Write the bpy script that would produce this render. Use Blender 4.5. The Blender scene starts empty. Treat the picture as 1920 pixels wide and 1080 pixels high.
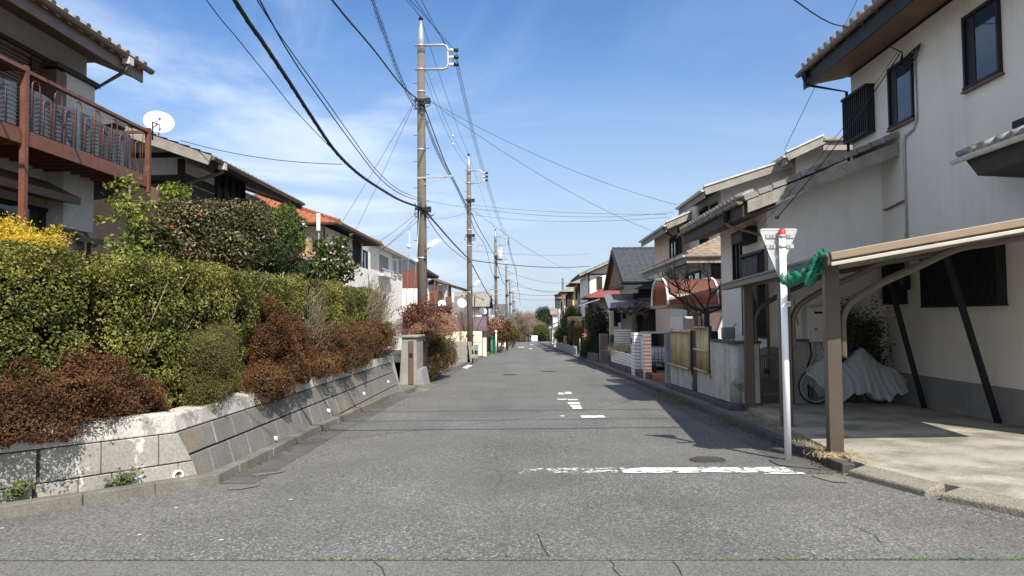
import bpy, math, random
import numpy as np
from mathutils import Vector, Matrix
random.seed(7); rng = np.random.default_rng(7)
R = math.radians
sc = bpy.context.scene
COL = sc.collection
# ------------------------------------------------------------------ camera
CAM_H = 1.5; FPX = 1390.0
Mc = (Matrix.Rotation(R(1.03), 3, 'Z') @ Matrix.Rotation(R(90+2.35), 3, 'X') @ Matrix.Rotation(R(-0.6), 3, 'Z'))
cd = bpy.data.cameras.new('camera'); cam = bpy.data.objects.new('camera', cd); COL.objects.link(cam)
cam.matrix_world = Matrix.Translation((0, 0, CAM_H)) @ Mc.to_4x4()
cd.sensor_width = 36.0; cd.lens = 36.0*FPX/1920; cd.clip_start = 0.05; cd.clip_end = 4000
sc.camera = cam
# ------------------------------------------------------------------ sky and sun
SUN = Vector((1.10, -2.36, 2.84)).normalized()
sun_el = math.asin(SUN.z); sun_az = math.atan2(SUN.x, SUN.y)
w = bpy.data.worlds.new('World'); sc.world = w; w.use_nodes = True
nt = w.node_tree; nt.nodes.clear()
def wn(t): return nt.nodes.new(t)
sky = wn('ShaderNodeTexSky'); sky.sky_type = 'NISHITA'; sky.sun_disc = False
sky.sun_elevation = sun_el; sky.sun_rotation = sun_az
sky.air_density = 1.15; sky.dust_density = 0.6; sky.ozone_density = 3.0; sky.altitude = 50
tc = wn('ShaderNodeTexCoord'); sep = wn('ShaderNodeSeparateXYZ'); nt.links.new(tc.outputs['Generated'], sep.inputs[0])
def wmath(op, a, b=None, c=None, clamp=False):
    n = wn('ShaderNodeMath'); n.operation = op; n.use_clamp = clamp
    for i, v in enumerate((a, b, c)):
        if v is None: continue
        if isinstance(v, (int, float)): n.inputs[i].default_value = v
        else: nt.links.new(v, n.inputs[i])
    return n.outputs[0]
# clouds on a flat layer: direction / height gives real perspective
zz = wmath('MAXIMUM', sep.outputs['Z'], 0.02)
zz = wmath('ADD', zz, 0.12)
cx = wmath('DIVIDE', sep.outputs['X'], zz); cy = wmath('DIVIDE', sep.outputs['Y'], zz)
cmb = wn('ShaderNodeCombineXYZ'); nt.links.new(cx, cmb.inputs[0]); nt.links.new(cy, cmb.inputs[1])
def cloud(scale, sx, sy, lo, hi, off, dist=0.6, detail=9):
    mp = wn('ShaderNodeMapping'); mp.inputs['Scale'].default_value = (sx, sy, 1); mp.inputs['Location'].default_value = off
    nt.links.new(cmb.outputs[0], mp.inputs[0])
    n = wn('ShaderNodeTexNoise'); n.inputs['Scale'].default_value = scale; n.inputs['Detail'].default_value = detail
    n.inputs['Roughness'].default_value = 0.56; n.inputs['Distortion'].default_value = dist
    nt.links.new(mp.outputs[0], n.inputs['Vector'])
    mr = wn('ShaderNodeMapRange'); mr.interpolation_type = 'SMOOTHSTEP'
    mr.inputs['From Min'].default_value = lo; mr.inputs['From Max'].default_value = hi
    nt.links.new(n.outputs['Fac'], mr.inputs['Value'])
    return mr.outputs[0]
def smooth(v, lo, hi):
    mr = wn('ShaderNodeMapRange'); mr.interpolation_type = 'SMOOTHSTEP'
    mr.inputs['From Min'].default_value = lo; mr.inputs['From Max'].default_value = hi
    nt.links.new(v, mr.inputs['Value']); return mr.outputs[0]
az = wmath('ARCTAN2', sep.outputs['X'], sep.outputs['Y'])      # 0 along the street, + to the right
left = wmath('SUBTRACT', 1.0, smooth(az, -0.30, 0.10))         # clouds thicken towards the west
low = wmath('SUBTRACT', 1.0, smooth(sep.outputs['Z'], 0.10, 0.42))
c1 = wmath('MULTIPLY', cloud(0.75, 1.0, 1.25, 0.43, 0.66, (1.7, 4.3, 0), 0.9), wmath('ADD', wmath('MULTIPLY', left, 0.50), 0.08))
c2 = wmath('MULTIPLY', cloud(1.3, 0.8, 1.6, 0.50, 0.78, (9.3, 2.2, 0)), wmath('MULTIPLY', wmath('ADD', wmath('MULTIPLY', left, 0.55), 0.12), low))
haze = wmath('MULTIPLY', wmath('SUBTRACT', 1.0, smooth(sep.outputs['Z'], 0.02, 0.40)), wmath('ADD', wmath('MULTIPLY', left, 0.10), 0.80))
aw = smooth(wmath('ABSOLUTE', az), 0.80, 1.30)                # added out-of-view cloud beside and behind, to brighten the shaded walls
c3 = wmath('MULTIPLY', wmath('MULTIPLY', cloud(0.8, 1.0, 1.0, 0.36, 0.62, (5.5, 1.2, 0)), aw), 0.95)
cm = wmath('MAXIMUM', wmath('MAXIMUM', c1, c2), c3)
mix1 = wn('ShaderNodeMix'); mix1.data_type = 'RGBA'; nt.links.new(haze, mix1.inputs['Factor'])
hsv = wn('ShaderNodeHueSaturation'); hsv.inputs['Saturation'].default_value = 1.22; hsv.inputs['Hue'].default_value = 0.508
nt.links.new(sky.outputs[0], hsv.inputs['Color'])
nt.links.new(hsv.outputs[0], mix1.inputs[6]); mix1.inputs[7].default_value = (3.3, 4.05, 5.3, 1)
mix2 = wn('ShaderNodeMix'); mix2.data_type = 'RGBA'; nt.links.new(wmath('MULTIPLY', cm, 0.80), mix2.inputs['Factor'])
nt.links.new(mix1.outputs[2], mix2.inputs[6]); mix2.inputs[7].default_value = (7.2, 7.7, 8.6, 1)
bg = wn('ShaderNodeBackground'); bg.inputs['Strength'].default_value = 0.082
nt.links.new(mix2.outputs[2], bg.inputs['Color'])
wo = wn('ShaderNodeOutputWorld'); nt.links.new(bg.outputs[0], wo.inputs['Surface'])
sl = bpy.data.lights.new('sun', 'SUN'); sl.energy = 3.8; sl.angle = R(0.5); sl.color = (1.0, 0.94, 0.85)
so = bpy.data.objects.new('sun', sl); COL.objects.link(so); so.location = (20, -40, 60)
so.rotation_euler = (-SUN).to_track_quat('-Z', 'Y').to_euler()
sc.view_settings.view_transform = 'Standard'; sc.view_settings.look = 'None'
sc.view_settings.exposure = 1.0; sc.view_settings.gamma = 1.0
sc.cycles.max_bounces = 8; sc.cycles.transparent_max_bounces = 24
# ------------------------------------------------------------------ geometry helpers
GS = 0.0252
def gz(Y): return -GS*Y                                   # the street falls away from the camera
def _ray(x, y): return Mc @ Vector(((x-960)/FPX, (540-y)/FPX, -1.0))
CP = Vector((0, 0, CAM_H))
def AY(x, y, Y): d = _ray(x, y); return CP + d*(Y/d.y)     # the point seen there on the plane y = Y
def AX(x, y, X): d = _ray(x, y); return CP + d*(X/d.x)
def AZ(x, y, Z): d = _ray(x, y); return CP + d*((Z-CAM_H)/d.z)
def GR(x, y, dz=0.0): d = _ray(x, y); return CP + d*((dz-CAM_H)/(d.z+GS*d.y))

def V(*a): return Vector(a)
class MB:
    def __init__(s): s.v = []; s.f = []; s.sm = []
    def add(s, vs, fs, smooth=False):
        b = len(s.v); s.v.extend(tuple(p) for p in vs); s.f.extend(tuple(i+b for i in f) for f in fs); s.sm.extend([smooth]*len(fs)); return s
    def box(s, x0, x1, y0, y1, z0, z1):
        if x0 > x1: x0, x1 = x1, x0
        if y0 > y1: y0, y1 = y1, y0
        if z0 > z1: z0, z1 = z1, z0
        vs = [(x0,y0,z0),(x1,y0,z0),(x1,y1,z0),(x0,y1,z0),(x0,y0,z1),(x1,y0,z1),(x1,y1,z1),(x0,y1,z1)]
        return s.add(vs, [(0,3,2,1),(4,5,6,7),(0,1,5,4),(1,2,6,5),(2,3,7,6),(3,0,4,7)])
    def hexa(s, b4, t4):
        return s.add(list(b4)+list(t4), [(0,3,2,1),(4,5,6,7),(0,1,5,4),(1,2,6,5),(2,3,7,6),(3,0,4,7)])
    def beam(s, p, q, wd, h, up=(0,0,1)):
        p = Vector(p); q = Vector(q); d = (q-p).normalized(); up = Vector(up)
        sd = d.cross(up)
        if sd.length < 1e-4: sd = d.cross(Vector((0,1,0)))
        sd.normalize(); u = sd.cross(d).normalized()
        a = sd*(wd/2); b = u*(h/2)
        return s.hexa([p-a-b, p+a-b, q+a-b, q-a-b], [p-a+b, p+a+b, q+a+b, q-a+b])
    def prism(s, poly, vec):
        n = len(poly); vec = Vector(vec); poly = [Vector(p) for p in poly]
        nrm = Vector((0,0,0))
        for i in range(n): nrm += (poly[i]-poly[0]).cross(poly[(i+1) % n]-poly[0])
        if nrm.dot(vec) > 0: poly = poly[::-1]
        vs = poly+[p+vec for p in poly]
        fs = [tuple(range(n)), tuple(range(2*n-1, n-1, -1))]
        fs += [((i+1) % n, i, n+i, n+(i+1) % n) for i in range(n)]
        return s.add(vs, fs)
    def tube(s, pts, r, n=8, cap=True):
        pts = [Vector(p) for p in pts]; m = len(pts)
        rs = r if isinstance(r, (list, tuple)) else [r]*m
        t0 = (pts[1]-pts[0]).normalized()
        nx = t0.cross(Vector((0,0,1)))
        if nx.length < 1e-3: nx = t0.cross(Vector((0,1,0)))
        nx.normalize(); vs = []
        for i in range(m):
            t = (pts[min(i+1,m-1)]-pts[max(i-1,0)]).normalized()
            nx = nx - t*nx.dot(t)
            if nx.length < 1e-6: nx = t.orthogonal()
            nx.normalize(); ny = t.cross(nx)
            for k in range(n):
                a = 2*math.pi*k/n; vs.append(pts[i]+(nx*math.cos(a)+ny*math.sin(a))*rs[i])
        fs = [(i*n+k, i*n+(k+1) % n, (i+1)*n+(k+1) % n, (i+1)*n+k) for i in range(m-1) for k in range(n)]
        s.add(vs, fs, True)
        if cap:
            b = len(s.v)-len(vs)
            s.f.append(tuple(b+k for k in range(n-1, -1, -1))); s.f.append(tuple(b+(m-1)*n+k for k in range(n))); s.sm += [False, False]
        return s
    def lathe(s, prof, c, n=16, axis=(0,0,1)):
        ax = Vector(axis).normalized(); a = ax.orthogonal().normalized(); b = ax.cross(a); c = Vector(c)
        vs = [c+ax*z+(a*math.cos(2*math.pi*k/n)+b*math.sin(2*math.pi*k/n))*r for r, z in prof for k in range(n)]
        m = len(prof)
        return s.add(vs, [(i*n+k, i*n+(k+1) % n, (i+1)*n+(k+1) % n, (i+1)*n+k) for i in range(m-1) for k in range(n)], True)
    def ball(s, c, r, n=12):
        rx, ry, rz = r if isinstance(r, (tuple, list)) else (r, r, r)
        m = max(4, n//2); vs = []
        for i in range(m+1):
            t = math.pi*i/m
            for k in range(n):
                a = 2*math.pi*k/n
                vs.append((c[0]+rx*math.sin(t)*math.cos(a), c[1]+ry*math.sin(t)*math.sin(a), c[2]-rz*math.cos(t)))
        return s.add(vs, [(i*n+k, i*n+(k+1) % n, (i+1)*n+(k+1) % n, (i+1)*n+k) for i in range(m) for k in range(n)], True)
    def cyl(s, c, r, h, n=16, axis=(0,0,1)):
        ax = Vector(axis).normalized(); c = Vector(c); return s.tube([c, c+ax*h], r, n)
    def np_quads(s, P, smooth=False):                        # P: (n,4,3)
        b = len(s.v); n = len(P)
        s.v.extend(map(tuple, P.reshape(-1, 3).tolist())); s.f.extend((b+4*i, b+4*i+1, b+4*i+2, b+4*i+3) for i in range(n)); s.sm.extend([smooth]*n); return s
    def build(s, name, m, parent=None, bevel=0.0, origin=None):
        if parent is not None:
            o0 = Vector(parent['_o'])
        elif origin is not None: o0 = Vector(origin)
        else:
            a = np.array(s.v); o0 = Vector(((a[:,0].min()+a[:,0].max())/2, (a[:,1].min()+a[:,1].max())/2, a[:,2].min()))
        me = bpy.data.meshes.new(name)
        arr = np.array(s.v, dtype=np.float64)-np.array(o0)
        nl = sum(len(f) for f in s.f)
        me.vertices.add(len(arr)); me.vertices.foreach_set('co', arr.astype(np.float32).ravel())
        me.loops.add(nl); me.loops.foreach_set('vertex_index', np.fromiter((i for f in s.f for i in f), dtype=np.int32, count=nl))
        ls = np.fromiter((len(f) for f in s.f), dtype=np.int32, count=len(s.f))
        me.polygons.add(len(s.f)); st = np.zeros(len(ls), np.int32); st[1:] = np.cumsum(ls)[:-1]
        me.polygons.foreach_set('loop_start', st); me.polygons.foreach_set('loop_total', ls)
        me.polygons.foreach_set('use_smooth', np.array(s.sm, dtype=bool))
        me.update(calc_edges=True); me.validate()
        me.materials.append(m)
        o = bpy.data.objects.new(name, me); COL.objects.link(o)
        o['_o'] = tuple(o0)
        if parent is None: o.location = o0
        else: o.parent = parent
        if bevel:
            md = o.modifiers.new('bevel', 'BEVEL'); md.width = bevel; md.segments = 2; md.limit_method = 'ANGLE'; md.angle_limit = R(40)
        return o
def thing(name, label, cat, loc, group=None):
    o = bpy.data.objects.new(name, None); COL.objects.link(o); o.location = loc; o.empty_display_size = 0.2
    o['_o'] = tuple(loc); return tag(o, label, cat, group)
def tag(o, label, cat, group=None):
    o['label'] = label; o['category'] = cat
    if group: o['group'] = group
    return o
def struct(o): o['kind'] = 'structure'; return o
def copy_tree(o, off=None, label=None, parent=None):
    c = o.copy(); COL.objects.link(c)
    if parent is not None: c.parent = parent
    if off is not None: c.location = Vector(o.location)+Vector(off); c['_o'] = tuple(Vector(o['_o'])+Vector(off))
    if label: c['label'] = label
    for ch in list(o.children): copy_tree(ch, None, None, c)
    return c
def smooth_path(pts, k=8):
    pts = [Vector(p) for p in pts]; out = []
    n = len(pts)
    for i in range(n-1):
        p0 = pts[max(i-1,0)]; p1 = pts[i]; p2 = pts[i+1]; p3 = pts[min(i+2,n-1)]
        for j in range(k):
            t = j/k
            out.append(0.5*((2*p1)+(p2-p0)*t+(2*p0-5*p1+4*p2-p3)*t*t+(3*p1-p0-3*p2+p3)*t**3))
    out.append(pts[-1]); return out
def npnoise(P, f, seed, octv=3):
    r = np.random.default_rng(seed); out = np.zeros(len(P)); amp = 1.0; tot = 0
    for o in range(octv):
        for k in range(5):
            d = r.normal(size=3); d /= np.linalg.norm(d)
            out += amp*np.sin(P@d*f*(2**o)*(0.7+0.6*r.random())*2*np.pi+r.random()*6.28)
        tot += amp*2.2; amp *= 0.5
    return out/tot
# ------------------------------------------------------------------ materials
def mat(name, col, rough=0.8, var=0.15, scale=2.5, bump=0.0, bscale=60, metal=0.0, spec=0.4, streak=0.0, streak_col=(0.03,0.03,0.028), col2=None, blotch=0.0, blotch_col=None, blotch_scale=1.5, blotch_at=0.55, crisp=0.10, grain=None, gscale=38):
    m = bpy.data.materials.new(name); m.use_nodes = True; t = m.node_tree; N = t.nodes; L = t.links
    b = N['Principled BSDF']; b.inputs['Roughness'].default_value = rough; b.inputs['Metallic'].default_value = metal
    b.inputs['Specular IOR Level'].default_value = spec
    g = N.new('ShaderNodeNewGeometry')
    n1 = N.new('ShaderNodeTexNoise'); n1.inputs['Scale'].default_value = scale; n1.inputs['Detail'].default_value = 8; n1.inputs['Roughness'].default_value = 0.62
    L.new(g.outputs['Position'], n1.inputs['Vector'])
    cr = N.new('ShaderNodeValToRGB'); e = cr.color_ramp.elements
    c2 = col2 or tuple(min(1, c*(1+var)) for c in col)
    e[0].position = 0.3; e[0].color = tuple(c*(1-var) for c in col)+(1,); e[1].position = 0.72; e[1].color = tuple(c2)+(1,)
    L.new(n1.outputs['Fac'], cr.inputs[0]); out = cr.outputs[0]
    def over(fac, c):
        mx = N.new('ShaderNodeMix'); mx.data_type = 'RGBA'; L.new(fac, mx.inputs['Factor']); L.new(out, mx.inputs[6]); mx.inputs[7].default_value = tuple(c)+(1,)
        return mx.outputs[2]
    def mask(vec_scale, sc_, lo, hi, amt, detail=6):
        mp = N.new('ShaderNodeMapping'); mp.inputs['Scale'].default_value = vec_scale; L.new(g.outputs['Position'], mp.inputs[0])
        nn = N.new('ShaderNodeTexNoise'); nn.inputs['Scale'].default_value = sc_; nn.inputs['Detail'].default_value = detail; nn.inputs['Roughness'].default_value = 0.65
        L.new(mp.outputs[0], nn.inputs['Vector'])
        mr = N.new('ShaderNodeMapRange'); mr.inputs['From Min'].default_value = lo; mr.inputs['From Max'].default_value = hi; mr.inputs['To Max'].default_value = amt
        L.new(nn.outputs['Fac'], mr.inputs['Value']); return mr.outputs[0]
    if streak: out = over(mask((1,1,0.10), 3.0, 0.50, 0.80, streak), streak_col)
    if blotch: out = over(mask((1,1,1), blotch_scale, blotch_at, blotch_at+crisp, blotch, 11), blotch_col)
    if grain is None: grain = 0.30 if bump else 0.0
    if grain:
        ng = N.new('ShaderNodeTexNoise'); ng.inputs['Scale'].default_value = gscale; ng.inputs['Detail'].default_value = 4; ng.inputs['Roughness'].default_value = 0.7
        L.new(g.outputs['Position'], ng.inputs['Vector'])
        mr = N.new('ShaderNodeMapRange'); mr.inputs['From Min'].default_value = 0.3; mr.inputs['From Max'].default_value = 0.7; mr.inputs['To Min'].default_value = 1-grain; mr.inputs['To Max'].default_value = 1+grain*0.6; L.new(ng.outputs['Fac'], mr.inputs['Value'])
        mx = N.new('ShaderNodeMix'); mx.data_type = 'RGBA'; mx.blend_type = 'MULTIPLY'; mx.inputs['Factor'].default_value = 1.0; L.new(out, mx.inputs[6]); L.new(mr.outputs[0], mx.inputs[7]); out = mx.outputs[2]
    L.new(out, b.inputs['Base Color'])
    if bump:
        nb = N.new('ShaderNodeTexNoise'); nb.inputs['Scale'].default_value = bscale; nb.inputs['Detail'].default_value = 5
        L.new(g.outputs['Position'], nb.inputs['Vector'])
        bp = N.new('ShaderNodeBump'); bp.inputs['Strength'].default_value = bump; bp.inputs['Distance'].default_value = 0.01
        L.new(nb.outputs['Fac'], bp.inputs['Height']); L.new(bp.outputs[0], b.inputs['Normal'])
    return m
def foliage(name, a, b_, rough=0.55, trans=0.25, clump=1.6, c_=None, spec=0.35):
    m = bpy.data.materials.new(name); m.use_nodes = True; t = m.node_tree; N = t.nodes; L = t.links
    b = N['Principled BSDF']; b.inputs['Roughness'].default_value = rough; b.inputs['Specular IOR Level'].default_value = spec
    g = N.new('ShaderNodeNewGeometry')
    n1 = N.new('ShaderNodeTexNoise'); n1.inputs['Scale'].default_value = clump; n1.inputs['Detail'].default_value = 5
    L.new(g.outputs['Position'], n1.inputs['Vector'])
    ad = N.new('ShaderNodeMath'); ad.operation = 'MULTIPLY_ADD'; L.new(g.outputs['Random Per Island'], ad.inputs[0]); ad.inputs[1].default_value = 0.55
    sb = N.new('ShaderNodeMath'); sb.operation = 'MULTIPLY_ADD'; L.new(n1.outputs['Fac'], sb.inputs[0]); sb.inputs[1].default_value = 1.5; sb.inputs[2].default_value = -0.52
    L.new(sb.outputs[0], ad.inputs[2])
    cr = N.new('ShaderNodeValToRGB'); e = cr.color_ramp.elements
    e[0].position = 0.1; e[0].color = tuple(a)+(1,); e[1].position = 0.9; e[1].color = tuple(b_)+(1,)
    if c_: q = e.new(0.5); q.color = tuple(c_)+(1,)
    L.new(ad.outputs[0], cr.inputs[0]); L.new(cr.outputs[0], b.inputs['Base Color'])
    if trans:
        tr = N.new('ShaderNodeBsdfTranslucent'); L.new(cr.outputs[0], tr.inputs['Color'])
        mx = N.new('ShaderNodeMixShader'); mx.inputs[0].default_value = trans
        L.new(b.outputs[0], mx.inputs[1]); L.new(tr.outputs[0], mx.inputs[2]); L.new(mx.outputs[0], N['Material Output'].inputs['Surface'])
    return m
def glass(name, col=(0.02,0.025,0.03), rough=0.06):
    m = bpy.data.materials.new(name); m.use_nodes = True; b = m.node_tree.nodes['Principled BSDF']
    b.inputs['Base Color'].default_value = tuple(col)+(1,); b.inputs['Roughness'].default_value = rough; b.inputs['Specular IOR Level'].default_value = 0.6
    return m
def sheet(name, col, alpha, rough=0.35, tcol=None):
    m = bpy.data.materials.new(name); m.use_nodes = True; t = m.node_tree; N = t.nodes; L = t.links
    b = N['Principled BSDF']; b.inputs['Base Color'].default_value = tuple(col)+(1,); b.inputs['Roughness'].default_value = rough
    tr = N.new('ShaderNodeBsdfTransparent'); tr.inputs['Color'].default_value = tuple(tcol or (1,1,1))+(1,)
    tl = N.new('ShaderNodeBsdfTranslucent'); tl.inputs['Color'].default_value = tuple(col)+(1,)
    m1 = N.new('ShaderNodeMixShader'); m1.inputs[0].default_value = 0.4; L.new(b.outputs[0], m1.inputs[1]); L.new(tl.outputs[0], m1.inputs[2])
    mx = N.new('ShaderNodeMixShader'); mx.inputs[0].default_value = alpha; L.new(tr.outputs[0], mx.inputs[1]); L.new(m1.outputs[0], mx.inputs[2])
    L.new(mx.outputs[0], N['Material Output'].inputs['Surface']); return m
def asphalt_mat(name, dark, light, stones, sscale, chip=0.6):
    m = bpy.data.materials.new(name); m.use_nodes = True; t = m.node_tree; N = t.nodes; L = t.links
    b = N['Principled BSDF']; b.inputs['Roughness'].default_value = 0.82; b.inputs['Specular IOR Level'].default_value = 0.35
    g = N.new('ShaderNodeNewGeometry')
    def noise(s, d=6, sc3=(1,1,1)):
        mp = N.new('ShaderNodeMapping'); mp.inputs['Scale'].default_value = sc3; L.new(g.outputs['Position'], mp.inputs[0])
        n = N.new('ShaderNodeTexNoise'); n.inputs['Scale'].default_value = s; n.inputs['Detail'].default_value = d; n.inputs['Roughness'].default_value = 0.6
        L.new(mp.outputs[0], n.inputs['Vector']); return n.outputs['Fac']
    def ramp(f, p0, c0, p1, c1):
        r = N.new('ShaderNodeValToRGB'); r.color_ramp.elements[0].position = p0; r.color_ramp.elements[0].color = tuple(c0)+(1,)
        r.color_ramp.elements[1].position = p1; r.color_ramp.elements[1].color = tuple(c1)+(1,); L.new(f, r.inputs[0]); return r.outputs[0]
    def mixc(f, a, c, mode='MIX'):
        x = N.new('ShaderNodeMix'); x.data_type = 'RGBA'; x.blend_type = mode
        if isinstance(f, float): x.inputs['Factor'].default_value = f
        else: L.new(f, x.inputs['Factor'])
        for i, q in ((6, a), (7, c)):
            if isinstance(q, tuple): x.inputs[i].default_value = q+(1,)
            else: L.new(q, x.inputs[i])
        return x.outputs[2]
    base = ramp(noise(0.55, 7), 0.34, dark, 0.68, light)
    worn = noise(0.5, 4, (1.3, 0.10, 1))                     # long wear bands along the traffic
    base = mixc(ramp(worn, 0.40, (0,0,0), 0.66, (0.35,)*3), base, tuple(min(1, c*1.25) for c in light))
    vo = N.new('ShaderNodeTexVoronoi'); vo.inputs['Scale'].default_value = sscale; L.new(g.outputs['Position'], vo.inputs['Vector'])
    bw = N.new('ShaderNodeRGBToBW'); L.new(vo.outputs['Color'], bw.inputs[0])
    st = ramp(bw.outputs[0], 0.12, (0.34,)*3, 0.88, (1.78,)*3)
    base = mixc(0.72, base, mixc(1.0, base, st, 'MULTIPLY'))
    vo2 = N.new('ShaderNodeTexVoronoi'); vo2.inputs['Scale'].default_value = sscale*0.9; L.new(g.outputs['Position'], vo2.inputs['Vector'])
    b2 = N.new('ShaderNodeRGBToBW'); L.new(vo2.outputs['Color'], b2.inputs[0])
    clus = ramp(noise(0.7, 4), 0.36, (0.25,)*3, 0.62, (1,1,1))
    chips = mixc(1.0, ramp(b2.outputs[0], 0.74, (0,0,0), 0.80, (chip,)*3), clus, 'MULTIPLY')
    base = mixc(chips, base, tuple(stones))
    # hairline cracks
    vc = N.new('ShaderNodeTexVoronoi'); vc.feature = 'DISTANCE_TO_EDGE'; vc.inputs['Scale'].default_value = 0.42
    wob = N.new('ShaderNodeMix'); wob.data_type = 'RGBA'; wob.inputs['Factor'].default_value = 0.16
    nz = N.new('ShaderNodeTexNoise'); nz.inputs['Scale'].default_value = 2.2; nz.inputs['Detail'].default_value = 6; L.new(g.outputs['Position'], nz.inputs['Vector'])
    L.new(g.outputs['Position'], wob.inputs[6]); L.new(nz.outputs['Color'], wob.inputs[7]); L.new(wob.outputs[2], vc.inputs['Vector'])
    crk = ramp(vc.outputs['Distance'], 0.0015, (0.6,)*3, 0.004, (0,0,0))
    crk = mixc(1.0, crk, ramp(noise(0.22, 3), 0.52, (0,0,0), 0.60, (1,1,1)), 'MULTIPLY')
    base = mixc(crk, base, (0.02, 0.02, 0.019))
    L.new(base, b.inputs['Base Color'])
    bp = N.new('ShaderNodeBump'); bp.inputs['Strength'].default_value = 0.55; bp.inputs['Distance'].default_value = 0.006
    L.new(bw.outputs[0], bp.inputs['Height']); L.new(bp.outputs[0], b.inputs['Normal'])
    return m
def worn_paint(name, col=(0.74,0.74,0.70), keep=0.5, scale=7):
    m = bpy.data.materials.new(name); m.use_nodes = True; t = m.node_tree; N = t.nodes; L = t.links
    b = N['Principled BSDF']; b.inputs['Base Color'].default_value = tuple(col)+(1,); b.inputs['Roughness'].default_value = 0.7
    g = N.new('ShaderNodeNewGeometry'); n = N.new('ShaderNodeTexNoise'); n.inputs['Scale'].default_value = scale; n.inputs['Detail'].default_value = 10; n.inputs['Roughness'].default_value = 0.75
    L.new(g.outputs['Position'], n.inputs['Vector'])
    mr = N.new('ShaderNodeMapRange'); mr.inputs['From Min'].default_value = keep; mr.inputs['From Max'].default_value = keep+0.04; L.new(n.outputs['Fac'], mr.inputs['Value'])
    tr = N.new('ShaderNodeBsdfTransparent'); mx = N.new('ShaderNodeMixShader'); L.new(mr.outputs[0], mx.inputs[0]); L.new(tr.outputs[0], mx.inputs[1]); L.new(b.outputs[0], mx.inputs[2])
    L.new(mx.outputs[0], N['Material Output'].inputs['Surface']); return m
M = {}
M['asphalt'] = asphalt_mat('asphalt', (0.082,0.081,0.074), (0.121,0.119,0.109), (0.40,0.392,0.36), 80, 0.62)
M['asphalt2'] = asphalt_mat('fine asphalt', (0.100,0.099,0.091), (0.134,0.132,0.122), (0.31,0.305,0.28), 120, 0.3)
M['gutter'] = mat('gutter concrete', (0.095,0.094,0.088), 0.9, 0.3, 2.0, 0.4, 90, streak=0.0, blotch=0.5, blotch_col=(0.05,0.05,0.046))
M['kerb'] = mat('kerb concrete', (0.15,0.138,0.115), 0.9, 0.35, 1.6, 0.6, 70, blotch=0.6, blotch_col=(0.26,0.165,0.075), blotch_scale=0.7, blotch_at=0.58)
M['soil'] = mat('soil', (0.09,0.07,0.045), 0.95, 0.4, 3, 0.8, 30)
M['ground'] = mat('ground', (0.15,0.14,0.115), 0.95, 0.3, 0.5, 0.4, 20)
M['slab'] = mat('slab concrete', (0.35,0.325,0.27), 0.9, 0.25, 1.2, 0.5, 80, blotch=0.68, blotch_col=(0.12,0.11,0.08), blotch_scale=1.25, blotch_at=0.45, crisp=0.16, grain=0.4, gscale=60)
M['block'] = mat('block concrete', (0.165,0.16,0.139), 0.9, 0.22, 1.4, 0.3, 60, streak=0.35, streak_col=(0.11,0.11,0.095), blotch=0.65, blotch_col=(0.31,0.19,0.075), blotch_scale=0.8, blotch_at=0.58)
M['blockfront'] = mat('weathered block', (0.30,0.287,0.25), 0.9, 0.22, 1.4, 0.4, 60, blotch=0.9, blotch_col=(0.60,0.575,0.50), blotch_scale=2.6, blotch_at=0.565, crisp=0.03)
M['coping'] = mat('white render', (0.52,0.495,0.44), 0.9, 0.15, 3.0, 0.4, 50, streak=0.8, streak_col=(0.17,0.165,0.15), blotch=0.85, blotch_col=(0.25,0.24,0.21), blotch_scale=2.0, blotch_at=0.56, crisp=0.05)
M['oldconc'] = mat('old concrete', (0.27,0.26,0.23), 0.9, 0.2, 2.0, 0.4, 60, streak=0.6, streak_col=(0.16,0.155,0.14))
M['greyconc'] = mat('grey concrete', (0.26,0.265,0.265), 0.9, 0.2, 2.0, 0.4, 60, streak=0.5, streak_col=(0.09,0.09,0.09))
M['plaster'] = mat('beige stucco', (0.74,0.70,0.62), 0.92, 0.07, 0.9, 0.5, 70, streak=0.42, streak_col=(0.47,0.44,0.385), grain=0.09, gscale=60)
M['found'] = mat('foundation', (0.27,0.265,0.25), 0.9, 0.15, 1.5, 0.3, 60, streak=0.3)
M['white'] = mat('white stucco', (0.82,0.79,0.72), 0.9, 0.07, 1.0, 0.4, 50, streak=0.2, streak_col=(0.45,0.44,0.40))
M['cream'] = mat('cream render', (0.72,0.66,0.50), 0.9, 0.08, 1.0, 0.3, 50, streak=0.15, streak_col=(0.4,0.36,0.27))
M['greywall'] = mat('pale grey stucco', (0.55,0.54,0.50), 0.9, 0.08, 1.0, 0.4, 50, streak=0.3, streak_col=(0.32,0.31,0.28))
M['yellow'] = mat('ochre render', (0.66,0.50,0.24), 0.9, 0.08, 1.0, 0.2, 50)
M['pinkwall'] = mat('peach render', (0.62,0.47,0.36), 0.9, 0.08, 1.0, 0.2, 50)
M['timber'] = mat('dark timber', (0.040,0.030,0.024), 0.7, 0.3, 4, 0.3, 40)
M['timber2'] = mat('grey weathered timber', (0.27,0.25,0.215), 0.85, 0.3, 3, 0.5, 35, streak=0.5, streak_col=(0.12,0.105,0.09))
M['soffit'] = mat('soffit board', (0.20,0.115,0.065), 0.75, 0.2, 2, 0.2, 30)
M['tanwood'] = mat('tan wood', (0.50,0.33,0.17), 0.7, 0.2, 5, 0.3, 30)
M['tile'] = mat('grey clay tile', (0.215,0.21,0.20), 0.6, 0.35, 3.5, 0.3, 40, spec=0.4, blotch=0.5, blotch_col=(0.36,0.35,0.32), blotch_scale=3.5)
M['tilewarm'] = mat('old warm grey tile', (0.25,0.235,0.20), 0.75, 0.3, 3.0, 0.3, 40, blotch=0.4, blotch_col=(0.17,0.155,0.13), blotch_scale=3)
M['tileblue'] = mat('blue grey tile', (0.050,0.060,0.070), 0.75, 0.3, 3, 0.2, 40, spec=0.25)
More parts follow.
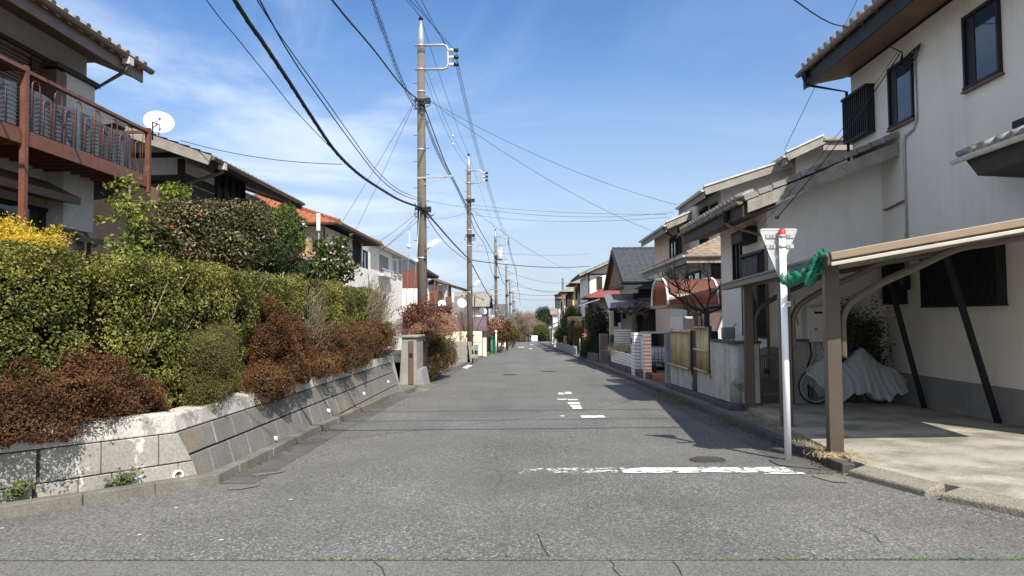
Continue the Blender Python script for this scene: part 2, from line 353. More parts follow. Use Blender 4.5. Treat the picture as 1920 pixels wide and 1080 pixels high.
M['tiledark'] = mat('dark grey tile', (0.10,0.10,0.105), 0.55, 0.3, 3, 0.2, 40)
M['tilered'] = mat('orange clay tile', (0.30,0.095,0.045), 0.7, 0.25, 2.5, 0.3, 40, blotch=0.4, blotch_col=(0.27,0.09,0.05), blotch_scale=3)
M['tilemaroon'] = mat('red clay tile', (0.215,0.058,0.045), 0.75, 0.2, 2.5, 0.2, 40)
M['slate'] = mat('brown slate roof', (0.24,0.185,0.14), 0.8, 0.3, 2.5, 0.4, 30)
M['gutterbrown'] = mat('brown gutter', (0.15,0.105,0.075), 0.45, 0.2, 4, 0, spec=0.5)
M['guttergrey'] = mat('grey gutter', (0.52,0.51,0.49), 0.4, 0.15, 4, 0, spec=0.5)
M['blackmetal'] = mat('dark bronze', (0.014,0.014,0.016), 0.6, 0.2, 6, 0, spec=0.3)
M['bronze'] = mat('brown aluminium', (0.072,0.054,0.039), 0.45, 0.12, 5, 0, spec=0.5)
M['bronzelight'] = mat('tan aluminium', (0.235,0.172,0.112), 0.5, 0.08, 4, 0, spec=0.4)
M['rust'] = mat('red brown paint', (0.165,0.064,0.040), 0.5, 0.25, 6, 0.1, 60, spec=0.45)
M['shutter'] = mat('brown shutter', (0.125,0.075,0.052), 0.55, 0.12, 4, 0)
M['whitepaint'] = mat('white paint', (0.66,0.66,0.65), 0.4, 0.04, 4, 0, spec=0.5)
M['whitepole'] = mat('white enamel', (0.84,0.85,0.87), 0.35, 0.03, 3, 0, spec=0.5, blotch=0.25, blotch_col=(0.55,0.52,0.47), blotch_scale=6, blotch_at=0.66)
M['redcap'] = mat('red plastic', (0.55,0.035,0.03), 0.45, 0.1, 8)
M['signback'] = mat('sign back', (0.47,0.46,0.43), 0.45, 0.08, 5, 0.0, metal=0.3, blotch=0.3, blotch_col=(0.30,0.28,0.25), blotch_scale=9, blotch_at=0.62)
M['galv'] = mat('galvanised steel', (0.45,0.46,0.47), 0.4, 0.12, 8, 0, metal=0.5)
M['poleconc'] = mat('pole concrete', (0.135,0.118,0.092), 0.85, 0.15, 2, 0.2, 60, streak=0.4, streak_col=(0.08,0.07,0.055))
M['black'] = mat('black rubber', (0.012,0.012,0.013), 0.55, 0.2, 8)
M['cable'] = mat('cable sheath', (0.016,0.017,0.022), 0.6, 0.1, 8)
M['porcelain'] = mat('porcelain', (0.75,0.74,0.72), 0.3, 0.05, 8)
M['paint'] = worn_paint('worn road paint', keep=0.43, scale=7)
M['paintthin'] = worn_paint('faded road paint', keep=0.53, scale=8)
M['paintfresh'] = worn_paint('road paint', keep=0.34, scale=9)
M['iron'] = mat('cast iron', (0.07,0.062,0.055), 0.6, 0.3, 12, 0.4, 60, metal=0.2)
M['bamboo'] = foliage('dry bamboo', (0.24,0.175,0.085), (0.60,0.49,0.29), 0.6, 0.0, 3.0)
M['stone'] = mat('dark stone', (0.085,0.085,0.08), 0.85, 0.4, 4, 0.6, 25)
M['brick'] = mat('red brick', (0.25,0.105,0.062), 0.85, 0.25, 6, 0.3, 40)
M['whitetile'] = mat('white wall tile', (0.74,0.74,0.73), 0.35, 0.05, 4, 0, spec=0.5)
M['pinktile'] = mat('pink wall tile', (0.74,0.63,0.56), 0.4, 0.08, 4, 0, spec=0.5)
M['grout'] = mat('dark grout', (0.045,0.045,0.047), 0.9, 0.2, 8)
M['mauve'] = mat('mauve render', (0.19,0.155,0.15), 0.85, 0.1, 2, 0.3, 40)
M['glass'] = glass('window glass', (0.03,0.045,0.065))
M['glassdark'] = glass('dark window glass', (0.012,0.014,0.017))
M['lace'] = sheet('lace curtain', (0.55,0.55,0.55), 0.20, 0.9)
M['poly'] = sheet('grey polycarbonate', (0.46,0.46,0.43), 0.84, 0.3, (0.8,0.82,0.8))
M['brownpoly'] = sheet('brown polycarbonate', (0.25,0.11,0.075), 0.80, 0.2, (0.9,0.5,0.4))
M['purplepoly'] = sheet('purple brown polycarbonate', (0.23,0.16,0.18), 0.86, 0.16, (0.7,0.55,0.6))
M['plastic'] = sheet('grey plastic sheet', (0.80,0.81,0.83), 0.62, 0.2)
M['net'] = sheet('green netting', (0.03,0.27,0.18), 0.75, 0.8)
_t = M['net'].node_tree; _v = _t.nodes.new('ShaderNodeTexVoronoi'); _v.feature = 'DISTANCE_TO_EDGE'; _v.inputs['Scale'].default_value = 55
_g = _t.nodes.new('ShaderNodeNewGeometry'); _t.links.new(_g.outputs['Position'], _v.inputs['Vector'])
_r = _t.nodes.new('ShaderNodeMapRange'); _r.inputs['From Min'].default_value = 0.10; _r.inputs['From Max'].default_value = 0.16; _r.inputs['To Min'].default_value = 0.95; _r.inputs['To Max'].default_value = 0.35
_t.links.new(_v.outputs['Distance'], _r.inputs['Value']); _t.links.new(_r.outputs[0], [n for n in _t.nodes if n.type == 'MIX_SHADER'][1].inputs[0])
M['netthin'] = sheet('green netting stretched', (0.04,0.34,0.24), 0.45, 0.7)
M['screen'] = mat('grey slatted screen', (0.095,0.105,0.125), 0.6, 0.15, 3, 0.2, 30)
M['bark'] = mat('bark', (0.13,0.105,0.08), 0.9, 0.35, 6, 0.8, 25)
M['darkbark'] = mat('dark bark', (0.045,0.038,0.033), 0.9, 0.3, 6, 0.8, 25)
M['twig'] = mat('twig', (0.24,0.19,0.14), 0.9, 0.3, 6)
M['core'] = mat('foliage shade filler', (0.012,0.010,0.005), 1.0, 0.4, 6, spec=0.0)  # near-black filler; shade inside the foliage is put into its colour
M['carpaint'] = mat('silver car paint', (0.58,0.60,0.62), 0.3, 0.03, 2, 0, metal=0.3, spec=0.5)
M['scooterpaint'] = mat('pale blue paint', (0.55,0.70,0.74), 0.3, 0.03, 2, 0, spec=0.5)
M['greenpanel'] = mat('green panel', (0.03,0.22,0.13), 0.6, 0.12, 3)
M['heater'] = mat('heater casing', (0.60,0.585,0.55), 0.45, 0.04, 3, 0)
M['f_hedge'] = foliage('hedge leaves', (0.020,0.030,0.006), (0.34,0.32,0.075), 0.45, 0.30, 1.3, (0.115,0.127,0.020), 0.4)
M['f_rust'] = foliage('rust azalea leaves', (0.028,0.014,0.007), (0.170,0.078,0.031), 0.65, 0.15, 1.4, (0.080,0.036,0.014), 0.25)
M['f_rust2'] = foliage('brown azalea leaves', (0.035,0.022,0.009), (0.20,0.105,0.035), 0.6, 0.15, 1.6, (0.105,0.050,0.017))
M['f_olive'] = foliage('olive conifer leaves', (0.040,0.042,0.012), (0.23,0.185,0.065), 0.7, 0.15, 1.2, (0.115,0.105,0.028))
M['f_gold'] = foliage('golden cypress leaves', (0.36,0.27,0.025), (0.80,0.63,0.09), 0.6, 0.4, 2.2, (0.58,0.43,0.045))
M['f_camellia'] = foliage('camellia leaves', (0.014,0.020,0.006), (0.175,0.155,0.062), 0.42, 0.12, 1.8, (0.060,0.062,0.019), 0.4)
M['f_bright'] = foliage('bright citrus leaves', (0.060,0.100,0.012), (0.36,0.38,0.07), 0.4, 0.35, 2.0, (0.18,0.22,0.03))
M['f_dark'] = foliage('dark leaves', (0.008,0.018,0.008), (0.055,0.075,0.026), 0.45, 0.15, 1.5)
M['f_mid'] = foliage('mid green leaves', (0.025,0.048,0.012), (0.14,0.17,0.035), 0.5, 0.25, 1.2)
M['f_pinktwig'] = foliage('pinkish brown twigs', (0.17,0.090,0.060), (0.46,0.255,0.165), 0.8, 0.1, 1.0)
M['f_nandina'] = foliage('red nandina leaves', (0.060,0.026,0.018), (0.23,0.095,0.052), 0.6, 0.2, 1.5)
M['f_greentwig'] = foliage('green brown leaves', (0.045,0.035,0.014), (0.19,0.13,0.050), 0.7, 0.15, 1.5)
M['f_dry'] = foliage('dry grass blades', (0.30,0.22,0.10), (0.62,0.50,0.28), 0.8, 0.2, 3)
M['f_brownhedge'] = foliage('brown clipped twigs', (0.075,0.050,0.034), (0.22,0.155,0.105), 0.8, 0.1, 2)
M['f_bare'] = foliage('bare twigs', (0.17,0.125,0.095), (0.36,0.28,0.21), 0.9, 0.0, 0.3)
M['f_grey'] = foliage('pale bare stems', (0.12,0.10,0.06), (0.32,0.26,0.17), 0.9, 0.0, 2)
M['f_weed'] = foliage('weed leaves', (0.05,0.09,0.02), (0.20,0.26,0.08), 0.6, 0.3, 4)
M['purple'] = mat('purple petals', (0.14,0.09,0.25), 0.7, 0.2, 8)
M['petal'] = foliage('pale pink petals', (0.62,0.42,0.47), (0.85,0.70,0.72), 0.6, 0.3, 3)
M['redpetal'] = mat('red petals', (0.5,0.02,0.04), 0.6, 0.2, 8)
# ------------------------------------------------------------------ foliage builders
def leaf_quads(P, Nn, size, aspect=0.55, jit=0.9, seed=1):
    r = np.random.default_rng(seed); n = len(P)
    d = Nn+r.normal(size=(n,3))*jit; d /= np.linalg.norm(d, axis=1)[:,None]+1e-9
    a = np.cross(d, r.normal(size=(n,3))); a /= np.linalg.norm(a, axis=1)[:,None]+1e-9
    b = np.cross(d, a); s = (size*(0.6+0.8*r.random(n)))[:,None]
    fold = d*s*0.18
    return np.stack([P-a*s*0.5, P+b*s*aspect*0.5+fold, P+a*s*0.5, P-b*s*aspect*0.5+fold], axis=1)
def blob_points(blobs, n, seed, depth=0.3, rough=0.16, freq=1.6):
    """leaf points spread through the outer shell of a union of lumpy ellipsoids"""
    r = np.random.default_rng(seed); vol = np.array([b[3]*b[4]+b[4]*b[5]+b[3]*b[5] for b in blobs]); k = r.choice(len(blobs), n, p=vol/vol.sum())
    B = np.array(blobs)[k]
    d = r.normal(size=(n,3)); d /= np.linalg.norm(d, axis=1)[:,None]
    q = B[:,:3]+d*B[:,3:6]
    lump = 1+rough*npnoise(q, freq, seed+3, 3)*1.6
    rad = lump*(1-depth*r.random(n)**1.8)
    sprig = r.random(n) < .07; rad = np.where(sprig, lump*(1+.16*r.random(n)**1.5), rad)   # shoots past the outline
    P = B[:,:3]+d*B[:,3:6]*rad[:,None]
    Nn = d/B[:,3:6]; Nn /= np.linalg.norm(Nn, axis=1)[:,None]
    keep = np.ones(n, bool)                                  # drop points deep in another blob
    for i, b in enumerate(blobs):
        e = (((P-np.array(b[:3]))/np.array(b[3:6]))**2).sum(1)
        keep &= ~((e < 0.5) & (k != i))
    return P[keep], Nn[keep]
def stems(mb, base, blobs, r0=0.03, n=5, seed=0):
    rr = random.Random(seed)
    for b in blobs:
        for _ in range(n):
            t = Vector((b[0]+rr.uniform(-.6,.6)*b[3], b[1]+rr.uniform(-.6,.6)*b[4], b[2]+rr.uniform(-.2,.7)*b[5]))
            s0 = Vector(base)+Vector((rr.uniform(-.15,.15), rr.uniform(-.15,.15), 0))
            m_ = s0.lerp(t, 0.5)+Vector((rr.uniform(-.1,.1), rr.uniform(-.1,.1), rr.uniform(0,.15)))
            mb.tube([s0, m_, t], [r0, r0*.6, r0*.25], 5)
def shrub(name, label, cat, blobs, n, leaf, m, base=None, bark='bark', seed=1, depth=0.35, rough=0.18, freq=1.6, aspect=0.55, group=None, core=0.0, jit=0.9, r0=0.03, sn=4):
    bl = [tuple(b) for b in blobs]
    if base is None: base = (bl[0][0], bl[0][1], min(b[2]-b[5] for b in bl))
    t = thing(name, label, cat, base, group)
    P, Nn = blob_points(bl, n, seed, depth, rough, freq)
    MB().np_quads(leaf_quads(P, Nn, leaf, aspect, jit, seed+9)).build('foliage', m, t)
    s = MB(); stems(s, base, bl, r0, sn, seed); s.build('stem', M[bark], t)
    if core:
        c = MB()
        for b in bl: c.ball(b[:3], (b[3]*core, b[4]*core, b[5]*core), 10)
        c.build('shade_core', M['core'], t)  # solid dark balls added behind the leaves to block light
    return t
def branchy(mb, p, d, L, r, depth, rr, spread=0.6, grav=0.0, n=3, minr=0.004, tips=None, kink=0.25, sides=5):
    """recursive bare branches"""
    pts = [Vector(p)]; dd = Vector(d).normalized(); k = 4
    for i in range(k):
        dd = (dd+Vector((rr.gauss(0,kink), rr.gauss(0,kink), rr.gauss(0,kink)+grav))*0.5).normalized()
        pts.append(pts[-1]+dd*(L/k))
    mb.tube(pts, [max(minr, r*(1-0.12*i)) for i in range(k+1)], sides, cap=False)
    if depth == 0:
        if tips is not None: tips.append(pts[-1])
        return
    for i in range(n):
        q = pts[rr.choice([2,3,4,4])]
        nd = (dd+Vector((rr.gauss(0,spread), rr.gauss(0,spread), rr.gauss(0,spread*0.7)))).normalized()
        branchy(mb, q, nd, L*rr.uniform(.55,.85), max(minr, r*0.62), depth-1, rr, spread, grav, n, minr, tips, kink, max(3, sides-1))
# ------------------------------------------------------------------ building helpers
def tiles(mb, EL, ER, RR, RL, tw=0.28, tl=0.26, amp=0.035, step=0.03, k=6):
    EL, ER, RR, RL = map(Vector, (EL, ER, RR, RL))
    u = (ER-EL); U = u.length; u = u/U
    nrm = u.cross(RL-EL)
    if nrm.length < 1e-5: nrm = u.cross(RR-EL)
    nrm.normalize()
    if nrm.z < 0: nrm = -nrm
    v = nrm.cross(u)
    if v.dot(RL-EL) < 0: v = -v
    Lv = max((RL-EL).dot(v), (RR-EL).dot(v)); uL = (RL-EL).dot(u); uR = (RR-EL).dot(u)
    rows = max(1, round(Lv/tl)); lo = min(0, uL); hi = max(U, uR)
    cols = max(2, int(round((hi-lo)/tw*k)))
    us = np.linspace(lo, hi, cols+1)
    ph = (us/tw) % 1.0; wave = amp*(0.5+0.5*np.cos(2*np.pi*ph))**1.4
    un, vn, nn, e = map(np.array, (u, v, nrm, EL))
    vs = []; fs = []; flip = u.cross(v).dot(nrm) < 0
    for i in range(rows):
        for (vv, h) in ((i/rows, 0.0), (i/rows, step), ((i+1)/rows+0.001, 0.003)):
            c = np.clip(us, uL*vv, U+(uR-U)*vv)
            P = e+np.outer(c, un)+vn*(vv*Lv)+np.outer(wave*(1 if h else 0.3)+h, nn)
            vs.append(P)
    vs = np.concatenate(vs); m_ = cols+1
    for i in range(rows):
        for s in (0, 1):
            a = (3*i+s)*m_
            for j in range(cols):
                q = (a+j, a+j+1, a+m_+j+1, a+m_+j); fs.append(q[::-1] if flip else q)
    mb.add(vs.tolist(), fs, True)
    return nrm
def slabq(mb, a, b, c, d, th):
    a, b, c, d = map(Vector, (a, b, c, d)); n = (b-a).cross(d-a)
    if n.length < 1e-6: n = (b-a).cross(c-a)
    n.normalize()
    if n.z < 0: n = -n
    t4 = [a-n*0.012, b-n*0.012, c-n*0.012, d-n*0.012]; b4 = [p-n*th for p in t4]
    if (b-a).cross(c-b).dot(n) < 0: t4, b4 = t4[::-1], b4[::-1]
    mb.hexa(b4, t4)
def half_gutter(mb, p, q, r=0.06, n=6):
    p = Vector(p); q = Vector(q); d = (q-p).normalized(); sd = d.cross(Vector((0,0,1))).normalized(); up = Vector((0,0,1))
    poly = [p+sd*r*math.cos(math.pi*i/n)-up*r*math.sin(math.pi*i/n) for i in range(n+1)]
    mb.prism(poly, q-p)
    mb.beam(p+sd*r, q+sd*r, 0.014, 0.014); mb.beam(p-sd*r, q-sd*r, 0.014, 0.014)
def ridge(mb, p, q, r=0.10):
    """ridge of stacked tiles with a round cap"""
    p = Vector(p); q = Vector(q); mb.beam(p+V(0,0,0.02), q+V(0,0,0.02), r*1.9, r*1.3); L = (q-p).length; n = max(2, int(L/0.3))
    for i in range(n):
        a = p.lerp(q, i/n)+V(0,0,r*0.75); b = p.lerp(q, (i+0.97)/n)+V(0,0,r*0.75); mb.tube([a, b], [r*0.82, r*0.72], 8)
def gable_x(parent, x0, x1, y0, y1, ze, zr, mtile, msof, xr=None, tw=0.28, k=5, oh=0.0, name_roof='roof', verge=None, gut=None):
    """roof with its ridge along Y, eaves at x0 and x1"""
    xr = (x0+x1)/2 if xr is None else xr
    t = MB(); s = MB()
    A, B, Cc, D = V(x0,y1,ze), V(x0,y0,ze), V(xr,y0,zr), V(xr,y1,zr)
    tiles(t, B, A, D, Cc, tw=tw, k=k); slabq(s, B, A, D, Cc, 0.12)
    E, F = V(x1,y0,ze), V(x1,y1,ze)
    tiles(t, E, F, D, Cc, tw=tw, k=k); slabq(s, E, F, D, Cc, 0.12)
    ridge(t, Cc, D)
    ro = t.build(name_roof, mtile, parent); s.build('soffit', msof, parent)
    if verge is not None:
        for yy in (y0-0.03, y1+0.03):
            for X in (x0, x1):
                MB().beam((X,yy,ze-0.10), (xr,yy,zr-0.10), 0.05, 0.22).build('bargeboard', verge, parent)
    if gut is not None:
        
        for X in (x0-0.05, x1+0.05): g = MB(); half_gutter(g, (X,y0,ze-0.03), (X,y1,ze-0.03)); g.build('gutter', gut, parent)
    return ro
def gable_y(parent, x0, x1, y0, y1, ze, zr, mtile, msof, tw=0.28, k=5, verge=None, gut=None, yr=None):
    """roof with its ridge along X, eaves at y0 and y1"""
    yr = (y0+y1)/2 if yr is None else yr; t = MB(); s = MB()
    a, b, c, d = V(x0,y0,ze), V(x1,y0,ze), V(x1,yr,zr), V(x0,yr,zr); e, f = V(x0,y1,ze), V(x1,y1,ze)
    tiles(t, a, b, c, d, tw=tw, k=k); slabq(s, a, b, c, d, 0.12)
    tiles(t, f, e, d, c, tw=tw, k=k); slabq(s, f, e, d, c, 0.12)
    ridge(t, d, c)
    ro = t.build('roof', mtile, parent); s.build('soffit', msof, parent)
    if verge is not None:
        for X in (x0-0.03, x1+0.03):
            for yy in (y0, y1): MB().beam((X,yy,ze-0.10), (X,yr,zr-0.10), 0.05, 0.22).build('bargeboard', verge, parent)
    if gut is not None:
        
        for yy in (y0-0.05, y1+0.05): g = MB(); half_gutter(g, (x0,yy,ze-0.03), (x1,yy,ze-0.03)); g.build('gutter', gut, parent)
    return ro
def hip(parent, x0, x1, y0, y1, ze, zr, mtile, msof, inset=None, tw=0.28, k=5, gut=None, along='y'):
    t = MB(); s = MB(); xm = (x0+x1)/2; ym = (y0+y1)/2
    a, b, c, d = V(x0,y0,ze), V(x1,y0,ze), V(x1,y1,ze), V(x0,y1,ze)
    if along == 'y':
        ins = inset if inset is not None else min((x1-x0)/2, (y1-y0)/2-0.05); p, q = V(xm,y0+ins,zr), V(xm,y1-ins,zr)
        quads = [(a,b,p,p), (b,c,q,p), (c,d,q,q), (d,a,p,q)]; hips = [(a,p),(b,p),(c,q),(d,q),(p,q)]
    else:
        ins = inset if inset is not None else min((y1-y0)/2, (x1-x0)/2-0.05); p, q = V(x0+ins,ym,zr), V(x1-ins,ym,zr)
        quads = [(a,b,q,p), (b,c,q,q), (c,d,p,q), (d,a,p,p)]; hips = [(a,p),(d,p),(b,q),(c,q),(p,q)]
    for Q in quads:
        tiles(t, *Q, tw=tw, k=k); slabq(s, *Q, 0.10)
    for h in hips: ridge(t, h[0], h[1], 0.085)
    ro = t.build('roof', mtile, parent); s.build('soffit', msof, parent)
    if gut is not None:
        g = MB(); half_gutter(g, a+V(-.05,0,-.03), d+V(-.05,0,-.03)); half_gutter(g, a+V(0,-.05,-.03), b+V(0,-.05,-.03)); half_gutter(g, b+V(.05,0,-.03), c+V(.05,0,-.03)); g.build('gutter', gut, parent)
    return ro
def win(parent, ax, pos, a0, a1, z0, z1, out, mf, mg, fr=0.05, mull=1, proud=0.035, name='window'):
    """window on the plane ax=pos, spanning a0..a1 sideways; out is the sign of the outward normal"""
    f = MB(); g = MB()
    def bx(mb, u0, u1, w0, w1, d0, d1):
        if ax == 'x': mb.box(pos+out*d0, pos+out*d1, u0, u1, w0, w1)
        else: mb.box(u0, u1, pos+out*d0, pos+out*d1, w0, w1)
    bx(f, a0, a1, z0, z0+fr, 0, proud+0.02); bx(f, a0, a1, z1-fr, z1, 0, proud)
    bx(f, a0, a0+fr, z0+fr, z1-fr, 0, proud); bx(f, a1-fr, a1, z0+fr, z1-fr, 0, proud)
    for i in range(1, mull+1):
        c = a0+(a1-a0)*i/(mull+1); bx(f, c-fr*.4, c+fr*.4, z0+fr, z1-fr, 0.012, proud-0.006)
    bx(g, a0+fr, a1-fr, z0+fr, z1-fr, 0, 0.012)
    w_ = f.build(name, mf, parent); g.build('pane', mg, w_); return w_
def louvre(parent, ax, pos, a0, a1, z0, z1, out, m, name='shutter', pitch=0.08, proud=0.10, vertical=True):
    """ribbed shutter box"""
    f = MB()
    def bx(u0, u1, w0, w1, d0, d1):
        if ax == 'x': f.box(pos+out*d0, pos+out*d1, u0, u1, w0, w1)
        else: f.box(u0, u1, pos+out*d0, pos+out*d1, w0, w1)
    bx(a0, a1, z0, z1, 0, proud)
    e = proud+0.03
    bx(a0-.03, a1+.03, z1, z1+.05, 0, e+.02); bx(a0-.02, a1+.02, z0-.03, z0, 0, e)
    if vertical:
        n = max(2, int((a1-a0)/pitch))
        for i in range(n+1):
            c = a0+(a1-a0)*i/n; bx(c-.012, c+.012, z0, z1, proud, proud+0.025)
    else:
        n = max(2, int((z1-z0)/pitch))
        for i in range(n+1):
            c = z0+(z1-z0)*i/n; bx(a0, a1, c-.012, min(c+.012, z1), proud, proud+0.025)
    return f.build(name, m, parent)
def pipe(parent, pts, r, m, name='downpipe', n=8):
    return MB().tube(pts, r, n).build(name, m, parent)
# ================================================================== THE SETTING
M['kerbdark'] = mat('mossy kerb with painted shade', (0.075,0.072,0.06), 0.95, 0.35, 2.0, 0.6, 70, blotch=0.5, blotch_col=(0.13,0.12,0.095), blotch_scale=1.2)  # mossy tone, darkened further so the kerb's shadow sits in the colour
M['rampconc'] = mat('rough ramp concrete', (0.26,0.235,0.18), 0.95, 0.3, 2.0, 1.0, 45, blotch=0.6, blotch_col=(0.12,0.105,0.08), blotch_scale=2.0, blotch_at=0.52, grain=0.6, gscale=55)
def sheet_poly(mb, pts, dz=0.0): mb.add([(x, y, gz(y)+dz) for x, y in pts], [tuple(range(len(pts)))]); return mb
g = MB()
for (ya, yb) in ((-80, 5), (5, 60), (60, 232)):
    g.add([(-400,ya,gz(ya)-.05),(400,ya,gz(ya)-.05),(400,yb,gz(yb)-.05),(-400,yb,gz(yb)-.05)], [(0,1,2,3)])
g.add([(-400,232,gz(232)-.05),(400,232,gz(232)-.05),(3000,3000,gz(232)-.05),(-3000,3000,gz(232)-.05)], [(0,1,2,3)])
struct(g.build('ground', M['ground'], origin=(0,0,0)))
rd = MB()
sheet_poly(rd, [(-9,5.18),(9,4.95),(9,8.2),(3.8,8.2),(3.8,218),(-3.8,218),(-3.8,8.2),(-9,8.2)])
struct(rd.build('road', M['asphalt'], origin=(0,0,0)))
cr_ = MB(); sheet_poly(cr_, [(-70,-3.2),(70,-3.2),(70,4.9),(9,4.95),(-9,5.18),(-70,5.2)], 0.0)
struct(cr_.build('cross_road', M['asphalt2'], origin=(0,0,0)))
er = MB(); sheet_poly(er, [(-90,218),(90,218),(90,224),(-90,224)], 0.004); struct(er.build('end_road', M['asphalt2'], origin=(0,0,0)))
KL = [(-7.15,3.2),(-4.48,6.28),(-3.21,7.76),(-3.33,12),(-3.40,19.2),(-3.16,20.4),(-3.12,23.2),(-3.40,24.6),(-3.40,45),(-3.40,120),(-3.40,215)]
KR = [(3.38,8.12),(3.40,10.9),(3.45,17.7),(3.55,32),(3.45,60),(3.42,120),(3.42,215)]
def kerb(name, path, side, wd=0.15, h=0.105, maxL=0.6, m=None):
    k = MB(); rr = random.Random(3)
    for (a, b) in zip(path[:-1], path[1:]):
        A = V(a[0],a[1],0); B = V(b[0],b[1],0); L = (B-A).length; n = max(1, int(L/(maxL if a[1] < 50 else 6)))
        d = (B-A).normalized(); s = V(-d.y, d.x, 0)*side
        for i in range(n):
            p = A+d*(L*i/n+0.004); q = A+d*(L*(i+1)/n-0.004); hh = h+rr.uniform(-.006,.006); o = rr.uniform(-.006,.006)
            z0, z1 = gz(p.y), gz(q.y); p = p+s*o; q = q+s*o
            b4 = [V(p.x,p.y,z0-.1), V(q.x,q.y,z1-.1), V(q.x,q.y,z1-.1)+s*wd, V(p.x,p.y,z0-.1)+s*wd]
            t4 = [V(p.x,p.y,z0+hh)+s*.015, V(q.x,q.y,z1+hh)+s*.015, V(q.x,q.y,z1+hh)+s*wd, V(p.x,p.y,z0+hh)+s*wd]
            if side < 0: b4, t4 = b4[::-1], t4[::-1]
            k.hexa(b4, t4)
    return struct(k.build(name, m or M['kerb'], origin=(0,0,0), bevel=0.012))
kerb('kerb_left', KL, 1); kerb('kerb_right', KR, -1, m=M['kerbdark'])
gl = MB()
for path, sgn, w_ in ((KL[2:], 1, 0.36), (KR, -1, 0.40)):
    for a, b in zip(path[:-1], path[1:]):
        if a[1] < 19 or sgn < 0 or a[1] > 24:
            gl.add([(a[0],a[1],gz(a[1])+.004),(a[0]+sgn*w_,a[1],gz(a[1])+.004),(b[0]+sgn*w_,b[1],gz(b[1])+.004),(b[0],b[1],gz(b[1])+.004)], [(0,1,2,3) if sgn > 0 else (3,2,1,0)])
struct(gl.build('gutter_strips', M['gutter'], origin=(0,0,0)))
# pale cement patches by the left corner and where the white pole stands
pt = MB()
def px_poly(mb, pix, dz): mb.add([tuple(GR(x, y, dz)) for x, y in pix], [tuple(range(len(pix)))]); return mb
for pix in ([(425,912),(450,909),(487,908),(480,912),(450,917),(428,918)], [(468,890),(500,885),(535,883),(520,887),(480,892)], [(1520,892),(1560,888),(1592,905),(1560,903)]):
    px_poly(pt, pix[::-1], 0.009)
struct(pt.build('cement_patches', M['kerb'], origin=(0,0,0)))
pd = MB(); px_poly(pd, [(1462,872),(1440,862),(1496,856),(1540,880),(1500,876)][::-1], 0.012); struct(pd.build('pole_footing', M['gutter'], origin=(0,0,0)))
# ------------------------------------------------------------------ painted markings
def bar(mb, x0, x1, y0, y1, dz=0.008, n=14, jag=0.025, seed=1):
    rr = random.Random(seed); top = []; bot = []
    for i in range(n+1):
        x = x0+(x1-x0)*i/n; top.append((x, y1+rr.uniform(-jag,jag))); bot.append((x, y0+rr.uniform(-jag,jag)))
    for i in range(n):
        q = [bot[i], bot[i+1], top[i+1], top[i]]; mb.add([(a, b, gz(b)+dz) for a, b in q], [(0,1,2,3)])
sl1 = MB(); bar(sl1, 1.05, 2.90, 8.20, 8.50, seed=2); bar(sl1, 2.55, 2.98, 8.07, 8.15, seed=5, n=5)
struct(sl1.build('stop_line', M['paint'], origin=(0,0,0)))
sl2 = MB(); bar(sl2, -0.10, 1.0, 8.22, 8.52, seed=3, n=10, jag=.04); bar(sl2, -0.1, 0.1, 8.22, 8.30, seed=9, n=3)
struct(sl2.build('stop_line_worn_end', M['paintthin'], origin=(0,0,0)))
mk = MB(); rr = random.Random(4)
for (xa, xb, y, th, h) in ((1088,1132,780,4,0),(1046,1056,737,3,0),(1058,1070,735.5,3.5,0),(1064,1083,749,2,0),(1064,1086,755,3,0),(1068,1088,760,3,0),(1072,1090,764,3,0)):
    a = GR(xa, y, 0); b = GR(xb, y, 0); c = GR(xa, y+th, 0); bar(mk, a.x, b.x, c.y, a.y, seed=int(xa+y), n=6, jag=.03)
for (xa, xb, y, th) in ((1045,1062,748.5,1.5),(1050,1058,780,1.5)):
    a = GR(xa, y, 0); b = GR(xb, y, 0); c = GR(xa, y+th, 0); bar(mk, a.x, b.x, c.y, a.y, seed=int(xa+y), n=5, jag=.03)
for (xa, xb, y, th) in ((972,983,650.5,.9),(992,998,653.5,.9),(994,1000,645.5,.6)):
    a = GR(xa, y, 0); b = GR(xb, y, 0); c = GR(xa, y+th, 0); bar(mk, a.x, b.x, c.y, a.y, seed=int(xa+y), n=3, jag=.05)
struct(mk.build('street_lettering_remains', M['paintfresh'], origin=(0,0,0)))
gb = MB()
for (xa, xb, ya, yb) in ((870,880,689.5,687),(876,886,686,684)):
    P = [GR(xa-3, ya, .012), GR(xb-4, ya+1.5, .012), GR(xb, yb+1.2, .012), GR(xa+2, yb, .012)]; gb.add(P, [(0,1,2,3)])
struct(gb.build('white_kerb_marks', M['paintfresh'], origin=(0,0,0)))
# small pale flecks of old paint near the left corner
fl = MB()
for (x, y) in ((415,1012),(262,1002),(545,936),(330,952),(4,990)):
    c = GR(x, y, .006); r_ = rr.uniform(.014,.034)
    fl.add([c+V(-r_,-.013,0), c+V(r_,-.006,0), c+V(r_*.5,.014,0), c+V(-r_*.7,.010,0)], [(0,1,2,3)])
struct(fl.build('paint_flecks', M['paintfresh'], origin=(0,0,0)))
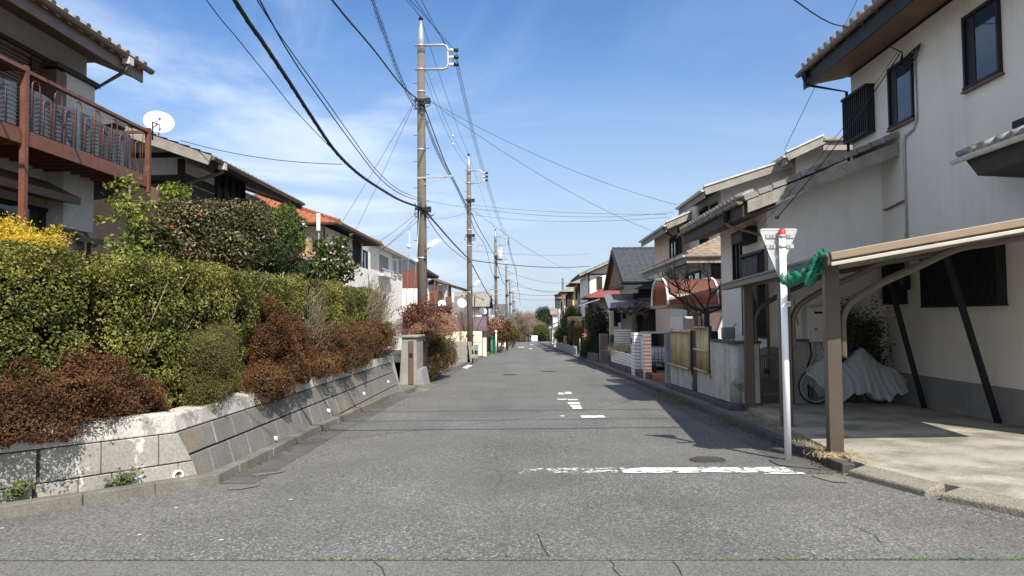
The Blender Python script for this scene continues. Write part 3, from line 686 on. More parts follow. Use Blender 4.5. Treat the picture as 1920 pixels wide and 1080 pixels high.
# a few open cracks near the junction seam, and leaves blown into the gutters
ckm = MB()
for pix in ([(1143,1048),(1152,1058),(1150,1066),(1164,1080)], [(1008,1000),(1014,1014),(1019,1026),(1030,1044)], [(1262,1052),(1271,1062),(1279,1078)], [(700,1052),(716,1064),(722,1079)], [(1600,985),(1640,1003),(1655,1020)]):
    P_ = [GR(x, y, .006) for x, y in pix]
    for p, q in zip(P_[:-1], P_[1:]): s = (q-p).normalized().cross(V(0,0,1))*.0035; ckm.add([p-s, p+s, q+s*.8, q-s*.8], [(0,1,2,3)]); 
struct(ckm.build('road_cracks', M['grout'], origin=(0,0,0)))
lr_ = np.random.default_rng(6); n = 900; yl = 8+22*lr_.random(n)**1.6; side = lr_.random(n) < .5
xl = np.where(side, -3.36+np.abs(lr_.normal(size=n))*.10, 3.38-np.abs(lr_.normal(size=n))*.14); Pl = np.stack([xl, yl, -GS*yl+.012], 1)
lv = MB().np_quads(leaf_quads(Pl, np.tile([0,0,1.], (n,1)), .030, .6, .35, 8)).build('fallen_leaves', M['f_rust2'], origin=(0,8,0)); lv['kind'] = 'stuff'
# manhole covers
def manhole(c, r, name, label):
    t = thing(name, label, 'manhole cover', c, 'manhole covers in the street')
    a = MB(); a.lathe([(r, 0.0),(r, .012),(r*.86, .013),(r*.86, .004)], c, 24); a.build('ring', M['iron'], t)
    b = MB(); b.lathe([(r*.85, .006),(r*.8, .011),(0.001, .011)], c, 24)
    for i in range(-3, 4):
        hw = math.sqrt(max(0, 1-(i*.24)**2))*r*.72; b.box(c[0]-hw, c[0]+hw, c[1]+i*r*.22-.008, c[1]+i*r*.22+.008, c[2]+.008, c[2]+.016)
    b.build('lid', M['iron'], t)
manhole(GR(1327,863,.002), .21, 'manhole_cover', 'round iron manhole cover behind the white stop line at the right')
manhole(GR(957,703,.002), .31, 'manhole_cover', 'flat manhole cover in mid road, left of the other far one')
manhole(GR(1029,697,.002), .31, 'manhole_cover', 'flat manhole cover farther up the road, right of the other far one')
# moss and weeds in the asphalt seam
rs = np.random.default_rng(5); n = 1500; xs = rs.uniform(-5, 5, n); den = npnoise(np.stack([xs, xs*0, xs*0], 1), 0.5, 8) + .25
xs = xs[den > rs.uniform(-.2, .9, n)]; ys = 5.065-0.0128*xs+rs.normal(size=len(xs))*.010
P = np.stack([xs, ys, -GS*ys+.006], 1); o_ = MB().np_quads(leaf_quads(P, np.tile([0,-.3,1.], (len(P),1)), .018, .6, .6, 3)).build('seam_moss', M['f_weed'], origin=(0,0,0)); o_['kind'] = 'stuff'
sm = MB(); sheet_poly(sm, [(-9,5.165),(9,4.935),(9,4.945),(-9,5.175)], .004); struct(sm.build('asphalt_seam', M['gutter'], origin=(0,0,0)))
# dry grass along the right slab edge
def blades(name, pts, n, h, m, seed, spread=.12, flat=False):
    r = np.random.default_rng(seed); mb = MB(); Q = []
    for _ in range(n):
        a = pts[r.integers(len(pts))]; b = Vector(a)+V(r.normal()*spread, r.normal()*spread, 0)
        d = V(r.normal()*.6, r.normal()*.6, .25 if flat else 1).normalized(); L = h*(.5+r.random()); s = d.cross(V(r.normal(), r.normal(), .1)).normalized()*.003
        m1 = b+d*L*.5; t = b+d*L+V(r.normal()*.3*L, r.normal()*.3*L, -.25*L)
        Q.append([b-s, b+s, m1+s*.8, m1-s*.8]); Q.append([m1-s*.8, m1+s*.8, t+s*.2, t-s*.2])
    mb.np_quads(np.array([[tuple(p) for p in q] for q in Q])); o = mb.build(name, m, origin=tuple(pts[0])); o['kind'] = 'stuff'; return o
edge = [GR(x, y, .09) for x, y in ((1405,778),(1420,788),(1440,797),(1455,806),(1500,828),(1520,838),(1545,842),(1560,850),(1580,853),(1600,856),(1540,855))]
blades('dry_grass', edge, 420, .09, M['f_dry'], 3, .07)
blades('dry_litter', [GR(x, y, .115) for x, y in ((1545,848),(1560,852),(1580,853),(1598,854),(1610,864),(1560,858))], 240, .08, M['f_dry'], 13, .07, True)
blades('green_weeds', [GR(x, y, .06) for x, y in ((1240,742),(1250,746),(1258,750),(1266,752),(1275,755),(1372,790),(1366,792))], 420, .12, M['f_weed'], 4, .10)
# ------------------------------------------------------------------ driveway slab on the right
def sz(Y): return -0.012*Y
s_ = MB()
poly = [(3.60,8.4),(3.60,8.05),(3.88,7.08),(4.34,6.16),(5.5,4.95),(9,4.2),(9,14.9),(4.18,14.9),(3.95,12.6),(3.74,10.2)]
s_.prism([(x, y, sz(y)-.30) for x, y in poly], (0,0,.30)); struct(s_.build('driveway', M['slab'], origin=(0,0,0)))
rb = MB()                                                     # broken ramp blocks along the driveway mouth
for (a, b, c, d) in (((3.38,7.98),(3.64,6.93),(3.90,7.06),(3.62,8.05)), ((3.69,6.80),(4.10,5.98),(4.36,6.14),(3.96,6.93)), ((4.13,5.94),(4.97,4.95),(5.2,5.14),(4.40,6.10))):
    b4 = [V(*p, gz(p[1])-.02) for p in (a,b,c,d)]; t4 = [V(a[0]+.012,a[1],gz(a[1])+.062), V(b[0]+.012,b[1],gz(b[1])+.062), V(*c,sz(c[1])+.004), V(*d,sz(d[1])+.004)]
    rb.hexa(b4, t4)
struct(rb.build('driveway_ramp', M['rampconc'], origin=(0,0,0), bevel=.02))
lr = MB()                                                     # plots on both sides, a step above the road
for (xa, xb, ys_) in ((3.57, 40, (14.9, 40, 90, 216)),):
    for ya, yb in zip(ys_[:-1], ys_[1:]):
        lr.hexa([V(xa,ya,gz(ya)-.3),V(xb,ya,gz(ya)-.3),V(xb,yb,gz(yb)-.3),V(xa,yb,gz(yb)-.3)], [V(xa,ya,gz(ya)+.11),V(xb,ya,gz(ya)+.11),V(xb,yb,gz(yb)+.11),V(xa,yb,gz(yb)+.11)])
lr.hexa([V(3.53,8.3,-.5),V(3.75,9.9,-.5),V(4.2,14.9,-.6),V(3.57,14.9,-.6)], [V(3.53,8.3,gz(8.3)+.10),V(3.72,9.9,gz(9.9)+.09),V(4.19,14.9,gz(14.9)+.09),V(3.57,14.9,gz(14.9)+.10)])
lr.hexa([V(9,4.2,-.6),V(40,4.2,-.6),V(40,14.9,-.6),V(9,14.9,-.6)], [V(9,4.2,-.06),V(40,4.2,-.06),V(40,14.9,-.2),V(9,14.9,-.2)])
ys_ = (24.4, 60, 120, 216)
for ya, yb in zip(ys_[:-1], ys_[1:]):
    lr.hexa([V(-40,ya,gz(ya)-.3),V(-3.55,ya,gz(ya)-.3),V(-3.55,yb,gz(yb)-.3),V(-40,yb,gz(yb)-.3)], [V(-40,ya,gz(ya)+.10),V(-3.55,ya,gz(ya)+.10),V(-3.55,yb,gz(yb)+.10),V(-40,yb,gz(yb)+.10)])
lr.hexa([V(-12,20.5,-.8),V(-3.3,20.5,-.8),V(-3.27,24.4,-.9),V(-12,24.4,-.9)], [V(-12,20.5,gz(20.5)+.1),V(-3.3,20.5,gz(20.5)+.1),V(-3.27,24.4,gz(24.4)+.1),V(-12,24.4,gz(24.4)+.1)])
struct(lr.build('plot_ground', M['ground'], origin=(0,0,0)))
# steps slab in front of the left gate
stp = MB(); z = gz(21)
stp.hexa([V(-3.12,20.8,z-.1),V(-2.78,20.9,z-.1),V(-2.78,23.4,gz(23.4)-.1),V(-3.12,23.4,gz(23.4)-.1)], [V(-3.12,20.8,z+.10),V(-2.78,20.9,z+.02),V(-2.78,23.4,gz(23.4)+.02),V(-3.12,23.4,gz(23.4)+.10)])
struct(stp.build('gate_ramp', M['kerb'], origin=(0,0,0), bevel=.01))
# raised garden soil behind the left retaining wall
tg = MB(); tg.prism([(-4.0,8.2,-.9),(-4.0,20.3,-.9),(-30,20.3,-.9),(-30,3.0,-.9),(-8,3.0,-.9),(-6.9,4.4,-.9)], (0,0,1.27)); struct(tg.build('garden_terrace', M['soil'], origin=(0,0,0)))

# ================================================================== LEFT RETAINING WALL
rw = thing('retaining_wall', 'long low concrete block retaining wall with white coping under the green hedge', 'wall', (-3.9,13,gz(13)))
zg = [-0.60, -0.245, 0.085, 0.345]                            # course lines are level while the street falls
def uc(z): return max(0.0, (-3.47-(-3.46-0.33*(z+0.3)))/.657)   # where the sloping face meets the front face
def wx(z): return -3.46-0.33*(z+0.3)                           # battered face
bf = MB(); rr = random.Random(2)
for ci in range(3):
    z0, z1 = zg[ci]+.012, zg[ci+1]-.012; y = 8.05+(0.27 if ci % 2 else 0)
    yy = [8.02]+[y+.55*i for i in range(30) if 8.1 < y+.55*i < 20.05]+[20.1]
    for a, b in zip(yy[:-1], yy[1:]):
        o = rr.uniform(-.006,.006); a2, b2 = a+.006, b-.006; sk = (z1-z0)*.12
        at = a2+sk
        if a == yy[0]: a2 = 8.02-.755*uc(z0)+.004; at = 8.02-.755*uc(z1)+.004
        bf.hexa([V(wx(z0)+o,a2,z0),V(wx(z0)+o,b2,z0),V(wx(z0)-.2,b2,z0),V(wx(z0)-.2,a2,z0)], [V(wx(z1)+o,at,z1),V(wx(z1)+o,b2+sk,z1),V(wx(z1)-.2,b2+sk,z1),V(wx(z1)-.2,at,z1)])
bf.build('sloping_block_face', M['block'], rw, bevel=.008)
M['mortar'] = mat('pale mortar', (0.33,0.32,0.285), 0.9, 0.3, 4, 0.3, 60, blotch=0.7, blotch_col=(0.2,0.195,0.17), blotch_scale=4)
mo = MB()
for ci in range(3):
    z0, z1 = zg[ci]+.012, zg[ci+1]-.012; y = 8.05+(0.27 if ci % 2 else 0); sk = (z1-z0)*.12
    for i in range(30):
        a = y+.55*i
        if 8.1 < a < 20.05: mo.hexa([V(wx(z0)-.004,a-.010,z0),V(wx(z0)-.004,a+.010,z0),V(wx(z0)-.05,a+.010,z0),V(wx(z0)-.05,a-.010,z0)], [V(wx(z1)-.004,a-.010+sk,z1),V(wx(z1)-.004,a+.010+sk,z1),V(wx(z1)-.05,a+.010+sk,z1),V(wx(z1)-.05,a-.010+sk,z1)])
mo.build('mortar_joints', M['mortar'], rw)
ck = MB(); z0, z1 = -.65, .345
ck.hexa([V(wx(z0)-.035,8.04,z0),V(wx(z0)-.035,20.12,z0),V(-4.05,20.12,z0),V(-4.05,8.04,z0)], [V(wx(z1)-.035,7.82,z1),V(wx(z1)-.035,20.14,z1),V(-4.05,20.14,z1),V(-4.05,7.82,z1)])
# front chamfer: vertical blocks
FA, FB = V(-3.47,8.02,0), V(-6.9,4.08,0); fd = (FB-FA).normalized(); fn = V(-fd.y, fd.x, 0)
if fn.y > 0: fn = -fn
FL = (FB-FA).length; ff = MB()
zf = [-0.35, 0.02, 0.335]
for ci in range(2):
    z0, z1 = zf[ci]+.006, zf[ci+1]-.006
    us = [0.02, .50, 1.05, 1.60, 2.15, 2.70, 3.3, 3.9, 4.5, FL] if ci else [.02, .30, .95, 1.25, 1.63, 2.2, 2.8, 3.4, 4.0, FL]
    for a, b in zip(us[:-1], us[1:]):
        o = fn*rr.uniform(-.004,.004); wide = .03 if abs(b-1.60) < .02 or abs(b-1.63) < .04 else .006
        p, q = FA+fd*(a+.004)+o, FA+fd*(b-wide)+o; pb = pt_ = p
        if a < .03: pb = FA+fd*(uc(z0)+.004)+o; pt_ = FA+fd*(uc(z1)+.004)+o
        ff.hexa([pb+V(0,0,z0), q+V(0,0,z0), q-fn*.18+V(0,0,z0), pb-fn*.18+V(0,0,z0)][::-1], [pt_+V(0,0,z1), q+V(0,0,z1), q-fn*.18+V(0,0,z1), pt_-fn*.18+V(0,0,z1)][::-1])
ff.build('front_block_face', M['blockfront'], rw, bevel=.008)
p, q, p2 = FA-fn*.03, FB-fn*.03, FA+fd*uc(.33)-fn*.03; ck.hexa([p+V(0,0,-.4), q+V(0,0,-.4), q-fn*.3+V(0,0,-.4), p-fn*.3+V(0,0,-.4)][::-1], [p2+V(0,0,.332), q+V(0,0,.332), q-fn*.3+V(0,0,.332), p2-fn*.3+V(0,0,.332)][::-1])
ck.build('backing', M['grout'], rw)
cp = MB(); ang = FA-fn*.02
cA = V(wx(.345)-.03, 8.12, 0); cB = V(-4.05, 8.3, 0)
cp.hexa([V(wx(.345)-.012,7.775,.345),V(wx(.345)-.012,20.15,.345),V(-4.02,20.15,.345),V(-4.02,7.775,.345)], [V(wx(.345)-.035,7.775,.52),V(wx(.345)-.035,20.15,.52),V(-4.02,20.15,.52),V(-4.02,7.775,.52)])
p = FA+fd*(uc(.345)+.012)-fn*.012; q = FB-fn*.012; cp.hexa([p+V(0,0,.338), q+V(0,0,.338), q-fn*.25+V(0,0,.338), p-fn*.25+V(0,0,.338)][::-1], [p+V(0,0,.54), q+V(0,0,.54), q-fn*.25+V(0,0,.54), p-fn*.25+V(0,0,.54)][::-1])
cp.build('coping', M['coping'], rw, bevel=.012)
ed = MB(); ed.hexa([V(-3.42,20.13,-.7),V(-3.38,20.42,-.7),V(-4.1,20.42,-.7),V(-4.1,20.13,-.7)], [V(-3.72,20.13,.62),V(-3.70,20.42,.62),V(-4.1,20.42,.62),V(-4.1,20.13,.62)]); ed.build('end_pier', M['oldconc'], rw, bevel=.01)
for (x, y) in ((515,822),(616,770),(682,738),(728,716)):
    c = AX(x, y, -3.52); c.x = wx(c.z); m_ = MB(); m_.lathe([(.030,-.08),(.036,.035),(.026,.035),(.022,-.05)], c, 12, axis=(1,0,-.2)); m_.build('weep_pipe', M['porcelain'], rw)
tt = -0.0
dpx = _ray(333, 891); k_ = (FA-CP).dot(fn)/dpx.dot(fn); c = CP+dpx*k_
m_ = MB(); m_.lathe([(.050,-.15),(.056,.03),(.040,.03),(.038,-.14)], c, 18, axis=fn); m_.build('drain_pipe', M['porcelain'], rw)
m_ = MB(); m_.lathe([(.001,-.02),(.039,-.02)], c, 18, axis=fn); m_.build('drain_shade_disc', M['black'], rw)  # black disc paints the darkness inside the pipe
# weeds rooted at the foot of the wall
def weed(px, py, label, s, seed):
    d = _ray(px, py); k = (FA-CP).dot(fn)/d.dot(fn); c = CP+d*k+fn*.05; rr = random.Random(seed); t = thing('weed_plant', label, 'weed', c, 'weeds at the foot of the left wall'); st = MB(); Pp = []
    for i in range(16):
        e = c+fd*rr.uniform(-.22,.22)*s+fn*rr.uniform(0,.12)*s+V(0,0,rr.uniform(.08,.24)*s); st.tube([c, c.lerp(e,.5)+V(0,0,.04*s), e], [.004,.003,.002], 4)
        for k2 in range(14): Pp.append(tuple(c.lerp(e, rr.uniform(.15,1))+V(rr.gauss(0,.02),rr.gauss(0,.02),rr.gauss(0,.015))))
        if i % 2: MB().ball(e+V(rr.gauss(0,.012),rr.gauss(0,.012),rr.gauss(0,.01)), .010, 6).build('flower', M['purple'], t)
    st.build('stem', M['twig'], t); P = np.array(Pp); MB().np_quads(leaf_quads(P, np.tile([.3,-.5,.8], (len(P),1)), .035, .6, .8, seed)).build('foliage', M['f_weed'], t)
weed(228, 910, 'larger flowering weed at the foot of the wall, near the drain pipe', 1.0, 3)
weed(30, 934, 'smaller flowering weed at the foot of the wall, at the photo\'s left edge', .75, 5)

# ================================================================== HEDGE AND SHRUBS ABOVE THE WALL
def hedge_pts(n, seed):
    """outer shell of a clipped hedge running along the wall and round its corner"""
    r = np.random.default_rng(seed)
    path = np.array([(-7.6,4.6),(-6.2,6.2),(-4.95,7.9),(-4.62,8.9),(-4.58,12),(-4.62,16),(-4.58,20.2)]); half = 0.62; z0, z1 = .55, 2.25
    seg = np.linalg.norm(np.diff(path, axis=0), axis=1); cum = np.concatenate([[0], np.cumsum(seg)]); s = r.random(n)*cum[-1]
    i = np.clip(np.searchsorted(cum, s)-1, 0, len(seg)-1); t = (s-cum[i])/seg[i]; c = path[i]*(1-t[:,None])+path[i+1]*t[:,None]
    d = (path[i+1]-path[i])/seg[i][:,None]; nr = np.stack([d[:,1], -d[:,0]], 1)
    face = r.random(n); up = np.zeros(n)
    off = np.where(face < .60, half, np.where(face < .70, -half, (r.random(n)*2-1)*half)); z = np.where(face < .70, z0+(z1-z0)*r.random(n), z1)
    nrm = np.stack([nr[:,0]*np.sign(off), nr[:,1]*np.sign(off), np.zeros(n)], 1); top = face >= .70; nrm[top] = [0,0,1]
    # rounded shoulder
    P = np.stack([c[:,0]+nr[:,0]*off, c[:,1]+nr[:,1]*off, z], 1)
    k = np.clip((z-(z1-.35))/.35, 0, 1)**2*.16*(~top); P[:,:2] -= nrm[:,:2]*k[:,None]
    ko = np.clip((np.abs(off)-(half-.3))/.3, 0, 1)**2*.13*top; P[:,2] -= ko
    lump = .11*npnoise(P, .55, 4, 3)+.06*npnoise(P, 2.2, 9, 2); dep = .26*r.random(n)**2.2
    P += nrm*(lump-dep)[:,None]
    return P, nrm
P, Nn = hedge_pts(210000, 11)
hole = npnoise(P, .8, 21, 3); dk = np.random.default_rng(4).random(len(P)); keep = ~((hole > .55) & (dk < .75)); P, Nn = P[keep], Nn[keep]
hg = thing('hedge', 'long clipped green hedge above the block wall, broken by thin patches', 'hedge', (-4.6,13,.4))
MB().np_quads(leaf_quads(P, Nn+np.array([0,0,.35]), .038, .62, .75, 5)).build('foliage', M['f_hedge'], hg)
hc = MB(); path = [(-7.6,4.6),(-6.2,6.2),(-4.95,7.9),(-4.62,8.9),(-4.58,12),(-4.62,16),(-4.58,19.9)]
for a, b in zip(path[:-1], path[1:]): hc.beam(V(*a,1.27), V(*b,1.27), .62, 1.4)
hc.build('shade_core', M['core'], hg)  # solid dark filler, added to block light through the hedge
st = MB(); rr = random.Random(8)
for i in range(150):
    y = rr.uniform(8.3, 20); b = V(-4.5+rr.gauss(0,.1), y, .45); e = V(-4.05+rr.gauss(0,.07), y+rr.gauss(0,.35), rr.uniform(.9,2.2)); st.tube([b, b.lerp(e,.5)+V(-.1,0,.1), e], [.014,.008,.003], 4)
st.build('stem', M['twig'], hg)
# pale bare stems, a twiggy patch near the far end of the hedge
def twig_patch(name, label, c, r3, n, seed, m, L=.35, leafn=0, cat='shrub', lean=(0.5,-.2,.9)):
    rr = random.Random(seed); t = thing(name, label, cat, (c[0]-.3, c[1], .45)); mb = MB()
    for i in range(n):
        b = V(c[0]+rr.gauss(0,r3[0]*.5), c[1]+rr.gauss(0,r3[1]*.5), c[2]+rr.gauss(0,r3[2]*.5)); d = (V(*lean)+V(rr.gauss(0,.45),rr.gauss(0,.45),rr.gauss(0,.35))).normalized()
        m1 = b+d*L*.5+V(rr.gauss(0,.02),rr.gauss(0,.02),rr.gauss(0,.02)); mb.tube([b, m1, b+d*L*rr.uniform(.8,1.3)], [.006,.004,.002], 3, cap=False)
    mb.build('stem', m, t); s = MB()
    for i in range(8): s.tube([V(c[0]-.35,c[1]+rr.gauss(0,.1),.45), V(c[0]+rr.gauss(0,.1),c[1]+rr.gauss(0,.3),c[2])], [.018,.006], 5)
    s.build('trunk', M['bark'], t); return t
c = AX(735, 590, -3.85); twig_patch('twiggy_shrub', 'pale bare twiggy shrub at the far end of the green hedge', (-3.92, 19.4, 1.75), (.22,1.2,.65), 480, 3, M['f_grey'], .42)
c = AX(578, 625, -3.8); twig_patch('twiggy_shrub', 'thin upright bare stems between two rust brown azaleas in the hedge', (-3.86, c.y+.4, c.z+.15), (.16,.5,.6), 150, 5, M['f_grey'], .40)
# rust azaleas growing out over the coping
def bl_px(x, y, X, rx, ry, rz): c = AX(x, y, X); return (c.x, c.y, c.z, rx, ry, rz)
c1 = [(-4.62,7.10,.76,.60,.55,.36), (-5.08,6.50,.72,.6,.6,.33), (-4.45,7.50,.90,.40,.45,.38), (-5.62,5.9,.72,.55,.55,.34), (-4.20,7.88,.66,.40,.36,.26), (-4.75,6.75,.55,.50,.45,.20)]
shrub('azalea_shrub', 'wide rust brown azalea at the left front corner, spilling over the wall', 'shrub', c1, 68000, .029, M['f_rust'], base=(-4.9,7.2,.37), seed=5, depth=.3, core=.62, rough=.27, freq=1.6, aspect=.5)
c2 = [(-3.86,8.85,1.00,.27,.34,.38),(-3.88,9.15,.88,.30,.38,.42),(-3.84,8.8,.66,.24,.34,.26),(-3.92,9.5,1.15,.22,.25,.35)]
shrub('conifer_shrub', 'olive green soft conifer bush between two rust brown azaleas', 'shrub', c2, 46000, .022, M['f_olive'], base=(-4.1,9.2,.37), seed=6, depth=.3, core=.6, rough=.22, freq=2.2, aspect=.3)
c3 = [(-3.80,11.1,1.12,.36,.60,.46),(-3.74,11.8,1.16,.34,.55,.48),(-3.70,11.0,.70,.30,.62,.28),(-3.9,11.4,1.58,.22,.45,.25),(-3.68,11.9,.72,.28,.5,.26)]
shrub('azalea_shrub', 'tall dark rust brown azalea in mid hedge, right of the olive conifer', 'shrub', c3, 40000, .028, M['f_rust'], base=(-4.0,11.3,.37), seed=7, depth=.3, core=.6, rough=.24, aspect=.5)
c3b = [(-3.66,10.3,.64,.26,.40,.26),(-3.64,10.7,.56,.24,.35,.2)]
shrub('azalea_shrub', 'small brown azalea low on the coping beside the olive conifer', 'shrub', c3b, 9000, .026, M['f_rust2'], base=(-3.95,10.4,.37), seed=17, core=.6, rough=.25)
c4 = [(-3.74,14.2,1.0,.32,.75,.36),(-3.72,15.4,1.06,.31,.75,.38),(-3.70,16.8,1.08,.31,.85,.38),(-3.64,14.6,.66,.28,.85,.22),(-3.64,16.2,.70,.26,.9,.22),(-3.66,13.2,.68,.28,.5,.24)]
shrub('azalea_shrub', 'long low reddish brown azalea row below the far half of the hedge', 'shrub', c4, 42000, .029, M['f_rust2'], base=(-3.95,15,.37), seed=8, core=.55, rough=.26)
c5 = [(-3.70,18.6,1.12,.30,.75,.42),(-3.66,19.3,.98,.28,.6,.38)]
shrub('azalea_shrub', 'brown azalea at the hedge end next to the gate pillar', 'shrub', c5, 15000, .030, M['f_rust2'], base=(-3.95,19,.37), seed=18, core=.55, rough=.25)
# golden cypress, sapling and camellias behind the hedge
a = AY(45, 430, 9.5)
shrub('golden_cypress', 'low bright yellow golden cypress behind the hedge at the left edge', 'shrub', [(-6.42,9.3,2.22,.55,.55,.50),(-6.05,9.4,2.05,.34,.45,.42),(-6.6,9.2,2.26,.6,.6,.50),(-7.1,9.1,2.2,.5,.5,.5)], 52000, .050, M['f_gold'], base=(-6.2,9.4,.37), seed=9, depth=.35, core=.62, rough=.28, freq=2.6, aspect=.28, jit=1.2)
def sapling():
    b = AY(246, 480, 11.5); t = thing('citrus_sapling', 'young tree with big glossy light green leaves and one straight grey trunk', 'tree', (b.x, b.y, .37)); tr = MB(); rr = random.Random(4)
    top = AY(243, 345, 11.5); tr.tube([V(b.x,b.y,.37), V(b.x,b.y,2.3), V(top.x,b.y,top.z)], [.055,.05,.015], 8); Pp = []
    for i in range(26):
        h = rr.uniform(2.15, top.z); s = V(b.x, b.y, h); ang_ = rr.uniform(0, 6.28); L = rr.uniform(.18,.52); e = s+V(math.cos(ang_)*L*1.0, math.sin(ang_)*L*.8, rr.uniform(-.12,.22)); tr.tube([s, s.lerp(e,.5)+V(0,0,.04), e], [.012,.008,.004], 5)
        for k in range(26): Pp.append(tuple(s.lerp(e, rr.uniform(.35,1.1))+V(rr.gauss(0,.06),rr.gauss(0,.06),rr.gauss(0,.06))))
    tr.build('trunk', M['bark'], t); P = np.array(Pp); MB().np_quads(leaf_quads(P, np.tile([.2,-.5,.8], (len(P),1)), .095, .55, .8, 3)).build('foliage', M['f_bright'], t)
sapling()
shrub('light_shrub', 'thin light green sprigs rising over the camellia', 'shrub', [(*AY(325,368,14.2),.28,.28,.28)], 900, .08, M['f_bright'], base=(-6.75,14.2,.37), seed=19, depth=.9, rough=.3, r0=.012)
cam1 = [(*AY(355,450,13.2),.85,.8,.62),(*AY(440,440,13.6),.75,.75,.6),(*AY(310,458,12.8),.5,.6,.5),(*AY(385,415,13.4),.7,.6,.40),(*AY(400,480,13.0),.9,.6,.45)]
t = shrub('camellia_shrub', 'large round dark glossy camellia with scattered red flowers behind the hedge', 'shrub', cam1, 30000, .068, M['f_camellia'], base=(-5.8,13.3,.37), seed=10, depth=.3, core=.72, rough=.12, freq=1.0)
for (x, y) in ((418,463),(322,426),(372,402),(352,478),(455,452)): MB().ball(AY(x, y, 12.55), (.03,.03,.022), 8).build('flower', M['redpetal'], t)
cam2 = [(*AY(505,450,16.6),.75,.7,.68),(*AY(535,440,16.8),.45,.5,.62),(*AY(490,425,16.4),.5,.5,.45)]
shrub('camellia_shrub', 'second glossy camellia, yellower green, right of the large one', 'shrub', cam2, 20000, .070, M['f_mid'], base=(-5.8,16.8,.37), seed=20, depth=.3, core=.7, rough=.16, freq=1.2)
shrub('dark_shrub', 'dark grey green twiggy bush in front of the camellias, on the hedge top', 'shrub', [(*AY(510,485,14.6),.42,.45,.34),(*AY(540,492,14.6),.35,.4,.28)], 12000, .035, M['f_dark'], base=(-5.0,14.6,.37), seed=21, depth=.45, core=.6, rough=.3)
mg = [(*AY(622,478,20.5),.55,.5,.5),(*AY(600,500,20.3),.62,.5,.45),(*AY(640,502,20.8),.42,.5,.4),(*AY(585,515,20),.4,.4,.3)]
t = shrub('flowering_bush', 'loose green bush with pale pink flowers in front of the white house', 'shrub', mg, 2600, .14, M['f_mid'], base=(-5.6,20.4,.37), seed=22, depth=.8, rough=.3, r0=.03, sn=7)
P, Nn = blob_points(mg[:3], 300, 5, .2, .2); MB().np_quads(leaf_quads(P, Nn, .075, .8, 1.0, 6)).build('flower', M['petal'], t)
# ================================================================== RIGHT CORNER HOUSE
WX = 7.1
h1 = thing('corner_house', 'large beige stucco two storey house with dark windows behind the open carport', 'house', (9.5,13,-.2))
MB().box(WX, 14, 9.1, 16.0, .40, 6.75).build('wall', M['plaster'], h1)
MB().box(WX+.02, 13.9, 9.15, 15.95, -.5, .398).build('foundation', M['found'], h1)
rf = MB(); so_ = MB()
EX, ZE, RX, ZR = 6.25, 6.86, 10.6, 8.75
tiles(rf, (EX,16.35,ZE), (EX,8.5,ZE), (RX,8.5,ZR), (RX,16.35,ZR), tw=.30, amp=.05)
tiles(rf, (14.95,8.5,ZE), (14.95,16.35,ZE), (RX,16.35,ZR), (RX,8.5,ZR), tw=.30, amp=.05)
ridge(rf, (RX,8.5,ZR), (RX,16.35,ZR))
for i in range(26):                                           # round ends of the eave tiles
    y = 8.6+i*.30; rf.tube([V(EX-.13,y,ZE+.085), V(EX+.25,y,ZE+.20)], .075, 9)
rf.build('roof', M['tile'], h1)
so_.hexa([V(EX,8.5,6.56),V(WX,8.5,6.72),V(WX,16.3,6.72),V(EX,16.3,6.56)], [V(EX,8.5,ZE-.02),V(WX,8.5,ZE+.35),V(WX,16.3,ZE+.35),V(EX,16.3,ZE-.02)])
so_.hexa([V(WX+.003,16.003,6.74),V(14,16.003,6.74),V(14,16.3,6.74),V(WX+.003,16.3,6.74)], [V(WX+.003,16.003,7.1),V(RX,16.003,8.5),V(RX,16.3,8.5),V(WX+.003,16.3,7.1)])
so_.build('soffit', M['soffit'], h1)
fa = MB(); fa.box(EX-.03, EX-.002, 8.5, 16.38, 6.50, ZE); fa.hexa([V(EX-.03,16.31,6.5),V(RX,16.31,8.35),V(RX,16.35,8.35),V(EX-.03,16.35,6.5)], [V(EX-.03,16.31,ZE),V(RX,16.31,ZR),V(RX,16.35,ZR),V(EX-.03,16.35,ZE)])
fa.box(WX-.012, WX-.002, 8.5, 15.99, 6.66, 6.74); fa.build('fascia', M['blackmetal'], h1)
gt = MB(); half_gutter(gt, (EX-.10,8.5,ZE+.005), (EX-.10,16.5,ZE+.005), .065)
for i in range(14): gt.box(EX-.165, EX-.02, 8.8+i*.58, 8.82+i*.58, ZE-.075, ZE-.005)
gt.build('gutter', M['gutterbrown'], h1)
hp = MB(); hp.lathe([(.03,0),(.07,.12),(.07,.2),(.05,.2)], (EX-.1,16.1,ZE-.26), 10); hp.build('gutter_outlet', M['blackmetal'], h1)
pipe(h1, [V(EX-.1,16.1,ZE-.25), V(EX-.05,16.1,ZE-.34), V(WX-.08,16.04,ZE-.52), V(WX-.06,16.04,.3)], .032, M['blackmetal'])
win(h1, 'x', WX, 13.40, 14.30, 5.05, 6.24, -1, M['blackmetal'], M['glass'], .05, 0, .06)
win(h1, 'x', WX, 10.95, 11.85, 5.05, 6.24, -1, M['blackmetal'], M['glass'], .05, 0, .06)
for a in (14.25, 11.80): MB().box(WX-.022, WX-.0125, a-.22, a-.001, 5.10, 6.19).build('side_sash', M['blackmetal'], h1)
for ya, yb in ((13.36,14.36),(10.91,11.90)): MB().box(WX-.075, WX-.001, ya, yb, 5.018, 5.047).build('window_sill', M['shutter'], h1)
louvre(h1, 'x', WX, 14.95, 16.05, 5.22, 6.12, -1, M['blackmetal'], 'shutter_box', .09, .15)
louvre(h1, 'x', WX, 11.05, 13.15, 1.64, 2.66, -1, M['blackmetal'], 'shutter_box', .055, .13)
louvre(h1, 'x', WX, 13.90, 14.52, 1.72, 2.66, -1, M['blackmetal'], 'shutter_box', .07, .14)
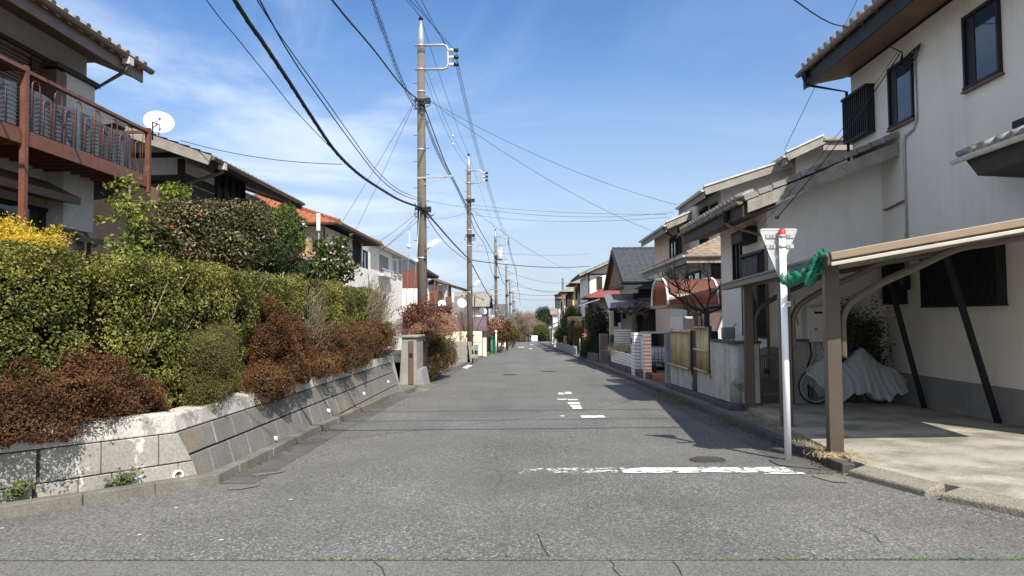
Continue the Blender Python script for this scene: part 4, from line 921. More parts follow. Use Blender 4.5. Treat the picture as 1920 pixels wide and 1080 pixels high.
# low wing towards the street
EW = 4.81
MB().hexa([V(EW,14.75,.25),V(WX-.002,14.75,.25),V(WX-.002,18.25,.25),V(EW,18.25,.25)], [V(EW,14.75,3.62),V(WX-.002,14.75,4.62),V(WX-.002,18.25,4.62),V(EW,18.25,3.62)]).build('wing_wall', M['plaster'], h1)
MB().box(EW+.015, WX-.01, 14.77, 18.2, -.6, .248).build('wing_foundation', M['found'], h1)
XE, ZW = 4.16, 3.70; zs = (4.90-ZW)/(7.08-XE)
rf = MB(); tiles(rf, (XE,19.4,ZW), (XE,14.12,ZW), (WX,14.12,4.90), (WX,19.4,4.90), tw=.28, amp=.045)
for i in range(19):
    y = 14.25+i*.28; rf.tube([V(XE-.12,y,ZW+.06), V(XE+.25,y,ZW+.19)], .062, 9)
for i in range(11):                                           # verge tiles down the gable edge
    a = i/11; b = (i+.96)/11; p = V(XE+(WX-XE)*a,14.10,ZW+(4.9-ZW)*a+.03); q = V(XE+(WX-XE)*b,14.10,ZW+(4.9-ZW)*b+.015); rf.beam(p, q, .20, .10)
rf.build('wing_roof', M['tile'], h1)
wl = MB(); wl.ball((XE+.05,17.1,ZW+.1), (.12,.2,.09), 8); wl.ball((XE+.03,18.3,ZW+.1), (.1,.22,.1), 8); wl.build('roof_patch', M['coping'], h1)
s_ = MB(); s_.hexa([V(XE+.02,14.2,ZW-.30),V(EW,14.2,ZW-.14),V(EW,19.3,ZW-.14),V(XE+.02,19.3,ZW-.30)], [V(XE+.02,14.2,ZW-.02),V(EW,14.2,ZW+.2),V(EW,19.3,ZW+.2),V(XE+.02,19.3,ZW-.02)]); s_.build('wing_soffit', M['soffit'], h1)
bb = MB(); bb.hexa([V(XE+.06,14.02,ZW-.25),V(WX-.02,14.02,4.90-.40),V(WX-.02,14.07,4.90-.40),V(XE+.06,14.07,ZW-.25)], [V(XE+.06,14.02,ZW-.015),V(WX-.02,14.02,4.90-.14),V(WX-.02,14.07,4.90-.14),V(XE+.06,14.07,ZW-.015)]); bb.build('bargeboard', M['timber2'], h1)
fa = MB(); fa.box(XE-.02, XE+.012, 14.08, 19.35, ZW-.32, ZW-.01); fa.hexa([V(XE+.02,14.08,ZW-.30),V(EW,14.08,ZW-.12),V(EW,14.75,ZW-.12),V(XE+.02,14.75,ZW-.30)], [V(XE+.02,14.08,ZW-.28),V(EW,14.08,ZW-.1),V(EW,14.75,ZW-.1),V(XE+.02,14.75,ZW-.28)]); fa.build('wing_fascia', M['timber'], h1)
gt = MB(); half_gutter(gt, (XE-.08,14.05,ZW-.03), (XE-.08,19.5,ZW-.03), .06)
for i in range(9): gt.box(XE-.145, XE-.02, 14.5+i*.58, 14.52+i*.58, ZW-.10, ZW-.04)
gt.build('gutter', M['gutterbrown'], h1)
hp = MB(); hp.lathe([(.03,0),(.075,.13),(.075,.22),(.05,.22)], (XE-.08,15.05,ZW-.32), 10); hp.build('gutter_outlet', M['blackmetal'], h1)
pipe(h1, [V(XE-.08,15.05,ZW-.3), V(XE-.02,15.03,ZW-.38), V(EW-.06,14.72,ZW-.62), V(EW-.05,14.68,ZW-.70), V(EW-.05,14.68,.0)], .030, M['gutterbrown'])
wn_ = win(h1, 'x', EW, 16.45, 17.1, 2.2, 3.36, -1, M['blackmetal'], M['glassdark'], .05, 1, .05)
w2 = louvre(h1, 'x', EW, 14.85, 16.4, 1.1, 2.78, -1, M['blackmetal'], 'shuttered_window', .09, .03)
lc = MB(); rr = random.Random(2); n = 40
for i in range(n):                                            # hanging net curtain in soft folds with a scalloped hem
    y0, y1 = 15.15+i*1.1/n, 15.15+(i+1)*1.1/n; hem = lambda y: 1.62+.28*abs(math.sin((y-15.15)*4.3))
    f = lambda k: EW-.085-.015*math.sin(k*1.7); lc.add([(f(i),y0,hem(y0)),(f(i+1),y1,hem(y1)),(f(i+1),y1,2.72),(f(i),y0,2.72)], [(0,1,2,3)], True)
lc.build('curtain', M['lace'], h1)
vh = MB(); vh.prism([(EW-.32,15.35,3.28),(EW-.32,15.35,3.04),(EW-.0,15.35,3.02),(EW-.0,15.35,3.36),(EW-.14,15.35,3.37)], (0,.85,0)); vh.build('vent_hood', M['blackmetal'], h1, bevel=.02)
# little tiled canopy at the near end of the house
pc = MB(); tiles(pc, (6.42,10.95,3.80), (6.42,8.7,3.80), (WX,8.7,4.08), (WX,10.95,4.08), tw=.28, amp=.05)
for i in range(8): pc.tube([V(6.36,8.8+i*.30,3.83), V(6.6,8.8+i*.30,3.93)], .05, 8)
pc.build('canopy_roof', M['tile'], h1)
pc = MB(); pc.hexa([V(6.46,8.7,3.46),V(WX,8.7,3.42),V(WX,10.6,3.42),V(6.46,10.6,3.46)], [V(6.44,8.7,3.74),V(WX,8.7,4.0),V(WX,10.85,4.0),V(6.44,10.85,3.74)]); pc.build('canopy_box', M['timber'], h1)
pc = MB(); half_gutter(pc, (6.37,8.7,3.76), (6.37,11.05,3.76), .055); pc.build('gutter', M['guttergrey'], h1)
MB().box(6.9, WX-.003, 8.9, 10.5, 4.09, 4.2).build('canopy_flashing', M['blackmetal'], h1)
# conduits on the wall
pipe(h1, [V(WX-.03,13.33,6.30), V(WX-.03,13.34,5.0), V(WX-.03,13.45,4.86), V(WX-.03,13.74,4.80), V(WX-.03,13.80,4.66), V(WX-.03,13.80,2.3)], .022, M['galv'], 'conduit')
pipe(h1, [V(WX-.03,13.87,3.0), V(WX-.03,13.88,2.3)], .018, M['galv'], 'conduit')
pipe(h1, [V(WX-.04,14.62,3.56), V(WX-.03,14.5,3.55), V(WX-.03,13.82,3.62)], .022, M['gutterbrown'], 'conduit')
el = thing('electric_meter', 'dark electricity meter on a cream board on the beige house wall', 'meter', (WX-.02,13.75,1.95))
MB().box(WX-.03, WX-.001, 13.58, 13.86, 1.92, 2.40).build('board', M['heater'], el); MB().box(WX-.15, WX-.031, 13.70, 13.92, 1.95, 2.22).build('case', M['blackmetal'], el, bevel=.03)
MB().tube([V(WX-.16,13.81,2.12), V(WX-.14,13.81,2.12)], .075, 14).build('dial_cover', M['glassdark'], el)
ht = thing('water_heater', 'white gas water heater mounted on the low wing wall above the covered bicycle', 'water heater', (5.72,14.6,.95))
MB().box(5.46, 5.96, 14.50, 14.749, .98, 1.66).build('case', M['heater'], ht, bevel=.012)
MB().box(5.60, 5.94, 14.485, 14.499, 1.53, 1.57).build('exhaust_vent', M['blackmetal'], ht)
lb = MB(); lb.box(5.76, 5.80, 14.494, 14.4995, 1.44, 1.455)
for i in range(6): lb.box(5.50, 5.51, 14.494, 14.4995, 1.02+i*.035, 1.035+i*.035)
lb.build('small_vents', M['blackmetal'], ht); lb = MB()
for i in range(5): lb.box(5.60, 5.82, 14.494, 14.4995, 1.05+i*.03, 1.062+i*.03)
lb.build('caption_lines', M['guttergrey'], ht); MB().box(5.60, 5.65, 14.494, 14.4996, 1.215, 1.25).build('red_mark', M['redcap'], ht)
for i, x in enumerate((5.55,5.65,5.78)): pipe(ht, [V(x,14.64,.98), V(x+.02,14.62,.72), V(x-.03,14.7,.5), V(x-.03,14.7,-.1)], .016, M['galv'] if i else M['black'], 'pipe')
pipe(ht, [V(5.3,14.72,1.86), V(5.31,14.70,1.6), V(5.36,14.7,1.3)], .008, M['black'], 'cable'); MB().box(5.24,5.34,14.70,14.749,1.82,1.92).build('socket', M['guttergrey'], ht)
# ================================================================== CARPORT
def post_at(x, y): p = AZ(x, y, -.13); return V(p.x, p.y, sz(p.y))
M['flange'] = mat('pale aluminium', (0.40,0.375,0.325), 0.5, 0.12, 4, 0)
cpt = thing('carport', 'open brown aluminium carport with curved arms and a lean-to roof over the driveway', 'carport', (4.8,11.5,-.14))
da = V(.105,1,0).normalized(); db = V(da.y,-da.x,0); O = V(3.28,8.05,2.10); CL, CW = 7.3, 3.62; sl_b = .165
def cpp(a, b, dz=0): p = O+da*a+db*b; return V(p.x, p.y, O.z+sl_b*b+dz)
bases = [V(3.60,8.80,sz(8.8)), V(3.86,11.15,sz(11.15)), V(4.10,13.75,sz(13.75))]
for bp_ in bases:
    a = (bp_-O).dot(da); b = (bp_-O).dot(db); tp = cpp(a, b, -.06); m_ = MB(); m_.beam(bp_, V(bp_.x, bp_.y, tp.z), .16, .15, up=da); m_.beam(bp_, bp_+V(0,0,.02), .2, .19, up=da); m_.build('post', M['bronze'], cpt, bevel=.012)
    m_ = MB(); s = bp_+db*.12; P_ = [V(s.x,s.y,1.0), V(s.x,s.y,1.2), V(s.x,s.y,1.42)]
    for db_, z_ in ((.045,1.56),(.15,1.69),(.45,1.87),(.85,2.05)): q = s+db*db_; P_.append(V(q.x, q.y, z_))
    for b2 in (1.65, 2.0, 2.5): P_.append(cpp(a, b2, -.12))
    P_ = smooth_path(P_, 4); m_.tube(P_, .045, 8); m_.build('arm', M['bronze'], cpt)
    m_ = MB(); m_.beam(cpp(a, .1, -.05), cpp(a, CW-.05, -.05), .06, .09); m_.build('rafter', M['bronzelight'], cpt)
m_ = MB()
for a, b in ((0,.10),): m_.beam(cpp(a, .02, .03), cpp(a, CW, .03), .05, .085)
m_.build('end_beam', M['bronzelight'], cpt, bevel=.008)
m_ = MB(); m_.beam(cpp(0, .02, -.055), cpp(0, CW, -.055), .05, .04); m_.build('end_flange', M['flange'], cpt, bevel=.006)
m_ = MB(); m_.beam(cpp(.0,.05,-.02), cpp(CL,.05,-.02), .13, .11); m_.beam(cpp(-.02,-.02,.045), cpp(CL+.02,-.02,.045), .03, .04); m_.beam(cpp(CL,0,-.02), cpp(CL,CW,-.02), .06, .10); m_.build('roof_gutter', M['bronze'], cpt, bevel=.01)
m_ = MB(); m_.beam(cpp(0,CW,0), cpp(CL,CW,0), .07, .10)
for k in range(1, 8): m_.beam(cpp(CL*k/8,.1,.0), cpp(CL*k/8,CW,.0), .035, .05)
for b in (1.1, 2.2): m_.beam(cpp(0,b,-.03), cpp(CL,b,-.03), .04, .05)
m_.build('roof_frame', M['bronzelight'], cpt)
m_ = MB(); t4 = [cpp(0.03,.03,.045), cpp(.03,CW,.045), cpp(CL,CW,.045), cpp(CL,.03,.045)]; b4 = [p-V(0,0,.006) for p in t4]; m_.hexa(b4, t4); m_.build('roof_panel', M['poly'], cpt)
for (fx, fy, tx, ty, Yt) in ((1733,757,1655,480,13.3),(1872,792,1768,460,11.0)):
    f_ = AX(fx, fy, 7.03); f_.z = sz(f_.y)-.01; t_ = AY(tx, ty, Yt); m_ = MB(); m_.beam(f_, t_, .075, .075); m_.build('prop', M['blackmetal'], cpt, bevel=.006)
# bundle of green netting tied at the carport corner
nt_ = thing('garden_net', 'bundle of green netting hung over the near corner of the carport roof', 'net', tuple(cpp(.5,.1,-.3)))
def netlump(mb, pts, r, seed, n=10, m=14):
    rr = np.random.default_rng(seed); pts = smooth_path(pts, m); vs = []
    for i, p in enumerate(pts):
        f = math.sin(math.pi*min(1, max(0, (i+.4)/(len(pts)-.2))))**.5
        for k in range(n):
            a = 2*math.pi*k/n; q = r*f*(1+.45*math.sin(3*a+i*.8)+.25*math.sin(5*a-i*1.3)); vs.append((p.x+q*.8*math.cos(a), p.y+q*math.cos(a+.7)*.7, p.z+q*math.sin(a)))
    fs = [(i*n+k, i*n+(k+1) % n, (i+1)*n+(k+1) % n, (i+1)*n+k) for i in range(len(pts)-1) for k in range(n)]; mb.add(vs, fs, True)
m_ = MB(); netlump(m_, [AY(x, y, 8.35) for x, y in ((1556,476),(1535,486),(1527,505),(1518,524),(1530,512))], .085, 2); netlump(m_, [AY(x, y, 8.7) for x, y in ((1525,512),(1500,518),(1475,524),(1462,519))], .065, 4); netlump(m_, [AY(x, y, 8.4) for x, y in ((1550,480),(1535,494),(1515,515))], .10, 6)
m_.build('bunched_net', M['net'], nt_)
m_ = MB(); m_.add([cpp(.0,.0,.075), cpp(.0,.9,.075), cpp(1.2,.12,.08), cpp(1.6,-.01,.075)], [(0,1,2,3)]); m_.add([cpp(0,-.02,.075), cpp(1.6,-.03,.07), cpp(1.5,-.05,-.06), cpp(.2,-.05,-.05)], [(0,1,2,3)]); m_.build('stretched_net', M['netthin'], nt_)
m_ = MB(); rr = random.Random(4)
for i in range(5): a = cpp(.02+i*.02,.1*i,.09); m_.tube([a, cpp(.02,.35+.1*i,-.12), cpp(.1,.8+.1*i,.09)], .004, 4)
m_.build('tie', M['net'], nt_)
# ================================================================== WHITE POLE WITH A TRIANGULAR SIGN SEEN FROM BEHIND
b0 = GR(1478, 862, .012); tp = AY(1463, 430, b0.y)
sp = thing('sign_pole', 'white round pole with red cap and the grey back of a triangular road sign', 'road sign', b0)
MB().tube([b0, V(tp.x+.02, tp.y, tp.z-.02)], .040, 20).build('pole', M['whitepole'], sp)
T = V(tp.x+.02, tp.y, tp.z); MB().lathe([(.043,-.09),(.043,-.01),(.030,.004),(.001,.006)], T, 20).build('cap', M['redcap'], sp)
Yp = b0.y+.055; a, b, c = AY(1424, 430, Yp), AY(1495, 430, Yp), AY(1459, 517, Yp)
def rtri(a, b, c, r=.03, n=4):
    out = []; P_ = [a, b, c]
    for i in range(3):
        p, q, s = P_[i-1], P_[i], P_[(i+1) % 3]; u = (p-q).normalized()*r; v = (s-q).normalized()*r
        for k in range(n+1): t = k/n; out.append(q+u*(1-t)**2+v*t**2)
    return out
MB().prism(rtri(a, b, c), (0,.004,0)).build('sign_plate', M['signback'], sp)
rim = MB(); pts = rtri(a, b, c); rim.tube(pts+[pts[0]], .007, 5); rim.build('sign_rim', M['galv'], sp)
for dz in (.075, .20):
    for sg in (-1, 1):
        m_ = MB(); xa = T.x-.012+sg*.055; xb = T.x-.012+sg*.165; m_.box(xa, xb, Yp-.014, Yp-.001, T.z-dz-.025, T.z-dz+.025); m_.build('bracket_rail', M['galv'], sp)
        m_ = MB(); 
        for k in (0,1): m_.box(xa+sg*(.03+.03*k)-.006, xa+sg*(.03+.03*k)+.006, Yp-.022, Yp-.0145, T.z-dz-.014, T.z-dz+.014)
        m_.build('bracket_slots', M['greyconc'], sp)
    MB().lathe([(.045,-.018),(.047,-.018),(.047,.018),(.045,.018)], T-V(.003,0,dz+.01), 18).build('clamp', M['galv'], sp)
for (x0_, z0_) in ((-.055,.33),(.045,.32)): MB().box(T.x+x0_-.022, T.x+x0_+.022, Yp-.0025, Yp-.0005, T.z-z0_-.022, T.z-z0_+.022).build('sticker', M['whitepaint'], sp)
MB().box(T.x+.012, T.x+.062, b0.y-.052, b0.y-.036, T.z-.93, T.z-.87).build('number_label', M['whitepaint'], sp)
def text_mesh(name, s, size, loc, rot, m, parent):
    cu = bpy.data.curves.new(name, 'FONT'); cu.body = s; cu.size = size; cu.extrude = .0008; cu.align_x = 'CENTER'; cu.align_y = 'CENTER'
    o = bpy.data.objects.new(name, cu); COL.objects.link(o); dg = bpy.context.evaluated_depsgraph_get(); me = bpy.data.meshes.new_from_object(o.evaluated_get(dg)); bpy.data.objects.remove(o)
    me.transform(Matrix.Translation(loc-Vector(parent['_o'])) @ rot.to_4x4()); me.materials.clear(); me.materials.append(m); q = bpy.data.objects.new(name, me); COL.objects.link(q); q.parent = parent; q['_o'] = parent['_o']; return q
text_mesh('number', '101', .032, V(T.x+.037, b0.y-.0535, T.z-.90), Matrix.Rotation(R(90), 3, 'X'), M['blackmetal'], sp)
# ================================================================== COVERED BICYCLE AND PLANT
by = 14.05; zb = sz(by)+.004
bk = thing('bicycle', 'bicycle mostly hidden under a grey plastic sheet, only its wheels showing', 'bicycle', (6.0,by,zb))
def wheel(cx_, cy_, name='wheel'):
    m_ = MB(); pts = [V(cx_+.315*math.cos(t), cy_, zb+.335+.315*math.sin(t)) for t in np.linspace(0, 2*math.pi, 33)]; m_.tube(pts, .019, 8, cap=False); w_ = m_.build(name, M['black'], bk)
    m_ = MB(); pts = [V(cx_+.292*math.cos(t), cy_, zb+.335+.292*math.sin(t)) for t in np.linspace(0, 2*math.pi, 33)]; m_.tube(pts, .011, 6, cap=False)
    for k in range(14): t = math.pi*2*k/14; m_.tube([V(cx_,cy_+.02*(-1)**k,zb+.335), V(cx_+.29*math.cos(t),cy_,zb+.335+.29*math.sin(t))], .0018, 3)
    m_.tube([V(cx_,cy_-.045,zb+.335), V(cx_,cy_+.045,zb+.335)], .02, 8); m_.build('rim', M['galv'], w_)
wheel(5.42, by); wheel(6.62, by+.05)
fm = MB(); hub1, hub2, bb_, st_, hd = V(5.42,by,zb+.335), V(6.62,by+.05,zb+.335), V(6.1,by+.02,zb+.29), V(6.28,by+.03,zb+.72), V(5.62,by,zb+.80)
for p, q in ((hd,bb_),(bb_,st_),(st_,hd),(bb_,hub2),(st_,hub2),(hd,hub1)): fm.tube([p, q], .017, 8)
fm.tube([hd, hd+V(.03,0,.2)], .014, 8); fm.build('frame', M['galv'], bk); m_ = MB(); m_.tube([hd+V(.03,-.27,.22), hd+V(-.02,-.1,.24), hd+V(.03,0,.2), hd+V(-.02,.1,.24), hd+V(.03,.27,.22)], .013, 8); m_.build('handlebar', M['galv'], bk)
m_ = MB(); m_.ball(st_+V(.03,0,.14), (.13,.07,.04), 10); m_.build('saddle', M['black'], bk); m_ = MB(); m_.tube([hub2+V(-.05,-.08,0), hub2+V(-.12,-.12,-.31), hub2+V(.1,-.12,-.31), hub2+V(.05,-.08,0)], .01, 6); m_.build('stand', M['black'], bk)
m_ = MB(); m_.tube([bb_+V(0,-.06,0), bb_+V(-.1,-.08,-.11)], .012, 6); m_.box(bb_.x-.15,bb_.x-.06,bb_.y-.14,bb_.y-.06,bb_.z-.13,bb_.z-.10); m_.build('pedal', M['black'], bk)
# plastic sheet draped over it
n_u, n_v = 90, 44; vs = []; ridge_pts = [(5.20,.62),(5.42,.78),(5.55,.84),(5.68,.92),(5.85,.74),(6.0,.78),(6.15,.92),(6.28,1.06),(6.40,.92),(6.6,.72),(6.85,.64),(6.98,.52)]
rx = np.array([p[0] for p in ridge_pts]); rz_ = np.array([p[1] for p in ridge_pts])
for i in range(n_u+1):
    x = 5.20+1.78*i/n_u; top = np.interp(x, rx, rz_)+.01; hemf = .17+.07*math.sin(i*.16+.5)+.03*math.sin(i*.5+1) + max(0, (5.5-x)*.9)
    for j in range(n_v+1):
        s = 2*j/n_v-1; tt = abs(s)**1.15; pl = .020*math.sin(x*31+s*4.5+3*math.sin(x*5))*tt+.012*math.sin(x*67+s*9+2*math.sin(x*9))*tt
        wdt = (.07+.30*tt**.75)*(1 if s > 0 else 1.0)+pl
        vs.append((x+.03*math.sin(s*6+x*5), by+(-wdt if s < 0 else wdt*.8), zb+top-(top-hemf)*tt**1.05+.012*math.sin(x*50+s*9)))
m_ = MB(); m_.add(vs, [(i*(n_v+1)+j, (i+1)*(n_v+1)+j, (i+1)*(n_v+1)+j+1, i*(n_v+1)+j+1) for i in range(n_u) for j in range(n_v)], True)
ps = m_.build('plastic_cover', M['plastic']); tag(ps, 'translucent grey plastic sheet draped in folds over the bicycle', 'cover')
def nandina():
    c0 = V(6.25,14.4,sz(14.4)); t = thing('nandina_bush', 'dark green feathery bush against the beige wall behind the covered bicycle', 'bush', c0); s = MB(); Pp = []; rr = random.Random(6)
    for i in range(44):
        e = AY(rr.uniform(1580,1664), rr.uniform(570,690), 14.35+rr.uniform(-.25,.2)); b = c0+V(rr.gauss(0,.08),rr.gauss(0,.06),0); m1 = b.lerp(e,.55)+V(0,0,.2); s.tube([b, m1, e], [.010,.007,.003], 4)
        for k in range(95): Pp.append(tuple(m1.lerp(e, rr.uniform(.2,1.15))+V(rr.gauss(0,.09),rr.gauss(0,.09),rr.gauss(0,.07))))
    s.build('stem', M['bark'], t); P = np.array(Pp); MB().np_quads(leaf_quads(P, np.tile([0,-.5,.7], (len(P),1)), .062, .38, .6, 3)).build('foliage', M['f_dark'], t)
nandina()
# ================================================================== FENCE, GATE AND BAMBOO SCREENS
FX = 3.86
fw = thing('garden_wall', 'low white plaster garden wall with a dark stone foot left of the slatted gate', 'wall', (FX+.1,17.4,gz(17.4)))
def gzb(mb, x0, x1, y0, y1, a, b, zt=None):
    """box that follows the street's fall; a, b above the road, or level top zt"""
    mb.hexa([V(x0,y0,gz(y0)+a),V(x1,y0,gz(y0)+a),V(x1,y1,gz(y1)+a),V(x0,y1,gz(y1)+a)], [V(x0,y0,zt if zt is not None else gz(y0)+b),V(x1,y0,zt if zt is not None else gz(y0)+b),V(x1,y1,zt if zt is not None else gz(y1)+b),V(x0,y1,zt if zt is not None else gz(y1)+b)])
m_ = MB(); gzb(m_, FX, FX+.14, 14.24, 15.66, .22, 0, .98); gzb(m_, FX, FX+.14, 15.66, 16.9, .22, 0, .30); gzb(m_, FX, FX+.14, 17.45, 20.0, .22, 0, .22); m_.build('wall_face', M['coping'], fw, bevel=.01)
m_ = MB(); m_.tube([V(FX+.12,14.12,gz(14)+.02+.2), V(FX+.12,14.12,.98)], .13, 20); m_.box(FX+.10, FX+.50, 14.0, 14.24, gz(14)+.22, .98); m_.build('corner_pillar', M['coping'], fw)
m_ = MB(); m_.box(FX-.04, FX+.54, 13.95, 14.30, .981, 1.03); m_.box(FX-.03, FX+.18, 14.30, 15.68, .981, 1.03); m_.build('cap', M['stone'], fw, bevel=.008)
m_ = MB(); rr = random.Random(3); y = 13.95
while y < 20.3:
    L = rr.uniform(.3,.55); o = rr.uniform(0,.05); gzb(m_, FX-.06-o, FX+.2, y, min(20.4,y+L-.015), -.05, .215+rr.uniform(-.02,.003)); y += L
gzb(m_, FX-.03, FX+.54, 13.93, 14.3, -.05, .215); m_.build('stone_foot', M['stone'], fw, bevel=.02)
def bamboo(name, label, y0, y1, z0, z1, mid):
    t = thing(name, label, 'screen', (FX-.03,(y0+y1)/2,z0)); m_ = MB(); rr = random.Random(int(y0*10)); n = int((y1-y0)/.085)
    for i in range(n):
        ya = y0+(y1-y0)*(i+.5)/n; m_.tube([V(FX-.02+rr.uniform(-.006,.006), ya+rr.uniform(-.01,.01), z0+rr.uniform(0,.02)), V(FX-.02, ya+rr.uniform(-.015,.015), z1-rr.uniform(0,.03))], .034+rr.uniform(-.006,.006), 6)
    m_.build('slat_panel', M['bamboo'], t); m_ = MB()
    for z in ([z0+.03, (z0+z1)/2-.02, z1-.02] if mid else [z0+.03, z1-.02]): m_.tube([V(FX-.075,y0-.04,z), V(FX-.075,y1+.04,z)], .026, 8)
    m_.build('rail', M['bamboo'], t); m_ = MB(); m_.box(FX+.0,FX+.05,y0-.06,y0,z0-.1,z1+.02); m_.box(FX+.0,FX+.05,y1,y1+.06,z0-.1,z1+.02); m_.build('frame_post', M['timber'], t)
bamboo('bamboo_screen', 'taller bamboo screen panel with three rails, right next to the white pillar', 15.74, 16.78, .30, 1.28, True)
bamboo('bamboo_screen', 'wider bamboo screen panel on the white wall, left of the dark gap', 17.5, 19.8, .24, 1.16, False)
m_ = MB(); gzb(m_, FX+.02, FX+.5, 16.92, 17.4, .0, 0, 1.16); o_ = m_.build('dark_gap_block', M['blackmetal']); tag(o_, 'black block put in for the dark gap between the two bamboo screens', 'panel')  # black block; the shade of the gap is put into its colour
m_ = MB(); gzb(m_, FX-.02, FX+.55, 20.45, 20.72, .0, 0, 1.02); o_ = m_.build('grey_pillar', M['greyconc'], bevel=.01); tag(o_, 'bare grey concrete end pillar at the left of the bamboo screens', 'pillar')
# slatted gate
gy = 14.22; gate = thing('slatted_gate', 'brown vertical slat garden gate with a lever latch between white pillars', 'gate', (4.66,gy,sz(gy))); m_ = MB()
for i in range(15): m_.box(4.44+i*.037, 4.462+i*.037, gy-.012, gy+.012, sz(gy)+.05, .88+.03*math.sin(i*.3))
for z in (sz(gy)+.16, .70): m_.box(4.42, 4.99, gy-.018, gy+.018, z, z+.05)
m_.build('slats', M['bronze'], gate); MB().box(4.40,4.435,gy-.03,gy+.03,sz(gy),1.02).build('frame_post', M['bronze'], gate); m_ = MB(); m_.box(4.50,4.60,gy-.04,gy-.02,.40,.50); m_.tube([V(4.55,gy-.05,.45), V(4.63,gy-.06,.45)], .01, 6); m_.build('latch', M['blackmetal'], gate)
m_ = MB(); m_.box(5.06, 5.34, gy+.02, gy+.32, sz(gy), 1.0); gp = thing('gate_pillar', 'pale plaster pillar with a flat dark cap between the slatted gate and the bicycle', 'pillar', (5.2,gy+.17,sz(gy))); m_.build('shaft', M['oldconc'], gp, bevel=.008); MB().box(5.02,5.38,gy-.02,gy+.36,1.001,1.045).build('cap', M['stone'], gp); MB().box(4.995,5.055,gy-.03,gy+.05,sz(gy),.95).build('hinge_post', M['blackmetal'], gp)
gl_ = thing('gas_pipes', 'grey gas meter and pipes standing behind the bamboo screens', 'gas meter', (4.45,16.3,.9)); m_ = MB(); m_.box(4.3,4.55,16.2,16.45,1.0,1.26); m_.build('meter_case', M['greyconc'], gl_, bevel=.03)
for i in range(3): pipe(gl_, [V(4.32+.11*i,16.3,-.3), V(4.32+.11*i,16.3,1.0+.14*i), V(4.38+.11*i,16.3,1.05+.14*i)], .02, M['guttergrey'], 'pipe')
# ================================================================== LEFT HOUSES
def shaft(mb, x0, x1, y0, y1, z0, z1): mb.box(x0, x1, y0, y1, z0, z1)
# ---- first house with the red brown balcony
l1 = thing('balcony_house', 'grey stucco two storey house with brown shutters and a red brown steel balcony', 'house', (-11,10,.37))
e1 = AX(268, 128, -7.15); ZL = e1.z; WL = -8.05; wy = AX(163, 110, WL).y
MB().box(-15.5, WL, 4.0, wy, .3, ZL+.16).build('wall', M['greywall'], l1)
t_ = MB(); sl1_ = .42; zr1 = ZL+(7.15-11.5)*-sl1_
tiles(t_, (-7.15,2.6,ZL), (-7.15,e1.y+.1,ZL), (-11.5,e1.y+.1,zr1), (-11.5,2.6,zr1), tw=.30, amp=.055)
tiles(t_, (-15.9,e1.y+.1,ZL), (-15.9,2.6,ZL), (-11.5,2.6,zr1), (-11.5,e1.y+.1,zr1), tw=.30, amp=.05)
for i in range(36): y = e1.y-.05-i*.30; t_.tube([V(-7.09,y,ZL+.04), V(-7.4,y,ZL+.17)], .072, 8)
for i in range(13): a = V(-7.25-i*.33,e1.y+.04,ZL+.10+i*.33*sl1_); t_.tube([a, a+V(-.32,0,.31*sl1_+.02)], [.075,.065], 8)
ridge(t_, (-11.5,2.6,zr1), (-11.5,e1.y+.1,zr1)); t_.build('roof', M['tile'], l1)
s_ = MB(); s_.hexa([V(WL-.02,2.6,ZL+.12),V(-7.2,2.6,ZL-.24),V(-7.2,e1.y,ZL-.24),V(WL-.02,e1.y,ZL+.12)], [V(WL-.02,2.6,ZL+.3),V(-7.2,2.6,ZL-.03),V(-7.2,e1.y,ZL-.03),V(WL-.02,e1.y,ZL+.3)])
s_.hexa([V(-15.5,wy+.003,ZL+.0),V(WL-.023,wy+.003,ZL+.12),V(WL-.023,e1.y,ZL+.12),V(-15.5,e1.y,ZL+.0)], [V(-15.5,wy+.003,ZL+.1),V(WL-.023,wy+.003,ZL+.3),V(WL-.023,e1.y,ZL+.3),V(-15.5,e1.y,ZL+.1)])
s_.build('soffit', M['soffit'], l1); MB().box(-7.198,-7.16,2.6,e1.y+.03,ZL-.27,ZL-.01).build('fascia', M['gutterbrown'], l1)
m_ = MB(); half_gutter(m_, (-7.07,2.6,ZL-.01), (-7.07,e1.y+.16,ZL-.01), .065); m_.build('gutter', M['gutterbrown'], l1)
m_ = MB(); m_.box(-7.13,-7.0,e1.y-.75,e1.y-.6,ZL-.17,ZL-.04); m_.build('gutter_outlet', M['guttergrey'], l1); pipe(l1, [V(-7.06,e1.y-.68,ZL-.15), V(-7.1,e1.y-.68,ZL-.28), V(WL+.05,wy+.05,ZL-.50), V(WL+.05,wy+.05,.4)], .035, M['gutterbrown'])
fz = AX(280, 352, -7.0).z                                     # balcony underside
for (xa, xb) in ((-60,50),(54,109)):
    ya, yb = AX(xa, 120, WL).y, AX(xb, 150, WL).y; louvre(l1, 'x', WL, ya, yb-.05, fz+.1, AX(54,112,WL).z, 1, M['shutter'], 'shutter', .055, .05, False)
m_ = MB(); zt = AX(54,108,WL).z; m_.box(WL+.002, WL+.14, 6, wy-.4, zt+.02, zt+.09); ym = AX(52,112,WL).y; m_.box(WL+.085, WL+.12, ym-.07, ym+.0, fz+.1, zt); m_.build('window_header', M['timber'], l1)
pan = MB(); ya, yb = AX(122,150,-7.75).y, AX(178,170,-7.75).y; pan.box(-8.04,-7.75,ya,yb,fz-.9,AX(150,150,-7.75).z); pan.build('side_wall', M['greywall'], l1); MB().box(-8.04,-7.72,ya-.28,ya-.003,fz+.1,AX(122,140,-7.75).z).build('window_jamb', M['shutter'], l1)
zz_ = AX(150,150,-7.75).z; MB().box(-8.045,-7.68,ya-.3,yb+.06,zz_+.003,zz_+.08).build('beam_cap', M['timber'], l1)
